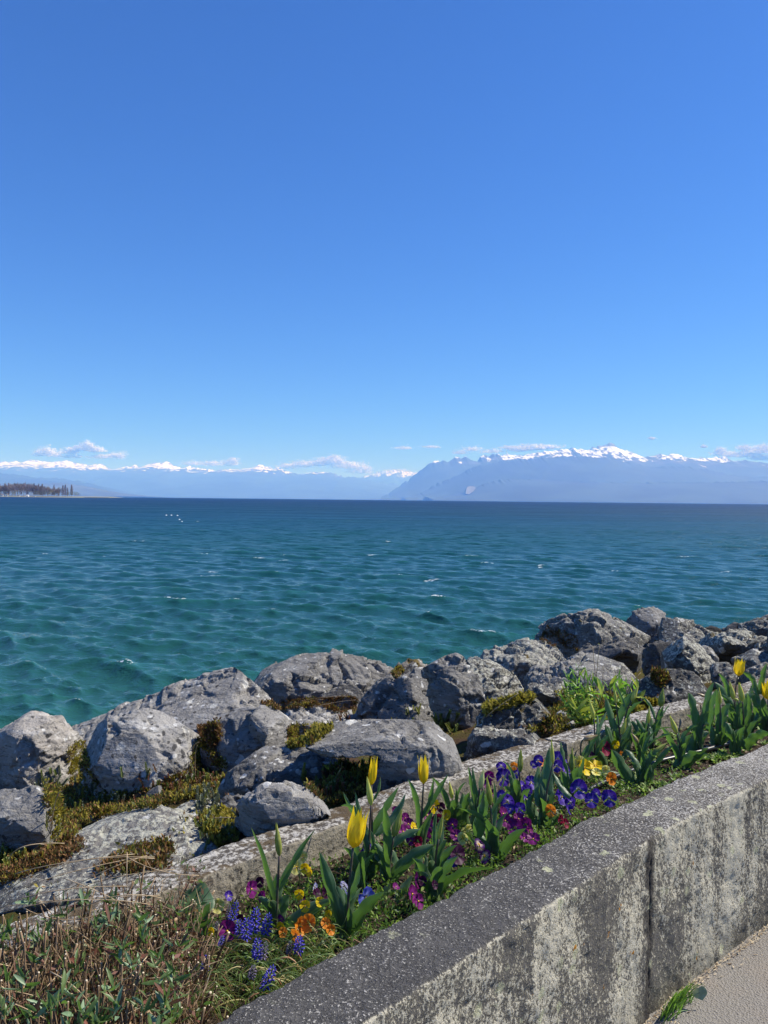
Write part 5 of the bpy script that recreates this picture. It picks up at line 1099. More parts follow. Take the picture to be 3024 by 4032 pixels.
    tulip('narrow yellow-green bud upright inside a folded leaf, right part of the bed', CE(915, 1560), F_(CE, 'bud', (925, 875), (903, 600), 54),
          L_(CE, ((900, 1400), (880, 900), (868, 640), 95), ((930, 1400), (970, 1050), (1085, 850), 110), ((930, 1500), (980, 1290), (1085, 1175), 165, .1), ((850, 1500), (800, 1310), (640, 1235), 120), ((960, 1480), (1050, 1350), (1080, 1180), 90)), stem=[CE(920, 1200)])
    tulip('left bud of the two slim buds under the right yellow tulip', CE(1190, 1460), F_(CE, 'bud', (1130, 802), (1068, 510), 82),
          L_(CE, ((1080, 760), (1000, 540), (898, 400), 65), ((1180, 1100), (1010, 730), (838, 535), 115), ((1150, 950), (1060, 830), (900, 700), 60), ((1150, 1400), (1150, 1150), (1000, 850), 120)), stem=[CE(1170, 1000)])
    tulip('right bud of the two slim buds under the right yellow tulip', CE(1290, 1480), F_(CE, 'bud', (1265, 832), (1212, 522), 88),
          L_(CE, ((1290, 1400), (1330, 900), (1460, 725), 110), ((1210, 1420), (1170, 1120), (1075, 995), 125), ((1280, 1300), (1380, 1000), (1340, 700), 80), ((1200, 1250), (1190, 1000), (1240, 840), 70)), stem=[CE(1285, 1100)])
    tulip('tiny yellow bud peeping out between the two slim buds', CE(1230, 1350), F_(CE, 'bud', (1205, 822), (1135, 770), 46), [])
    tulip('yellow tulip opening its pointed petals, highest at the right, over the kerb', CE(1150, 1100), F_(CE, 'open', (1195, 432), (1240, 160), 158),
          L_(CE, ((1460, 560), (1400, 460), (1260, 375), 75), ((1300, 760), (1400, 680), (1450, 500), 70)), stem=[CE(1145, 700)])
    tulip('yellow tulip cut off by the right edge of the picture', CE(1640, 1330), F_(CE, 'open', (1655, 795), (1608, 480), 155),
          L_(CE, ((1540, 860), (1490, 640), (1438, 495), 100), ((1555, 720), (1590, 450), (1645, 240), 90), ((1650, 1280), (1530, 1080), (1425, 930), 125), ((1660, 1200), (1600, 950), (1590, 760), 90), ((1530, 1000), (1480, 850), (1418, 655), 95), ((1500, 1150), (1560, 1000), (1640, 880), 110)))
    tulip('broad low tulip leaves by the wall at the right end of the pipe', CE(1180, 1640), None,
          L_(CE, ((1170, 1640), (1175, 1420), (1215, 1250), 150, .1), ((1290, 1570), (1260, 1430), (1230, 1280), 90), ((1310, 1560), (1490, 1380), (1690, 1320), 160, .2), ((1150, 1600), (1120, 1500), (1180, 1380), 100)))
    tulip('upright leafy tulip without flower left of the right-edge yellow tulip', CE(1380, 1350), None,
          L_(CE, ((1330, 1250), (1400, 1130), (1510, 1080), 100), ((1380, 1300), (1420, 1150), (1370, 950), 90), ((1400, 1350), (1480, 1200), (1560, 1060), 100), ((1330, 1350), (1300, 1200), (1320, 1050), 80)))
    tulip('big pair of grey-green tulip leaves beside the dry shrub, left end of the bed', T7c(150, 1560), None,
          L_(T7c, ((130, 1600), (150, 1230), (222, 975), 250, .05), ((100, 1500), (90, 1220), (200, 1010), 170, -.35), ((150, 1640), (200, 1450), (270, 1270), 120, .3)))
    # just outside the frame on the right, so the bed does not stop there
    for k, (px, py) in enumerate([(3120, 2850), (3210, 2790), (3330, 2800), (3420, 2740)]):
        tulip(f'tulip with a yellow bud outside the right edge, number {k+1} from it', (px, py), ('bud', (px+8, py-130), (px+2, py-200), 20), [((px, py), (px-30+20*j, py-110), (px-70+50*j, py-170-20*(j % 2)), 26) for j in range(4)])
build_tulips()

# ---------------------------------------------------------------- pansies
PCOL = {  # outer, inner, eye
    'violet': ((.055, .018, .30), (.16, .09, .52), (.75, .70, .80)), 'magenta': ((.15, .01, .12), (.24, .02, .21), (.16, .01, .10)),
    'plum': ((.055, .006, .04), (.035, .004, .03), (.02, .0, .02)), 'yellow': ((.80, .60, .015), (.82, .58, .01), (.50, .16, .01)),
    'lemon': ((.80, .76, .26), (.80, .70, .12), (.75, .5, .02)), 'orange': ((.80, .30, .03), (.72, .20, .015), (.35, .06, .01)),
    'blue': ((.10, .12, .55), (.25, .28, .70), (.05, .03, .2)), 'lavender': ((.52, .50, .80), (.70, .70, .80), (.2, .1, .4)),
    'crimson': ((.26, .01, .05), (.20, .008, .04), (.03, .0, .01)), 'bicolour': ((.06, .01, .12), (.55, .45, .35), (.80, .50, .02))}
NAMES = {'violet': 'violet', 'magenta': 'magenta', 'plum': 'dark plum', 'yellow': 'bright yellow', 'lemon': 'pale lemon', 'orange': 'orange', 'blue': 'cornflower-blue', 'lavender': 'pale lavender', 'crimson': 'crimson', 'bicolour': 'two-toned'}
def pansy_mats(key):
    o_, i_, e_ = PCOL[key]; m = NT(key+'_petal'); c = m.coord('Object'); ln = m.new('VectorMath'); ln.operation = 'LENGTH'; m.set(ln.inputs[0], c); r = ln.outputs['Value']
    g = m.noise(m.coord('Object', (1, 9, 1)), 2.0, 3)
    col_ = m.mix(m.step(r, .35, .85), i_, o_); col_ = m.mix(m.step(m.math('ADD', r, m.math('MULTIPLY', g, .25)), .42, .28), col_, e_)
    col_ = m.mix(m.math('MULTIPLY', m.step(g, .5, .62), .25), col_, tuple(q*.45 for q in o_))
    m.done(col_, .5, None, .25); tl = m.new('BsdfTranslucent'); m.set(tl.inputs[0], col_); mx = m.new('MixShader'); mx.inputs[0].default_value = .35
    m.t.links.new(m.b.outputs[0], mx.inputs[1]); m.t.links.new(tl.outputs[0], mx.inputs[2]); m.t.links.new(mx.outputs[0], m.out.inputs[0]); return m.m
def pansy_petal(mat, wid, seed):
    "round petal from the origin along +X, radius about 1, ruffled edge"
    r = random.Random(seed); V = []; R_, C_ = 6, 7; ph = r.uniform(0, 6)
    for i in range(R_):
        t = i/(R_-1)
        for j in range(C_):
            q = (j/(C_-1))*2-1; a = q*wid*(.35+.65*math.sin(math.pi/2*min(1, t*1.3)))
            rr = t*(1-.10*abs(q)**2)*(1+.03*math.sin(q*7+ph)); V.append((rr*math.cos(a)+.02, rr*math.sin(a), .10*t*t+.07*t*math.sin(q*5+ph)+.05*r.uniform(-1, 1)*t))
    return mesh('petal', V, grid_faces(R_, C_), mat)
PANSIES = [(CG, [(210, 600, 170, 'lemon'), (365, 470, 110, 'violet'), (700, 370, 180, 'magenta'), (825, 270, 115, 'plum'), (860, 480, 120, 'magenta'), (350, 980, 230, 'magenta'), (1160, 1000, 110, 'orange'), (1400, 900, 200, 'orange'), (1530, 860, 190, 'orange'), (1350, 1040, 170, 'orange'), (115, 985, 90, 'yellow'), (1140, 800, 110, 'magenta'), (540, 800, 90, 'plum')]),
    (CA, [(620, 970, 160, 'lemon'), (740, 990, 115, 'yellow'), (710, 820, 120, 'lemon'), (815, 1045, 110, 'yellow'), (660, 1360, 125, 'yellow'), (690, 1425, 100, 'plum'), (740, 1540, 130, 'yellow'), (915, 1370, 130, 'plum'), (960, 1480, 110, 'yellow'), (1085, 1430, 110, 'yellow'), (1080, 1660, 85, 'yellow'), (1040, 1790, 120, 'orange'), (1110, 1880, 120, 'orange'), (1315, 1245, 120, 'lavender'), (1050, 1350, 120, 'plum'), (385, 1830, 75, 'yellow'), (880, 1265, 70, 'lavender'), (1330, 1400, 80, 'lavender')]),
    (CB, [(240, 1300, 120, 'violet'), (120, 1350, 90, 'violet'), (135, 1940, 210, 'blue'), (650, 900, 110, 'magenta'), (690, 975, 120, 'magenta'), (755, 1015, 100, 'yellow'), (620, 1075, 140, 'magenta'), (930, 860, 150, 'magenta'), (960, 1000, 120, 'magenta'), (910, 1140, 130, 'magenta'), (720, 1190, 110, 'magenta'), (810, 1200, 110, 'crimson'), (1020, 740, 140, 'yellow'), (1115, 760, 100, 'plum'), (1185, 850, 100, 'yellow'), (1265, 985, 130, 'magenta'), (1310, 1130, 130, 'magenta'), (1415, 1050, 180, 'lemon'), (1400, 1160, 120, 'lemon'), (1320, 1370, 200, 'plum'), (1270, 1460, 120, 'violet'), (1610, 1240, 120, 'bicolour'), (780, 1710, 170, 'magenta'), (740, 1890, 170, 'magenta'), (820, 1985, 150, 'magenta'), (875, 1720, 100, 'plum'), (1030, 1770, 80, 'plum'), (525, 1800, 50, 'magenta'), (1530, 700, 80, 'violet'), (520, 800, 50, 'magenta'), (1040, 920, 110, 'plum'), (1085, 900, 70, 'crimson')]),
    (CC, [(340, 320, 95, 'violet'), (360, 440, 150, 'violet'), (410, 355, 65, 'lemon'), (482, 320, 55, 'orange'), (510, 400, 95, 'violet'), (570, 540, 95, 'violet'), (665, 500, 115, 'violet'), (620, 590, 105, 'violet'), (335, 640, 95, 'violet'), (410, 710, 140, 'violet'), (440, 790, 90, 'violet'), (545, 790, 115, 'violet'), (600, 680, 65, 'violet'), (745, 260, 95, 'violet'), (690, 305, 65, 'violet'), (785, 285, 50, 'orange'), (960, 240, 125, 'violet'), (1015, 235, 90, 'violet'), (945, 315, 105, 'violet'), (1040, 370, 95, 'violet'), (1070, 450, 65, 'violet'), (1195, 280, 110, 'lemon'), (1245, 335, 140, 'yellow'), (1365, 320, 130, 'yellow'), (1375, 395, 85, 'lemon'), (1535, 455, 110, 'orange'), (1480, 360, 75, 'lemon'), (1180, 570, 165, 'violet'), (1000, 655, 135, 'violet'), (1095, 720, 105, 'violet'), (1060, 790, 95, 'violet'), (1325, 695, 125, 'violet'), (1375, 625, 90, 'violet'), (1515, 670, 140, 'violet'), (880, 805, 105, 'orange'), (990, 905, 80, 'crimson'), (1040, 945, 80, 'crimson'), (360, 840, 120, 'magenta'), (310, 960, 75, 'magenta'), (385, 915, 110, 'magenta'), (490, 995, 150, 'magenta'), (530, 895, 100, 'magenta'), (610, 955, 115, 'magenta'), (650, 1020, 85, 'magenta'), (690, 1115, 120, 'magenta'), (590, 1105, 90, 'magenta'), (110, 1190, 110, 'bicolour'), (160, 1300, 115, 'bicolour'), (205, 430, 100, 'magenta'), (190, 520, 85, 'magenta'), (245, 620, 65, 'magenta')]),
    (CD, [(540, 1430, 190, 'crimson'), (300, 1420, 160, 'plum'), (720, 1370, 80, 'yellow'), (790, 1540, 80, 'orange'), (650, 1930, 135, 'orange'), (320, 1560, 110, 'plum')])]
ORD = ['leftmost', 'second', 'third', 'fourth', 'fifth', 'sixth', 'seventh', 'eighth', 'ninth', 'tenth', 'eleventh', 'twelfth', 'thirteenth', 'fourteenth', 'fifteenth', 'sixteenth', 'seventeenth', 'eighteenth', 'nineteenth', 'twentieth', 'twenty-first', 'twenty-second', 'twenty-third', 'twenty-fourth', 'twenty-fifth', 'twenty-sixth', 'twenty-seventh', 'twenty-eighth', 'twenty-ninth', 'thirtieth', 'thirty-first', 'thirty-second', 'thirty-third', 'thirty-fourth', 'thirty-fifth', 'thirty-sixth', 'thirty-seventh', 'thirty-eighth', 'thirty-ninth', 'fortieth']
def build_pansies():
    allp = []
    for Z, L in PANSIES:
        for x, y, s, c in L: allp.append((*Z(x, y), s*SCL[Z], c))
    protos = {}
    for key in PCOL:
        m = pansy_mats(key); protos[key] = [pansy_petal(m, w_, sd) for sd, w_ in enumerate((.75, .75, .68, .68, .85))]
    eye = NT('pansy_eye'); eye.done((.75, .45, .02), .5)
    bm = bmesh.new(); bmesh.ops.create_icosphere(bm, subdivisions=1, radius=.11); em = bpy.data.meshes.new('bloom_centre'); bm.to_mesh(em); bm.free(); em.materials.append(eye.m)
    by = {}
    for p in sorted(allp): by.setdefault(p[3], []).append(p)
    near = [((900, 3640), 'among the grape hyacinths'), ((1190, 3400), 'by the kerb'), ((1200, 3540), 'in the yellow patch'), ((1180, 3650), 'in the orange clump'), ((1620, 3230), 'behind centre tulip leaves'),
            ((1640, 3520), 'close to the wall'), ((1800, 3280), 'right of centre tulips'), ((1980, 3060), 'in violet patch'), ((2030, 3240), 'in magenta clump'), ((2200, 3010), 'near the kerb'), ((2280, 3130), 'near the wall'), ((2330, 3020), 'beside two yellow pansies'), ((2380, 2950), 'under the nodding bud'), ((1450, 3520), 'below the tallest tulip')]
    for key, L in by.items():
        for n, (px, py, size, c) in enumerate(L):
            # the bloom floats 4-7 cm above the soil on its stem
            hgt = .06+.03*rng.random()
            b = on_z(px, py, SOIL+hgt); s_, o_ = path_sd(b.x, b.y)
            if o_ > .56 or o_ < .03:
                for h2 in np.arange(.03, .18, .01):
                    b = on_z(px, py, SOIL+h2); s_, o_ = path_sd(b.x, b.y)
                    if .03 <= o_ <= .56: break
            rad = max(size, 26)*.5/FPX*b.y*1.30
            foot = Vector((b.x+rng.uniform(-.012, .012), b.y+rng.uniform(-.005, .02), SOIL))
            root = empty('pansy', foot); tag(root)
            place = min(near, key=lambda q: (q[0][0]-px)**2+(q[0][1]-py)**2)[1]
            nm = NAMES[key]; big = 'large ' if size > 48 else ('small ' if size < 26 else '')
            if len(L) == 1: lab = f'{big}{nm} pansy {place}'
            else: lab = f'{big}{nm} pansy {place}, ' + ('leftmost of its colour' if n == 0 else ('rightmost of its colour' if n == len(L)-1 else f'{ORD[n]} of its colour from left'))
            tag(root, lab, 'pansy', 'pansies in the flower bed')
            bl = b-foot
            V, F = tube(bez((0, 0, -.01), bl*.5+Vector((rng.uniform(-.01, .01), .006, .008)), bl+Vector((0, .004, -.002)), 6), .0013, .0011, 5); add('stem', mesh('stem', V, F, M_GSTEM), root)
            # face: roughly towards the light and the viewer, many seen from the side
            d = Vector((rng.normal(.15, .6), -1+rng.normal(0, .35), rng.normal(.35, .35))).normalized()
            q = d.to_track_quat('Z', 'Y').to_matrix().to_4x4()
            for k, (ang, sc, dz) in enumerate(((62, 1., -.10), (118, 1., -.13), (8, .92, -.02), (172, .92, -.03), (270, 1.05, .04))):
                o = add('petal', protos[key][k], root)
                o.matrix_local = Matrix.Translation(bl)@q@Matrix.Rotation(R(ang+rng.uniform(-6, 6)), 4, 'Z')@Matrix.Rotation(R(rng.uniform(-22, 6)), 4, 'Y')@Matrix.Translation((0, 0, dz*rad))@Matrix.Diagonal((rad*sc, rad*sc, rad*sc, 1))
            if key not in ('plum', 'crimson'):
                o = add('bloom_centre', em, root); o.matrix_local = Matrix.Translation(bl+d*rad*.05)@q@Matrix.Diagonal((rad, rad, rad*.6, 1))
build_pansies()

# ---------------------------------------------------------------- grape hyacinths
def build_muscari():
    fm = leafy('grape_hyacinth_blue', (.075, .065, .50), (.13, .11, .62), .2, .45, back=(.16, .12, .7, 1)); ff = leafy('faded_floret', (.16, .14, .24), (.24, .20, .30), .1, .6)
    def floret(mat):
        V = []; prof = [(0, .18), (.25, .42), (.6, .50), (.9, .34), (1.05, .40), (1.0, .28)]
        for z, r in prof:
            for j in range(6): V.append((r*math.cos(j*1.0472), r*math.sin(j*1.0472), z))
        return mesh('floret', V, [(i*6+j, i*6+(j+1) % 6, (i+1)*6+(j+1) % 6, (i+1)*6+j) for i in range(5) for j in range(6)], mat)
    fb, fd = floret(fm), floret(ff)
    L = [((490, 555), (400, 860), 125, 0, 'grape hyacinth farthest left in the dense cluster, tip beside a purple pansy'), ((385, 590), (360, 790), 70, 1, 'half-faded grape hyacinth hidden left of the farthest one'),
         ((515, 825), (530, 1075), 130, 0, 'grape hyacinth at the lower left of the cluster, touching the magenta pansy'), ((630, 800), (625, 1105), 150, 0, 'thick grape hyacinth in the middle front of the cluster'),
         ((770, 645), (745, 1000), 155, 0, 'tallest grape hyacinth at the centre of the cluster'), ((960, 735), (900, 1030), 150, 0, 'rightmost grape hyacinth of the dense cluster, by the tulip stem'),
         ((790, 1100), (790, 1375), 160, 0, 'grape hyacinth standing just below the dense cluster'), ((910, 1140), (870, 1395), 110, 1, 'fading greyish grape hyacinth touching the one below the cluster'),
         ((1400, 1068), (1385, 1295), 150, 0, 'small grape hyacinth under the orange pansies'), ((1270, 1130), (1240, 1310), 85, 1, 'withered grape hyacinth left of the one under the orange pansies'),
         ((1025, 1495), (890, 1810), 165, 0, 'large grape hyacinth right beside the wall edge'), ((60, 1325), (5, 1590), 120, 0, 'lone grape hyacinth at the dry shrub, lowest on the left'),
         ((285, 1060), (250, 1205), 95, 0, 'small dark blue grape hyacinth below the magenta pansy'), ((735, 1490), (700, 1660), 110, 1, 'withered brownish grape hyacinth low in the grass near the wall'), ((205, 850), (190, 960), 75, 1, 'withered grey grape hyacinth left of the magenta pansy')]
    for tp, bs, w_, faded, lab in L:
        P1, P0 = CG(*tp), CG(*bs)
        g = on_z(P0[0], P0[1]+70, SOIL); g = clamp_bed(g); Y = g.y
        b = at_y(*P0, Y)-g; t = at_y(*P1, Y-.006)-g
        root = empty('grape_hyacinth', g); tag(root, lab, 'grape hyacinth', 'grape hyacinths at the left of the bed')
        V, F = tube(bez((0, 0, -.02), b*.5+Vector((.004, .01, 0)), b, 6)+[b.lerp(t, .5), t], .0022, .0014, 5); add('stem', mesh('stem', V, F, M_GSTEM), root)
        ax = (t-b); Ln = ax.length; q = ax.to_track_quat('Z', 'Y').to_matrix().to_4x4(); rad = w_*.2712*.5/FPX*Y; n = 52
        for k in range(n):
            u = k/(n-1); a = k*2.39996; rr = rad*1.0*(math.sin(math.pi*(.16+.76*u))**.7); sz = rad*.82*(1-.45*u)
            tilt = R(118-75*u)
            o = add('floret', fd if faded else fb, root)
            o.matrix_local = Matrix.Translation(b)@q@Matrix.Translation((0, 0, Ln*(.05+.9*u)))@Matrix.Rotation(a, 4, 'Z')@Matrix.Translation((rr*.5, 0, 0))@Matrix.Rotation(tilt, 4, 'Y')@Matrix.Diagonal((sz*.46, sz*.46, sz*.9, 1))
build_muscari()

# ---------------------------------------------------------------- pipe
def build_pipe():
    pm = NT('black_plastic_pipe'); pm.done((.018, .019, .022), .32)
    px = [(1990, 3290), (2081, 3241), (2186, 3187), (2300, 3118), (2407, 3066), (2493, 3031), (2600, 2995), (2700, 2972), (2789, 2951), (2889, 2921), (2994, 2882), (3100, 2843), (3300, 2775)]
    pts = [clamp_bed(on_z(x, y, SOIL+.018)) for x, y in px]
    for i in range(3): pts[i].z -= .012*(3-i)/1.2
    fine = []
    for i in range(len(pts)-1):
        for k in range(6): fine.append(pts[i].lerp(pts[i+1], k/6))
    fine.append(pts[-1])
    for _ in range(4): fine = [fine[0]]+[(fine[i-1]+fine[i]*2+fine[i+1])*.25 for i in range(1, len(fine)-1)]+[fine[-1]]
    root = empty('irrigation_pipe', pts[0]); tag(root, 'black plastic irrigation pipe lying on the soil among the tulips', 'pipe')
    V, F = tube(local(fine, pts[0]), .0095, .0095, 12); add('pipe', mesh('pipe', V, F, pm.m), root)
    for a, b in ((46, 50), (27, 29)):
        V, F = tube(local(fine[a:b+1], pts[0]), .0125, .0125, 12); add('coupling', mesh('coupling', V, F, pm.m), root)
build_pipe()

# ================================================================== GROUND PLANTS, SHRUB, MOSS, WEEDS
def scatter_mesh(name, mats, quads, mi=None, kind='stuff', label=None, cat=None, smooth=False):
    "quads: array (n, k, 3) of separate small faces joined into one object"
    q = np.asarray(quads, np.float32); n, k = q.shape[:2]
    me = mesh(name, q.reshape(-1, 3), np.arange(n*k).reshape(n, k), mats, smooth)
    if mi is not None: me.polygons.foreach_set('material_index', np.asarray(mi, np.int32))
    o = add(name, me)
    if label: tag(o, label, cat, None, kind)
    else: o['kind'] = kind
    return o
def blade_quads(base, dirn, side, length, width):
    "kite-shaped leaves; all (n,3) / (n,)"
    L = length[:, None]; W = width[:, None]
    return np.stack([base, base+dirn*L*.45+side*W*.5, base+dirn*L, base+dirn*L*.45-side*W*.5], 1)
def rand_unit(n, r): v = r.normal(0, 1, (n, 3)); return v/np.linalg.norm(v, axis=1)[:, None]
def bed_points(n, s0, s1, o0, o1, r):
    s = r.uniform(s0, s1, n); o = r.uniform(o0, o1, n); C, N_, T_ = path_at(s)
    return np.concatenate([C+N_*o[:, None], np.full((n, 1), SOIL)], 1), s, o

def build_ground_plants():
    r = np.random.default_rng(404)
    S = lambda px, py: path_sd(*on_z(px, py, SOIL)[:2])[0]
    sA = S(880, 3800); sB = S(1300, 3560); sC = S(2000, 3240); sD = S(2330, 3080); sE = PS[-1]-8
    # -- low pansy foliage: tufts of small toothed leaves between the flowers
    Q = []; MI = []
    def tufts(n, s0, s1, o0, o1, per, size, hmax, mi, spread=.028):
        P, s, o = bed_points(n, s0, s1, o0, o1, r)
        for p in P:
            k = per; b = p+np.stack([r.normal(0, spread, k), r.normal(0, spread, k), r.uniform(.0, hmax, k)], 1)
            d = rand_unit(k, r); d[:, 2] = np.abs(d[:, 2])*.8+.15; d /= np.linalg.norm(d, axis=1)[:, None]
            sd = np.cross(d, rand_unit(k, r)); sd /= np.linalg.norm(sd, axis=1)[:, None]
            L = r.uniform(.6, 1.3, k)*size; Q.append(blade_quads(b, d, sd, L, L*r.uniform(.28, .5, k))); MI.append(np.where(r.random(k) < .18, 1, 0) if mi is None else np.full(k, mi))
    tufts(100, sA, sB, .03, .56, 26, .015, .035, None)
    tufts(200, sB-.1, sC, .03, .55, 30, .016, .040, None)
    tufts(130, sC-.1, sD+.05, .03, .55, 28, .016, .035, None)
    tufts(60, sD, sD+.6, .05, .55, 20, .016, .02, None)
    lt = leafy('pale_green_leaf', (.20, .30, .06), (.30, .38, .12), .3, .5, back=(.4, .6, .1, 1))
    scatter_mesh('pansy_foliage', [M_PFOL, lt], np.concatenate(Q), np.concatenate(MI), label='low green pansy foliage filling the flower bed between the blooms', cat='foliage')
    # -- pale rosettes of ground cover in the right part of the bed
    Q = []; MI = []
    def rosette(p, R_, n):
        for k in range(n):
            a = k*2.4+r.uniform(-.3, .3); e = r.uniform(.15, .8); d = np.array([math.cos(a)*math.cos(e), math.sin(a)*math.cos(e), math.sin(e)]); sd = np.cross(d, (0, 0, 1)); sd /= np.linalg.norm(sd); L = R_*r.uniform(.6, 1.1)
            Q.append(blade_quads(p[None], d[None], sd[None], np.array([L]), np.array([L*.42]))); MI.append([1 if r.random() < .6 else 0])
    for s0, s1, n in ((sD+.05, sD+1.1, 120), (sD+1.1, sD+3.5, 110)):
        P, s, o = bed_points(n, s0, s1, .04, .56, r)
        for p in P: rosette(p+np.array([0, 0, .004]), r.uniform(.018, .034), 13)
    for px, py, n in [(2740, 2990, 9), (2830, 2990, 10), (2880, 2975, 8), (2680, 2870, 8), (2640, 2900, 6), (2760, 2840, 6), (2990, 2850, 6), (2500, 3060, 6), (2560, 2930, 6), (2260, 3130, 6), (2310, 3150, 7)]:
        c = clamp_bed(on_z(px, py, SOIL))
        for _ in range(n): rosette(np.array([c.x+r.normal(0, .03), c.y+r.normal(0, .02), SOIL+.006]), r.uniform(.02, .035), 14)
    scatter_mesh('ground_cover', [M_PFOL, lt], np.concatenate(Q), np.concatenate(MI), label='pale green rosettes covering the soil around the black pipe', cat='ground cover')
    # -- mulch, bits of bark and dead leaf on the soil
    P, s, o = bed_points(9000, path_sd(-1.0, .8)[0], sE, .01, .58, r); P[:, 2] += r.uniform(.004, .016, len(P))
    d = rand_unit(len(P), r); d[:, 2] *= .25; d /= np.linalg.norm(d, axis=1)[:, None]; sd = np.cross(d, rand_unit(len(P), r)); sd /= np.linalg.norm(sd, axis=1)[:, None]
    L = r.uniform(.005, .022, len(P)); mm = leafy('bark_chip', (.10, .07, .045), (.16, .12, .08), 0, .9); m2 = leafy('dead_leaf', (.34, .26, .17), (.48, .38, .26), .1, .8)
    scatter_mesh('mulch', [mm, m2], blade_quads(P, d, sd, L, L*r.uniform(.2, .6, len(P))), (r.random(len(P)) < .22).astype(int), label='bark chips and dead leaf bits on the garden soil', cat='mulch')
    # -- thin arching leaves of the grape hyacinths
    V = []; F = []; MI = []
    gl = leafy('hyacinth_leaf', (.10, .17, .05), (.20, .26, .09), .25, .4, back=(.3, .45, .08, 1)); gs = leafy('yellowed_leaf', (.40, .33, .15), (.34, .30, .12), .2, .5); gr = leafy('reddish_leaf', (.38, .19, .10), (.30, .18, .10), .15, .5)
    for k in range(520):
        px, py = r.uniform(690, 1270), r.uniform(3720, 4040); g = on_z(px, py, SOIL)
        s_, o_ = path_sd(g.x, g.y)
        if o_ < .01 or o_ > .5: continue
        a = r.uniform(0, 6.28) if r.random() < .4 else r.normal(.2, .6); L = r.uniform(.05, .15); h = r.uniform(.015, .065)
        e = Vector((math.cos(a)*L, math.sin(a)*L*.5, r.uniform(-.005, .03))); m_ = e*.5+Vector((0, 0, h)); pts = bez(g, g+m_, g+e, 7); w = r.uniform(.0018, .0036)
        mid_i = 0 if r.random() < .68 else (1 if r.random() < .8 else 2)
        v, f = ribbon(pts, w, r.uniform(-1.2, 1.2), .5, 0, cols=3, prof=lambda t: 1-.75*t**3); off = len(V); V += v; F += [tuple(i+off for i in q) for q in f]; MI += [mid_i]*len(f)
    me = mesh('hyacinth_leaves', V, F, [gl, gs, gr]); me.polygons.foreach_set('material_index', MI); tag(add('hyacinth_leaves', me), 'tangle of thin arching grape hyacinth leaves between dry shrub and wall', 'leaves', None, 'stuff')
build_ground_plants()

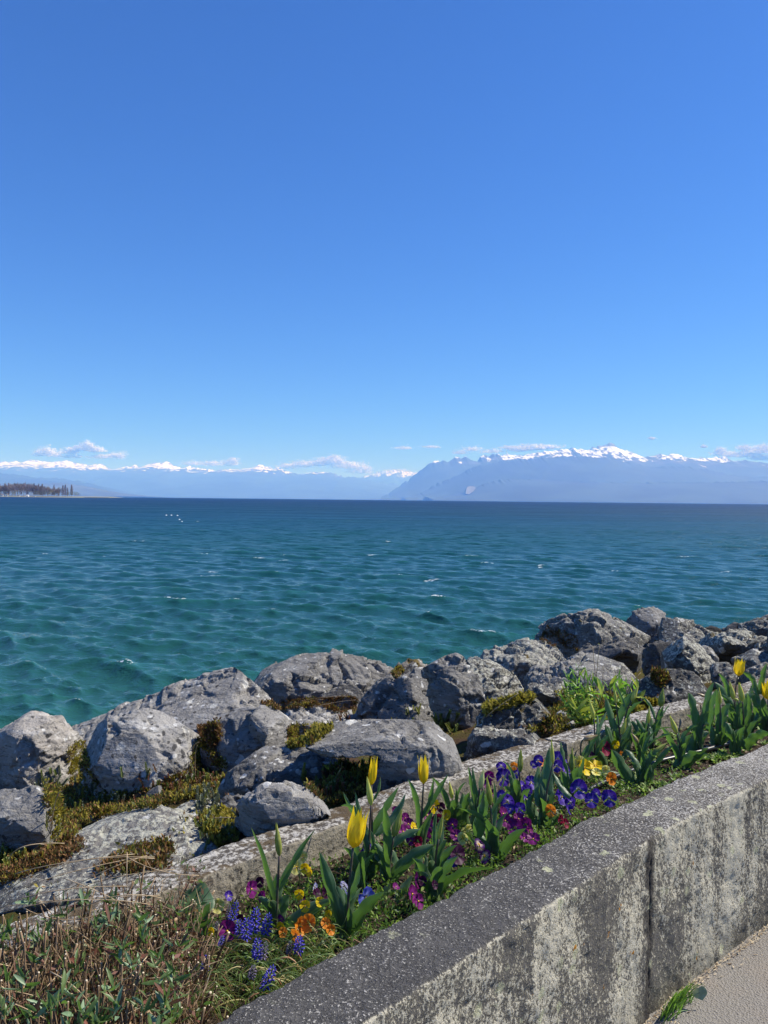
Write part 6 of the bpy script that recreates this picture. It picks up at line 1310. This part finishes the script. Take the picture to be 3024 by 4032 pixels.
# ---------------------------------------------------------------- the cut-back shrub in the lower left corner
def build_shrub():
    r = np.random.default_rng(9); c0 = Vector((-.52, 1.72, SOIL)); root = empty('cut_back_shrub', c0)
    tag(root, 'cut-back shrub of dry brown stems with green leaf tufts, lower left corner', 'shrub')
    # ready-made pieces, shared by all copies: stems 1 m long scaled down
    stems = []
    for k in range(7):
        rr = random.Random(k); pts = [Vector((0, 0, 0))]
        for i in range(1, 7): pts.append(pts[-1]+Vector((rr.uniform(-.022, .022), rr.uniform(-.022, .022), 1/6)))
        V, F = tube(pts, .0135, .0105, 6); me = mesh('cut_stem', V, F, [M_TWIG, M_TWIGEND]); me.polygons[len(me.polygons)-1].material_index = 1
        stems.append(me)
    sm = [leafy('shrub_leaf', (.06, .105, .03), (.13, .18, .06), .25, .4, back=(.22, .42, .06, 1)), leafy('grey_green_leaf', (.15, .24, .13), (.22, .30, .17), .2, .45, back=(.3, .45, .15, 1)), leafy('reddish_shrub_leaf', (.20, .07, .05), (.12, .08, .05), .25, .5)]
    lv = []
    for k in range(9):
        pts = bez((0, 0, 0), (0, .06*(k % 3), .5), (0, .16*(k % 3)-.1, 1), 7); V, F = ribbon(pts, .22, 0, .45, .15, cols=3, prof=lambda t: (math.sin(math.pi*(t*.92+.06)))**.8+.03); lv.append(mesh('leaf', V, F, sm[k % 3 if k % 3 != 2 or k > 5 else 0]))
    dead = []
    for k in range(3):
        V, F = ribbon(bez((0, 0, 0), (.1, .2, .4), (-.1, .1, .8), 5), .4, .5, .9, .5, cols=3, prof=lambda t: math.sin(math.pi*(t*.9+.08))); dead.append(mesh('withered_leaf', V, F, [leafy('withered_leaf', (.34, .22, .12), (.45, .32, .18), .2, .7)]))
    def ground(px, py): return on_z(px, py, SOIL)
    nst = 0
    # stems: foot anywhere in the shrub's patch, tops forming its uneven outline
    while nst < 298:
        px = r.uniform(-260, 820); py = r.uniform(3560, 4500) if r.random() < .8 else r.uniform(3560, 3900)
        g = ground(px, py); s_, o_ = path_sd(g.x, g.y)
        if o_ < .03 or o_ > .575 or g.y < 1.12: continue
        if px > 720 and py < 3800 and r.random() < .6: continue
        if (px < 220 or py > 3950) and r.random() < .2: continue
        hmax = .265-.10*max(0, (px-350)/450); h = hmax*r.uniform(.45, 1.05)
        lean = Vector((r.normal(.0+.35*max(0, (px-250)/600), .22), r.normal(-.05, .2), 1)).normalized()
        q = lean.to_track_quat('Z', 'Y').to_matrix().to_4x4(); th = r.uniform(.11, .24)*(1.25 if r.random() < .15 else 1)
        o = add('cut_stem', stems[nst % 7], root); o.matrix_local = Matrix.Translation(g-c0-Vector((0, 0, .01)))@q@Matrix.Rotation(r.uniform(0, 6.28), 4, 'Z')@Matrix.Diagonal((th, th, h, 1)); nst += 1
    # leaf tufts
    nl = 0; tuft = [(-20, 3640), (50, 3700), (120, 3560), (160, 3700), (175, 3780), (250, 3600), (330, 3560), (380, 3660), (430, 3620), (440, 3560), (560, 3640), (580, 3700), (480, 3740), (300, 3800), (90, 3880), (40, 3860), (200, 3960), (290, 3920), (320, 4010), (430, 3900), (520, 3800), (460, 4000), (560, 3980), (640, 3860), (120, 4020), (660, 3990), (20, 3990), (380, 4060), (600, 4060), (250, 4080)]
    tuft += [(float(r.uniform(-20, 720)), float(3600+430*r.random()**.7)) for _ in range(12)]
    for px, py in tuft:
        y = 1.80-.52*(py-3540)/500+r.uniform(-.05, .05); p = at_y(px, py, y)
        s_, o_ = path_sd(p.x, p.y)
        o2 = min(max(o_, .05), .55); C, N_, T_ = path_at(s_); p = Vector((C[0]+N_[0]*o2, C[1]+N_[1]*o2, 0)); p = at_y(px, py, p.y)
        p.z = min(max(p.z, SOIL+.03), SOIL+.27)
        for k in range(int(r.integers(7, 12))):
            a = r.uniform(0, 6.28); e = r.uniform(.15, 1.35); d = Vector((math.cos(a)*math.cos(e), math.sin(a)*math.cos(e), math.sin(e))); q = d.to_track_quat('Z', 'Y').to_matrix().to_4x4(); L = r.uniform(.018, .042)
            o = add('leaf', lv[int(r.integers(0, 9))], root); o.matrix_local = Matrix.Translation(p-c0+Vector(r.normal(0, .006, 3)))@q@Matrix.Rotation(r.uniform(0, 6.28), 4, 'Z')@Matrix.Diagonal((L, L, L, 1)); nl += 1
    # withered leaves caught between the stems
    for k in range(120):
        px, py = r.uniform(-60, 760), r.uniform(3560, 4060); y = 1.95-.6*(py-3500)/560+r.uniform(-.08, .08); p = at_y(px, py, y); s_, o_ = path_sd(p.x, p.y)
        if o_ < .03 or o_ > .57: continue
        p.z = min(max(p.z, SOIL+.01), SOIL+.14); L = r.uniform(.012, .028)
        o = add('withered_leaf', dead[k % 3], root); o.matrix_local = Matrix.Translation(p-c0)@Vector(r.normal(0, 1, 3)).to_track_quat('Z', 'Y').to_matrix().to_4x4()@Matrix.Diagonal((L, L, L, 1))
    V = []; F = []; cnt = 0
    while cnt < 850:       # the mass of thinner stems behind those
        px = r.uniform(-260, 800); py = r.uniform(3570, 4500); g = ground(px, py); s_, o_ = path_sd(g.x, g.y)
        if o_ < .03 or o_ > .58 or g.y < 1.1: continue
        if (px < 220 or py > 3950) and r.random() < .25: continue
        h = (.22-.10*max(0, (px-350)/450))*r.uniform(.3, 1.0); e = g-c0+Vector((r.normal(.2*max(0, (px-250)/600), .25), r.normal(-.05, .22), 1))*h; rad = r.uniform(.0008, .0020)
        v, f = tube([g-c0, (g-c0).lerp(e, .5)+Vector((r.normal(0, .006), 0, 0)), e], rad*1.2, rad, 4); k0 = len(V); V += v; F += [tuple(i+k0 for i in q) for q in f]; cnt += 1
    o = add('stem_tangle', mesh('stem_tangle', V, F, M_TWIG), root); o['kind'] = 'stuff'
    # fine twigs and small leaves in the depth of the shrub: beyond counting
    Q = []; MI = []
    for k in range(10000):
        px, py = r.uniform(-150, 800), r.uniform(3540, 4300); g = ground(px, py); s_, o_ = path_sd(g.x, g.y)
        if o_ < .02 or o_ > .58: continue
        b = np.array(g)+np.array([0, 0, r.uniform(0, .18)]); d = r.normal(0, 1, 3); d[2] = abs(d[2]); d /= np.linalg.norm(d); sd = np.cross(d, r.normal(0, 1, 3)); sd /= np.linalg.norm(sd)
        if r.random() < .5: L, W = r.uniform(.03, .08), r.uniform(.001, .0025); mi = 0 if r.random() < .8 else 3
        else: L = r.uniform(.010, .028); W = L*.36; mi = 1 if r.random() < .5 else 2
        Q.append(blade_quads(b[None]-c0, d[None], sd[None], np.array([L]), np.array([W]))); MI.append(mi)
    q = np.concatenate(Q); me = mesh('twig_tangle', q.reshape(-1, 3), np.arange(len(q)*4).reshape(-1, 4), [M_TWIG, sm[0], sm[2], M_STRAW], False); me.polygons.foreach_set('material_index', MI); o = add('twig_tangle', me, root); o['kind'] = 'stuff'
    # long straw-like runners arching over the shrub
    Z6 = lambda x, y: (x*.6028, 3200+y*.6028)
    arcs = [((-20, 640), (300, 520), (830, 480)), ((-20, 560), (350, 420), (860, 300)), ((60, 500), (450, 330), (1010, 290)), ((0, 620), (420, 570), (1040, 540)), ((20, 650), (500, 570), (980, 600)), ((100, 400), (400, 330), (880, 270)),
            ((500, 500), (760, 420), (1140, 370)), ((280, 600), (640, 400), (960, 280)), ((420, 430), (650, 520), (800, 600)), ((830, 290), (1050, 380), (1300, 410)), ((830, 260), (828, 480), (830, 690)), ((250, 560), (420, 720), (600, 760)),
            ((0, 1160), (200, 1190), (340, 1250)), ((330, 1040), (520, 1170), (640, 1340)), ((540, 620), (800, 540), (1060, 560)), ((1010, 300), (860, 300), (760, 330)), ((-30, 1220), (120, 1260), (300, 1350)), ((960, 940), (860, 1050), (720, 1180)), ((150, 620), (420, 700), (700, 640)), ((60, 310), (160, 220), (420, 200))]
    for a, m_, b in arcs:
        pa, pm_, pb = Z6(*a), Z6(*m_), Z6(*b); y = float(np.interp((pa[1]+pb[1])/2, [3300, 3600, 4000], [1.95, 1.80, 1.42])); y += r.uniform(-.05, .05)
        V, F = tube([q-c0 for q in bez(at_y(*pa, y), at_y(*pm_, y-.03), at_y(*pb, y+r.uniform(-.03, .05)), 12)], .0011, .0008, 5); add('runner', mesh('runner', V, F, M_STRAW), root)
build_shrub()

# ---------------------------------------------------------------- surfaces for things growing on the boulders
bpy.context.view_layer.update()
from mathutils.bvhtree import BVHTree
def _bvh():
    V = []; F = []
    for o in ROCKS+[q for q in col.objects if q.name.startswith('bank_ground')]:
        k = len(V); mw = o.matrix_world; V += [mw@v.co for v in o.data.vertices]; F += [tuple(i+k for i in p.vertices) for p in o.data.polygons]
    return BVHTree.FromPolygons(V, F)
BVH = _bvh()
def surf(px, py):
    d = ray(px, py).normalized(); h = BVH.ray_cast(CAM, d); return (h[0], h[1]) if h[0] is not None else (None, None)
def build_moss():
    r = np.random.default_rng(31)
    my = leafy('yellow_moss', (.19, .15, .025), (.33, .27, .04), .3, .7, back=(.5, .45, .06, 1)); mg = leafy('green_moss', (.055, .065, .016), (.12, .125, .03), .25, .7); mb = leafy('rusty_moss', (.16, .08, .035), (.24, .13, .05), .2, .8)
    Q = []; MI = []
    def patch(Z, pts, n, mix, L0=.011, mound=.02):
        # pts = polygon in crop pixels
        P = [Z(*p) for p in pts]; xs = [p[0] for p in P]; ys = [p[1] for p in P]; cnt = 0; tries = 0
        while cnt < n and tries < n*6:
            tries += 1; x = r.uniform(min(xs), max(xs)); y = r.uniform(min(ys), max(ys)); ins = False; j = len(P)-1
            for i in range(len(P)):
                if (P[i][1] > y) != (P[j][1] > y) and x < (P[j][0]-P[i][0])*(y-P[i][1])/(P[j][1]-P[i][1])+P[i][0]: ins = not ins
                j = i
            if not ins: continue
            c, nn = surf(x, y)
            if c is None or (c-CAM).length > 12 or nn.z < .15: continue
            cl = noise(np.array([[c.x*9, c.y*9, c.z*9]]), 3)[0]; k = 5
            b = np.array(c)[None]+r.normal(0, .006, (k, 3))+np.array([0, 0, 1])*(mound*(.5+.5*cl))*r.random((k, 1))
            d = np.array(nn)[None]*.6+np.array([0, 0, .5])+r.normal(0, .45, (k, 3)); d /= np.linalg.norm(d, axis=1)[:, None]; sd = np.cross(d, r.normal(0, 1, (k, 3))); sd /= np.linalg.norm(sd, axis=1)[:, None]
            L = L0*r.uniform(.6, 1.5, k); Q.append(blade_quads(b, d, sd, L, L*.45)); w_ = mix[0]+.35*cl, mix[1]; u = r.random(k); MI.append(np.where(u < w_[0], 0, np.where(u < w_[0]+w_[1], 1, 2))); cnt += 1
    patch(Z3, [(290, 1000), (560, 960), (700, 1040), (1000, 1010), (1230, 850), (1290, 680), (1400, 760), (1500, 880), (1420, 1000), (1250, 1080), (1000, 1130), (700, 1180), (560, 1250), (430, 1370), (250, 1480), (-20, 1500), (150, 1440), (310, 1320)], 4200, (.40, .30), .014, .03)
    patch(Z3, [(430, 740), (550, 700), (590, 860), (640, 1000), (450, 960)], 700, (.6, .2), .014, .03)
    patch(Z3, [(1300, 1200), (1460, 1160), (1520, 1200), (1540, 1370), (1430, 1400), (1340, 1300)], 900, (.7, .25), .016, .03)
    patch(Z3, [(850, 1400), (950, 1360), (1100, 1350), (1140, 1420), (1080, 1540), (700, 1580), (620, 1540)], 420, (.12, .35), .013, .02)
    patch(Z3, [(300, 1400), (520, 1330), (560, 1380), (350, 1520), (0, 1640), (-40, 1560)], 900, (.1, .2), .010, .015)
    patch(Z4, [(380, 620), (480, 590), (620, 640), (680, 620), (540, 720), (400, 750)], 900, (.5, .3), .016, .03)
    patch(Z4, [(190, 440), (400, 430), (800, 400), (850, 430), (820, 500), (700, 510), (600, 470), (330, 500)], 1100, (.08, .25), .014, .03)
    patch(Z4, [(500, 1000), (660, 950), (720, 850), (930, 860), (980, 960), (900, 1040), (680, 1130)], 1500, (.35, .45), .016, .04)
    patch(Z5, [(0, 650), (150, 610), (290, 560), (300, 600), (120, 660), (20, 690)], 600, (.8, .15), .018, .03)
    patch(Z5, [(870, 660), (900, 620), (1010, 625), (990, 650), (880, 680)], 500, (.8, .2), .018, .03)
    patch(Z5, [(420, 560), (700, 560), (900, 620), (860, 700), (600, 770), (380, 800), (250, 790), (400, 700)], 1500, (.3, .5), .016, .03)
    patch(Z5, [(380, 170), (560, 240), (560, 320), (400, 290), (330, 250)], 350, (.0, .2), .018, .02)
    patch(Z5, [(980, 470), (1060, 465), (1080, 500), (1030, 530), (990, 510)], 260, (.05, .35), .022, .06)
    patch(Z4, [(1060, 250), (1110, 200), (1150, 240), (1100, 290)], 150, (.4, .2), .018, .02)
    patch(Z3, [(1285, 620), (1350, 600), (1430, 620), (1440, 700), (1400, 760), (1320, 720)], 420, (.0, .06), .018, .06)
    # general thin cover of the bank between the boulders
    for _ in range(3600):
        s = r.uniform(1.0, S_JOINT+6.5); o = r.uniform(.74, 4.6); C, N_, T_ = path_at(s); x, y = C+N_*o
        h = BVH.ray_cast(Vector((x, y, 3)), Vector((0, 0, -1)))
        if h[0] is None or abs(h[0].z-float(bank(o))) > .09: continue
        cl = noise(np.array([[x*5, y*5, 0]]), 8)[0]; k = 6; b = np.array(h[0])[None]+r.normal(0, .014, (k, 3))*np.array([1, 1, .2]); d = np.array([0, 0, .8])+r.normal(0, .5, (k, 3)); d /= np.linalg.norm(d, axis=1)[:, None]; sd = np.cross(d, r.normal(0, 1, (k, 3))); sd /= np.linalg.norm(sd, axis=1)[:, None]
        L = .014*r.uniform(.6, 1.6, k); Q.append(blade_quads(b, d, sd, L, L*.45)); u = r.random(k)-cl*.6; MI.append(np.where(u < .25, 0, np.where(u < .55, 1, 2)))
    scatter_mesh('moss', [my, mg, mb], np.concatenate(Q), np.concatenate(MI), label='yellow, green and rusty moss creeping over the ground and boulders', cat='moss')
build_moss()
def build_small_plants():
    r = np.random.default_rng(88)
    # sedum-like sprigs: a short stem with rings of fleshy leaves
    mats = {'green': leafy('sedum_green', (.12, .17, .05), (.22, .26, .09), .2, .5), 'grey': leafy('sedum_grey', (.14, .17, .12), (.24, .26, .18), .1, .6), 'red': leafy('sedum_red', (.26, .10, .06), (.22, .15, .07), .15, .5), 'lime': leafy('sedum_lime', (.26, .28, .06), (.36, .36, .10), .2, .5)}
    def sprig(mat, seed):
        rr = random.Random(seed); V = []; F = []
        for i in range(11):
            z = i/11; 
            for j in range(5):
                a = j*1.2566+i*.6; b = Vector((0, 0, z)); d = Vector((math.cos(a), math.sin(a), .75+.5*z)).normalized(); L = .30*(1-.35*z)*rr.uniform(.8, 1.15); s_ = d.cross(Vector((0, 0, 1))).normalized()*.07; k = len(V)
                V += [b, b+d*L*.55+s_, b+d*L, b+d*L*.55-s_]; F.append((k, k+1, k+2, k+3))
        v, f = tube([Vector((0, 0, -.2)), Vector((0, 0, 1))], .035, .02, 4); k = len(V); V += v; F += [tuple(i+k for i in q) for q in f]
        return mesh('sprig', V, F, mat, False)
    P = {k: [sprig(m, i) for i in range(2)] for k, m in mats.items()}
    def clump(name, label, Z, pts, n, kinds, L, cat='sedum'):
        c = [surf(*Z(*p)) for p in pts]; c = [q for q in c if q[0] is not None and (q[0]-CAM).length < 14]
        if not c: return
        root = empty(name, c[0][0]); tag(root, label, cat, 'sedum clumps among the boulders')
        for k in range(n):
            a, b = r.integers(0, len(c), 2); p = c[a][0].lerp(c[b][0], r.random()) if (c[a][0]-c[b][0]).length < .35 else c[a][0]; p = p+Vector((r.normal(0, .03), r.normal(0, .03), 0))
            h = BVH.ray_cast(p+Vector((0, 0, .25)), Vector((0, 0, -1))); p = h[0] if h[0] is not None and abs(h[0].z-p.z) < .12 else p
            s_, o_ = path_sd(p.x, p.y)
            if p.z-float(bank(o_)) > .10: continue
            d = Vector((r.normal(0, .35), r.normal(-.1, .35), 1)).normalized(); q = d.to_track_quat('Z', 'Y').to_matrix().to_4x4(); s = L*.72*r.uniform(.55, 1.25)
            o = add('sprig', P[kinds[int(r.integers(0, len(kinds)))]][k % 2], root); o.matrix_local = Matrix.Translation(p-c[0][0])@q@Matrix.Diagonal((s*.8, s*.8, s, 1))
    clump('sedum_clump', 'tall yellow-green sedum clump before the kerb, left of the two yellow tulips', Z4, [(580, 1010), (640, 1060), (700, 980), (760, 920), (820, 1000), (870, 900), (700, 1090), (760, 1030)], 130, ['lime', 'green', 'green', 'red'], .085)
    clump('sedum_clump', 'round fresh green sedum clump between the wedge boulder and the flecked boulder', Z4, [(1360, 560), (1420, 530), (1460, 570), (1400, 600), (1480, 610)], 60, ['green', 'lime'], .10)
    clump('sedum_clump', 'sparse green sedum tuft at the foot of the black-faced wedge boulder', Z4, [(1220, 560), (1270, 550), (1150, 545)], 22, ['green', 'lime'], .07)
    clump('sedum_clump', 'grey-green sedum row in the shade below the spotted pale boulder', Z3, [(520, 1000), (600, 1060), (700, 1090), (780, 1060), (640, 1010), (560, 1040), (820, 1090)], 70, ['grey', 'grey', 'green'], .075)
    clump('sedum_clump', 'grey sedum tuft before the pale upright boulder at left', Z3, [(270, 950), (350, 900), (400, 940), (300, 1000), (240, 1000)], 45, ['grey', 'green', 'grey'], .09)
    clump('sedum_clump', 'reddish sedum below the right part of the spotted pale boulder', Z3, [(870, 1060), (960, 1080), (1050, 1040), (1080, 1000), (1150, 1010), (1000, 1110)], 75, ['red', 'red', 'green'], .065)
    clump('sedum_clump', 'green-brown sedum carpet right of the spotted pale boulder', Z3, [(1240, 900), (1300, 850), (1380, 880), (1440, 900), (1350, 980), (1250, 970)], 90, ['green', 'lime', 'red'], .06)
    clump('sedum_clump', 'grey sedum tuft between the spotted boulder and the small crusted rock', Z3, [(1280, 1050), (1380, 1040), (1400, 1090), (1330, 1080)], 40, ['grey', 'grey', 'lime'], .07)
    clump('sedum_clump', 'lime sedum patch left of the broken white-rimmed rock', Z3, [(1330, 1260), (1400, 1300), (1450, 1350), (1480, 1300), (1500, 1370), (1380, 1230)], 70, ['lime', 'green', 'grey'], .06)
    clump('sedum_clump', 'green sedum along the right flank of the lower left block', Z3, [(320, 1080), (340, 1200), (330, 1300), (420, 1120), (480, 1160)], 60, ['green', 'grey', 'lime'], .06)
    clump('sedum_clump', 'rusty and green sedum in the gap right of the cleft block', Z4, [(400, 690), (450, 660), (520, 700), (470, 730), (560, 660), (640, 640)], 80, ['red', 'lime', 'green'], .07)
    clump('sedum_clump', 'red sedum on the shoulder of the low pale flat rock', Z4, [(640, 620), (700, 580), (760, 560), (800, 440), (830, 420)], 36, ['red'], .07)
    clump('sedum_clump', 'dark brown moss cushion beside the cleft block', Z3, [(1300, 640), (1380, 640), (1420, 700), (1350, 700)], 70, ['red'], .045, 'moss')
    clump('sedum_clump', 'yellow-green sedum at the bottom left corner of the rocks', Z3, [(60, 1450), (120, 1430), (30, 1500), (0, 1560), (160, 1440)], 50, ['lime', 'green'], .06)
    # tall green weed behind the kerb
    wl = leafy('weed_leaf', (.11, .22, .04), (.20, .33, .07), .3, .45, back=(.3, .6, .06, 1)); wy = leafy('weed_yellow_leaf', (.32, .38, .06), (.42, .45, .10), .3, .45, back=(.55, .65, .08, 1))
    lvs = []
    for k in range(4):
        V, F = ribbon(bez((0, 0, 0), (0, .05, .5), (0, .22, .95), 6), (.16, .20, .36, .30)[k], 0, .4, .2, cols=3, prof=lambda t: math.sin(math.pi*(t*.9+.08))**.8); lvs.append(mesh('leaf', V, F, wl if k % 2 == 0 else wy))
    def weed(label, Z, base, tips, leaves_per, Lf, kinds=(0, 1), stemcol=M_GSTEM, y=None, name='weed_plant'):
        c, nn = surf(*Z(*base)) if y is None else (at_y(*Z(*base), y), None)
        if c is None: return
        root = empty(name, c); tag(root, label, 'weed')
        for tx, ty in tips:
            t = at_y(*Z(tx, ty), c.y+r.uniform(-.12, .10))-c; st = Vector((r.normal(0, .02), r.normal(0, .02), -.02)); pts = bez(st, (st+t)*.5+Vector((r.normal(0, .012), 0, .0)), t, 8)
            V, F = tube(pts, .0032, .0015, 5); add('stem', mesh('stem', V, F, stemcol), root)
            for k in range(leaves_per):
                u = r.uniform(.12, 1.0); p = pts[min(8, int(u*8))].lerp(pts[min(8, int(u*8)+1)], u*8-int(u*8)); a = r.uniform(0, 6.28); e = r.uniform(-.3, 1.1) if u < .85 else r.uniform(.5, 1.4)
                d = Vector((math.cos(a)*math.cos(e), math.sin(a)*math.cos(e), math.sin(e))); s = Lf*r.uniform(.6, 1.2); o = add('leaf', lvs[kinds[int(r.integers(0, len(kinds)))]], root)
                o.matrix_local = Matrix.Translation(p)@d.to_track_quat('Z', 'Y').to_matrix().to_4x4()@Matrix.Rotation(r.uniform(0, 6.28), 4, 'Z')@Matrix.Diagonal((s, s, s, 1))
    weed('tall bright green bushy weed with many narrow leaves behind the kerb', Z5, (560, 745), [(500, 460), (525, 430), (545, 415), (560, 440), (590, 450), (480, 520), (610, 480), (450, 560), (520, 520), (640, 490), (560, 520), (470, 600), (600, 560), (655, 540)], 17, .062, (0, 0, 1, 0))
    weed('pale leafy weed with drooping yellowed leaves at the foot of the tall one', Z5, (620, 750), [(540, 650), (600, 640), (650, 620), (500, 680), (680, 600), (700, 560), (640, 690)], 9, .085, (1, 3, 0))
    weed('loose weed with broad toothed leaves right of the tall one', Z5, (780, 690), [(690, 520), (740, 520), (800, 500), (860, 505), (890, 600), (830, 560), (770, 560), (910, 520)], 8, .10, (2, 3, 0))
    weed('dead dry flower stalks standing behind the tall green weed', Z5, (690, 640), [(640, 290), (680, 280), (920, 440), (700, 400)], 1, .02, (1,), M_STRAW)
    weed('dry reddish twig standing beside the spotted boulder', Z4, (690, 930), [(650, 850), (680, 800), (700, 880)], 8, .03, (1,), M_TWIG)
    # tufts of dry grass
    def straw(label, Z, lines, name='dry_grass'):
        c, nn = surf(*Z(*lines[0][0])); 
        if c is None: return
        root = empty(name, c); tag(root, label, 'dry grass')
        for a, m_, b in lines:
            pa = surf(*Z(*a))[0] or c; y = pa.y
            V, F = tube([q-c for q in bez(pa, at_y(*Z(*m_), y-.05), at_y(*Z(*b), y-.08), 9)], .0022, .0012, 5); add('stalk', mesh('stalk', V, F, M_STRAW), root)
    straw('dry straw-coloured stalks trailing left of the tall weed over yellow moss', Z5, [((20, 700), (90, 640), (210, 560)), ((10, 690), (60, 620), (190, 550)), ((-10, 720), (60, 650), (150, 620)), ((0, 660), (80, 640), (250, 600)), ((30, 640), (110, 600), (240, 580)), ((-20, 740), (30, 680), (80, 640))])
    straw('two long dry stalks lying across the gap under the big broad boulder', Z4, [((450, 440), (600, 410), (780, 400)), ((560, 470), (700, 440), (830, 425)), ((380, 470), (480, 440), (620, 420))])
    straw('thin dry stalks before the dark cavity of the blocky centre boulder', Z4, [((800, 850), (880, 840), (1010, 845)), ((860, 850), (880, 800), (960, 810)), ((640, 1000), (720, 900), (740, 830))])
    straw('fine dry stems in the moss right of the spotted pale boulder', Z3, [((1280, 960), (1275, 800), (1290, 720)), ((1300, 1010), (1310, 940), (1340, 920)), ((1260, 760), (1270, 720), (1300, 700)), ((1400, 1180), (1500, 1150), (1610, 1110)), ((1300, 1215), (1420, 1195), (1545, 1198))])
    straw('curved dry stalk over the ground left of the lichened slab', Z3, [((60, 1450), (160, 1380), (290, 1370)), ((210, 1410), (300, 1330), (350, 1230)), ((330, 1300), (360, 1100), (400, 1020)), ((250, 900), (255, 820), (300, 730))])
    # pink daisy
    g = clamp_bed(on_z(*CE(1030, 1190), SOIL)); root = empty('daisy', g); tag(root, 'small pink daisy flower among the tulips over the pipe', 'daisy'); b = at_y(*CE(1030, 1105), g.y)-g
    V, F = tube([Vector((0, 0, 0)), b*.5, b], .0013, .0012, 5); add('stem', mesh('stem', V, F, M_GSTEM), root); pk = leafy('pink_daisy_petal', (.62, .22, .36), (.70, .42, .50), .3, .5)
    pm_ = mesh('petal', [(0, -.1, 0), (.6, -.16, .12), (1, 0, .2), (.6, .16, .12), (0, .1, 0)], [(0, 1, 2, 3, 4)], pk)
    for k in range(18):
        o = add('petal', pm_, root); o.matrix_local = Matrix.Translation(b)@Matrix.Rotation(R(-25), 4, 'X')@Matrix.Rotation(k*.349, 4, 'Z')@Matrix.Rotation(R(-20-10*(k % 2)), 4, 'Y')@Matrix.Diagonal((.0145, .0145, .0145, 1))
    # grass tuft and round leaf at the foot of the wall
    Zq = lambda x, y: (2300+x*.4364, 3500+y*.4364)
    g = on_z(*Zq(930, 1150), .0); s_, o_ = path_sd(g.x, g.y); C, N_, T_ = path_at(s_); g = Vector((C[0]-N_[0]*(WALL_W+.02), C[1]-N_[1]*(WALL_W+.02), 0)); root = empty('grass_tuft', g); tag(root, 'small green grass tuft growing where the wall meets the pavement', 'grass')
    gm = leafy('grass_blade', (.08, .17, .03), (.14, .25, .05), .3, .4, back=(.25, .5, .05, 1))
    for k in range(110):
        st = Vector((T_[0], T_[1], 0))*r.normal(0, .045)-Vector((N_[0], N_[1], 0))*abs(r.normal(0, .012)); a = r.normal(0, .9); L = r.uniform(.045, .10); e = st+Vector((T_[0]*math.sin(a)*L-N_[0]*.4*L, T_[1]*math.sin(a)*L-N_[1]*.4*L, L*abs(math.cos(a))*.9+.005))
        V, F = ribbon(bez(st, (st+e)*.5+Vector((0, 0, .012)), e, 5), .0036, r.uniform(-1, 1), .4, 0, cols=3, prof=lambda t: 1-t**2*.9); add('blade', mesh('blade', V, F, gm), root)
    lf = at_y(*Zq(1045, 935), g.y); root = empty('plantain', g+Vector((T_[0]*.03, T_[1]*.03, 0))); tag(root, 'single round grey-green leaf on a stalk beside the grass tuft', 'weed'); c = lf-root.location
    V, F = tube(bez((0, 0, 0), c*.5+Vector((.004, 0, .004)), c, 5), .0012, .001, 5); add('stalk', mesh('stalk', V, F, M_GSTEM), root)
    V = [c]+[c+(_r*math.cos(k*.4488)*1.05+_u*math.sin(k*.4488)*.92)*(.0215)*(1+.07*math.sin(3*k))+Vector((0, .006*math.sin(k), 0)) for k in range(14)]; add('leaf', mesh('leaf', V, [(0, k+1, (k+1) % 14+1) for k in range(14)], leafy('round_leaf', (.20, .27, .17), (.26, .32, .22), .2, .5)), root)
    # dry litter along the foot of the wall
    Q = []; MI = []
    for k in range(2200):
        s = r.uniform(S_JOINT-1.2, S_JOINT+3); C, N_, T_ = path_at(s); o = -WALL_W-.004-abs(r.normal(0, .011))-(.0 if r.random() < .9 else r.uniform(0, .06)); b = np.array([C[0]+N_[0]*o, C[1]+N_[1]*o, r.uniform(.003, .012)]); d = np.array([T_[0], T_[1], 0])+r.normal(0, .5, 3)*np.array([1, 1, .2]); d /= np.linalg.norm(d); sd = np.cross(d, (0, 0, 1))+r.normal(0, .3, 3); sd /= np.linalg.norm(sd); L = r.uniform(.004, .022)
        Q.append(blade_quads(b[None], d[None], sd[None], np.array([L]), np.array([L*r.uniform(.08, .35)]))); MI.append(0 if r.random() < .7 else 1)
    scatter_mesh('leaf_litter', [leafy('straw_litter', (.42, .33, .20), (.55, .45, .30), .1, .8), leafy('brown_litter', (.16, .11, .07), (.22, .16, .10), .1, .8)], np.concatenate(Q), MI, label='dry straw-coloured litter lying along the foot of the wall', cat='leaf litter')
    # small broken stones between the boulders
    stone_m = [rock_mat(.2, .1, .1), rock_mat(.3, .1, .1)]; ms = []
    for k in range(8):
        bm = bmesh.new(); rr = np.random.default_rng(k+70)
        for q in rr.normal(0, 1, (13, 3)): q /= np.linalg.norm(q); bm.verts.new(Vector(q*rr.uniform(.7, 1)*np.array([1, .8, .6])))
        bmesh.ops.convex_hull(bm, input=bm.verts); me = bpy.data.meshes.new('stone'); bm.to_mesh(me); bm.free(); me.materials.append(stone_m[k % 2]); ms.append(me)
    n = 0
    for _ in range(700):
        s = r.uniform(1.2, S_JOINT+6); o = r.uniform(.78, 4.9); C, N_, T_ = path_at(s); x, y = C+N_*o; h = BVH.ray_cast(Vector((x, y, 3)), Vector((0, 0, -1)))
        if h[0] is None or abs(h[0].z-float(bank(o))) > .09: continue
        sz = .02+.10*r.random()**3+.03*(o > 3); ob = add('stone', ms[n % 8], None, h[0]+Vector((0, 0, sz*.15)), tuple(r.uniform(0, 6, 3)), sz); n += 1
        tag(ob, 'small loose broken stone in the moss between the boulders' if o < 2.6 else 'loose broken stone between the boulders near the water', 'stone', 'loose stones between the boulders')
        if n >= 110: break
build_small_plants()
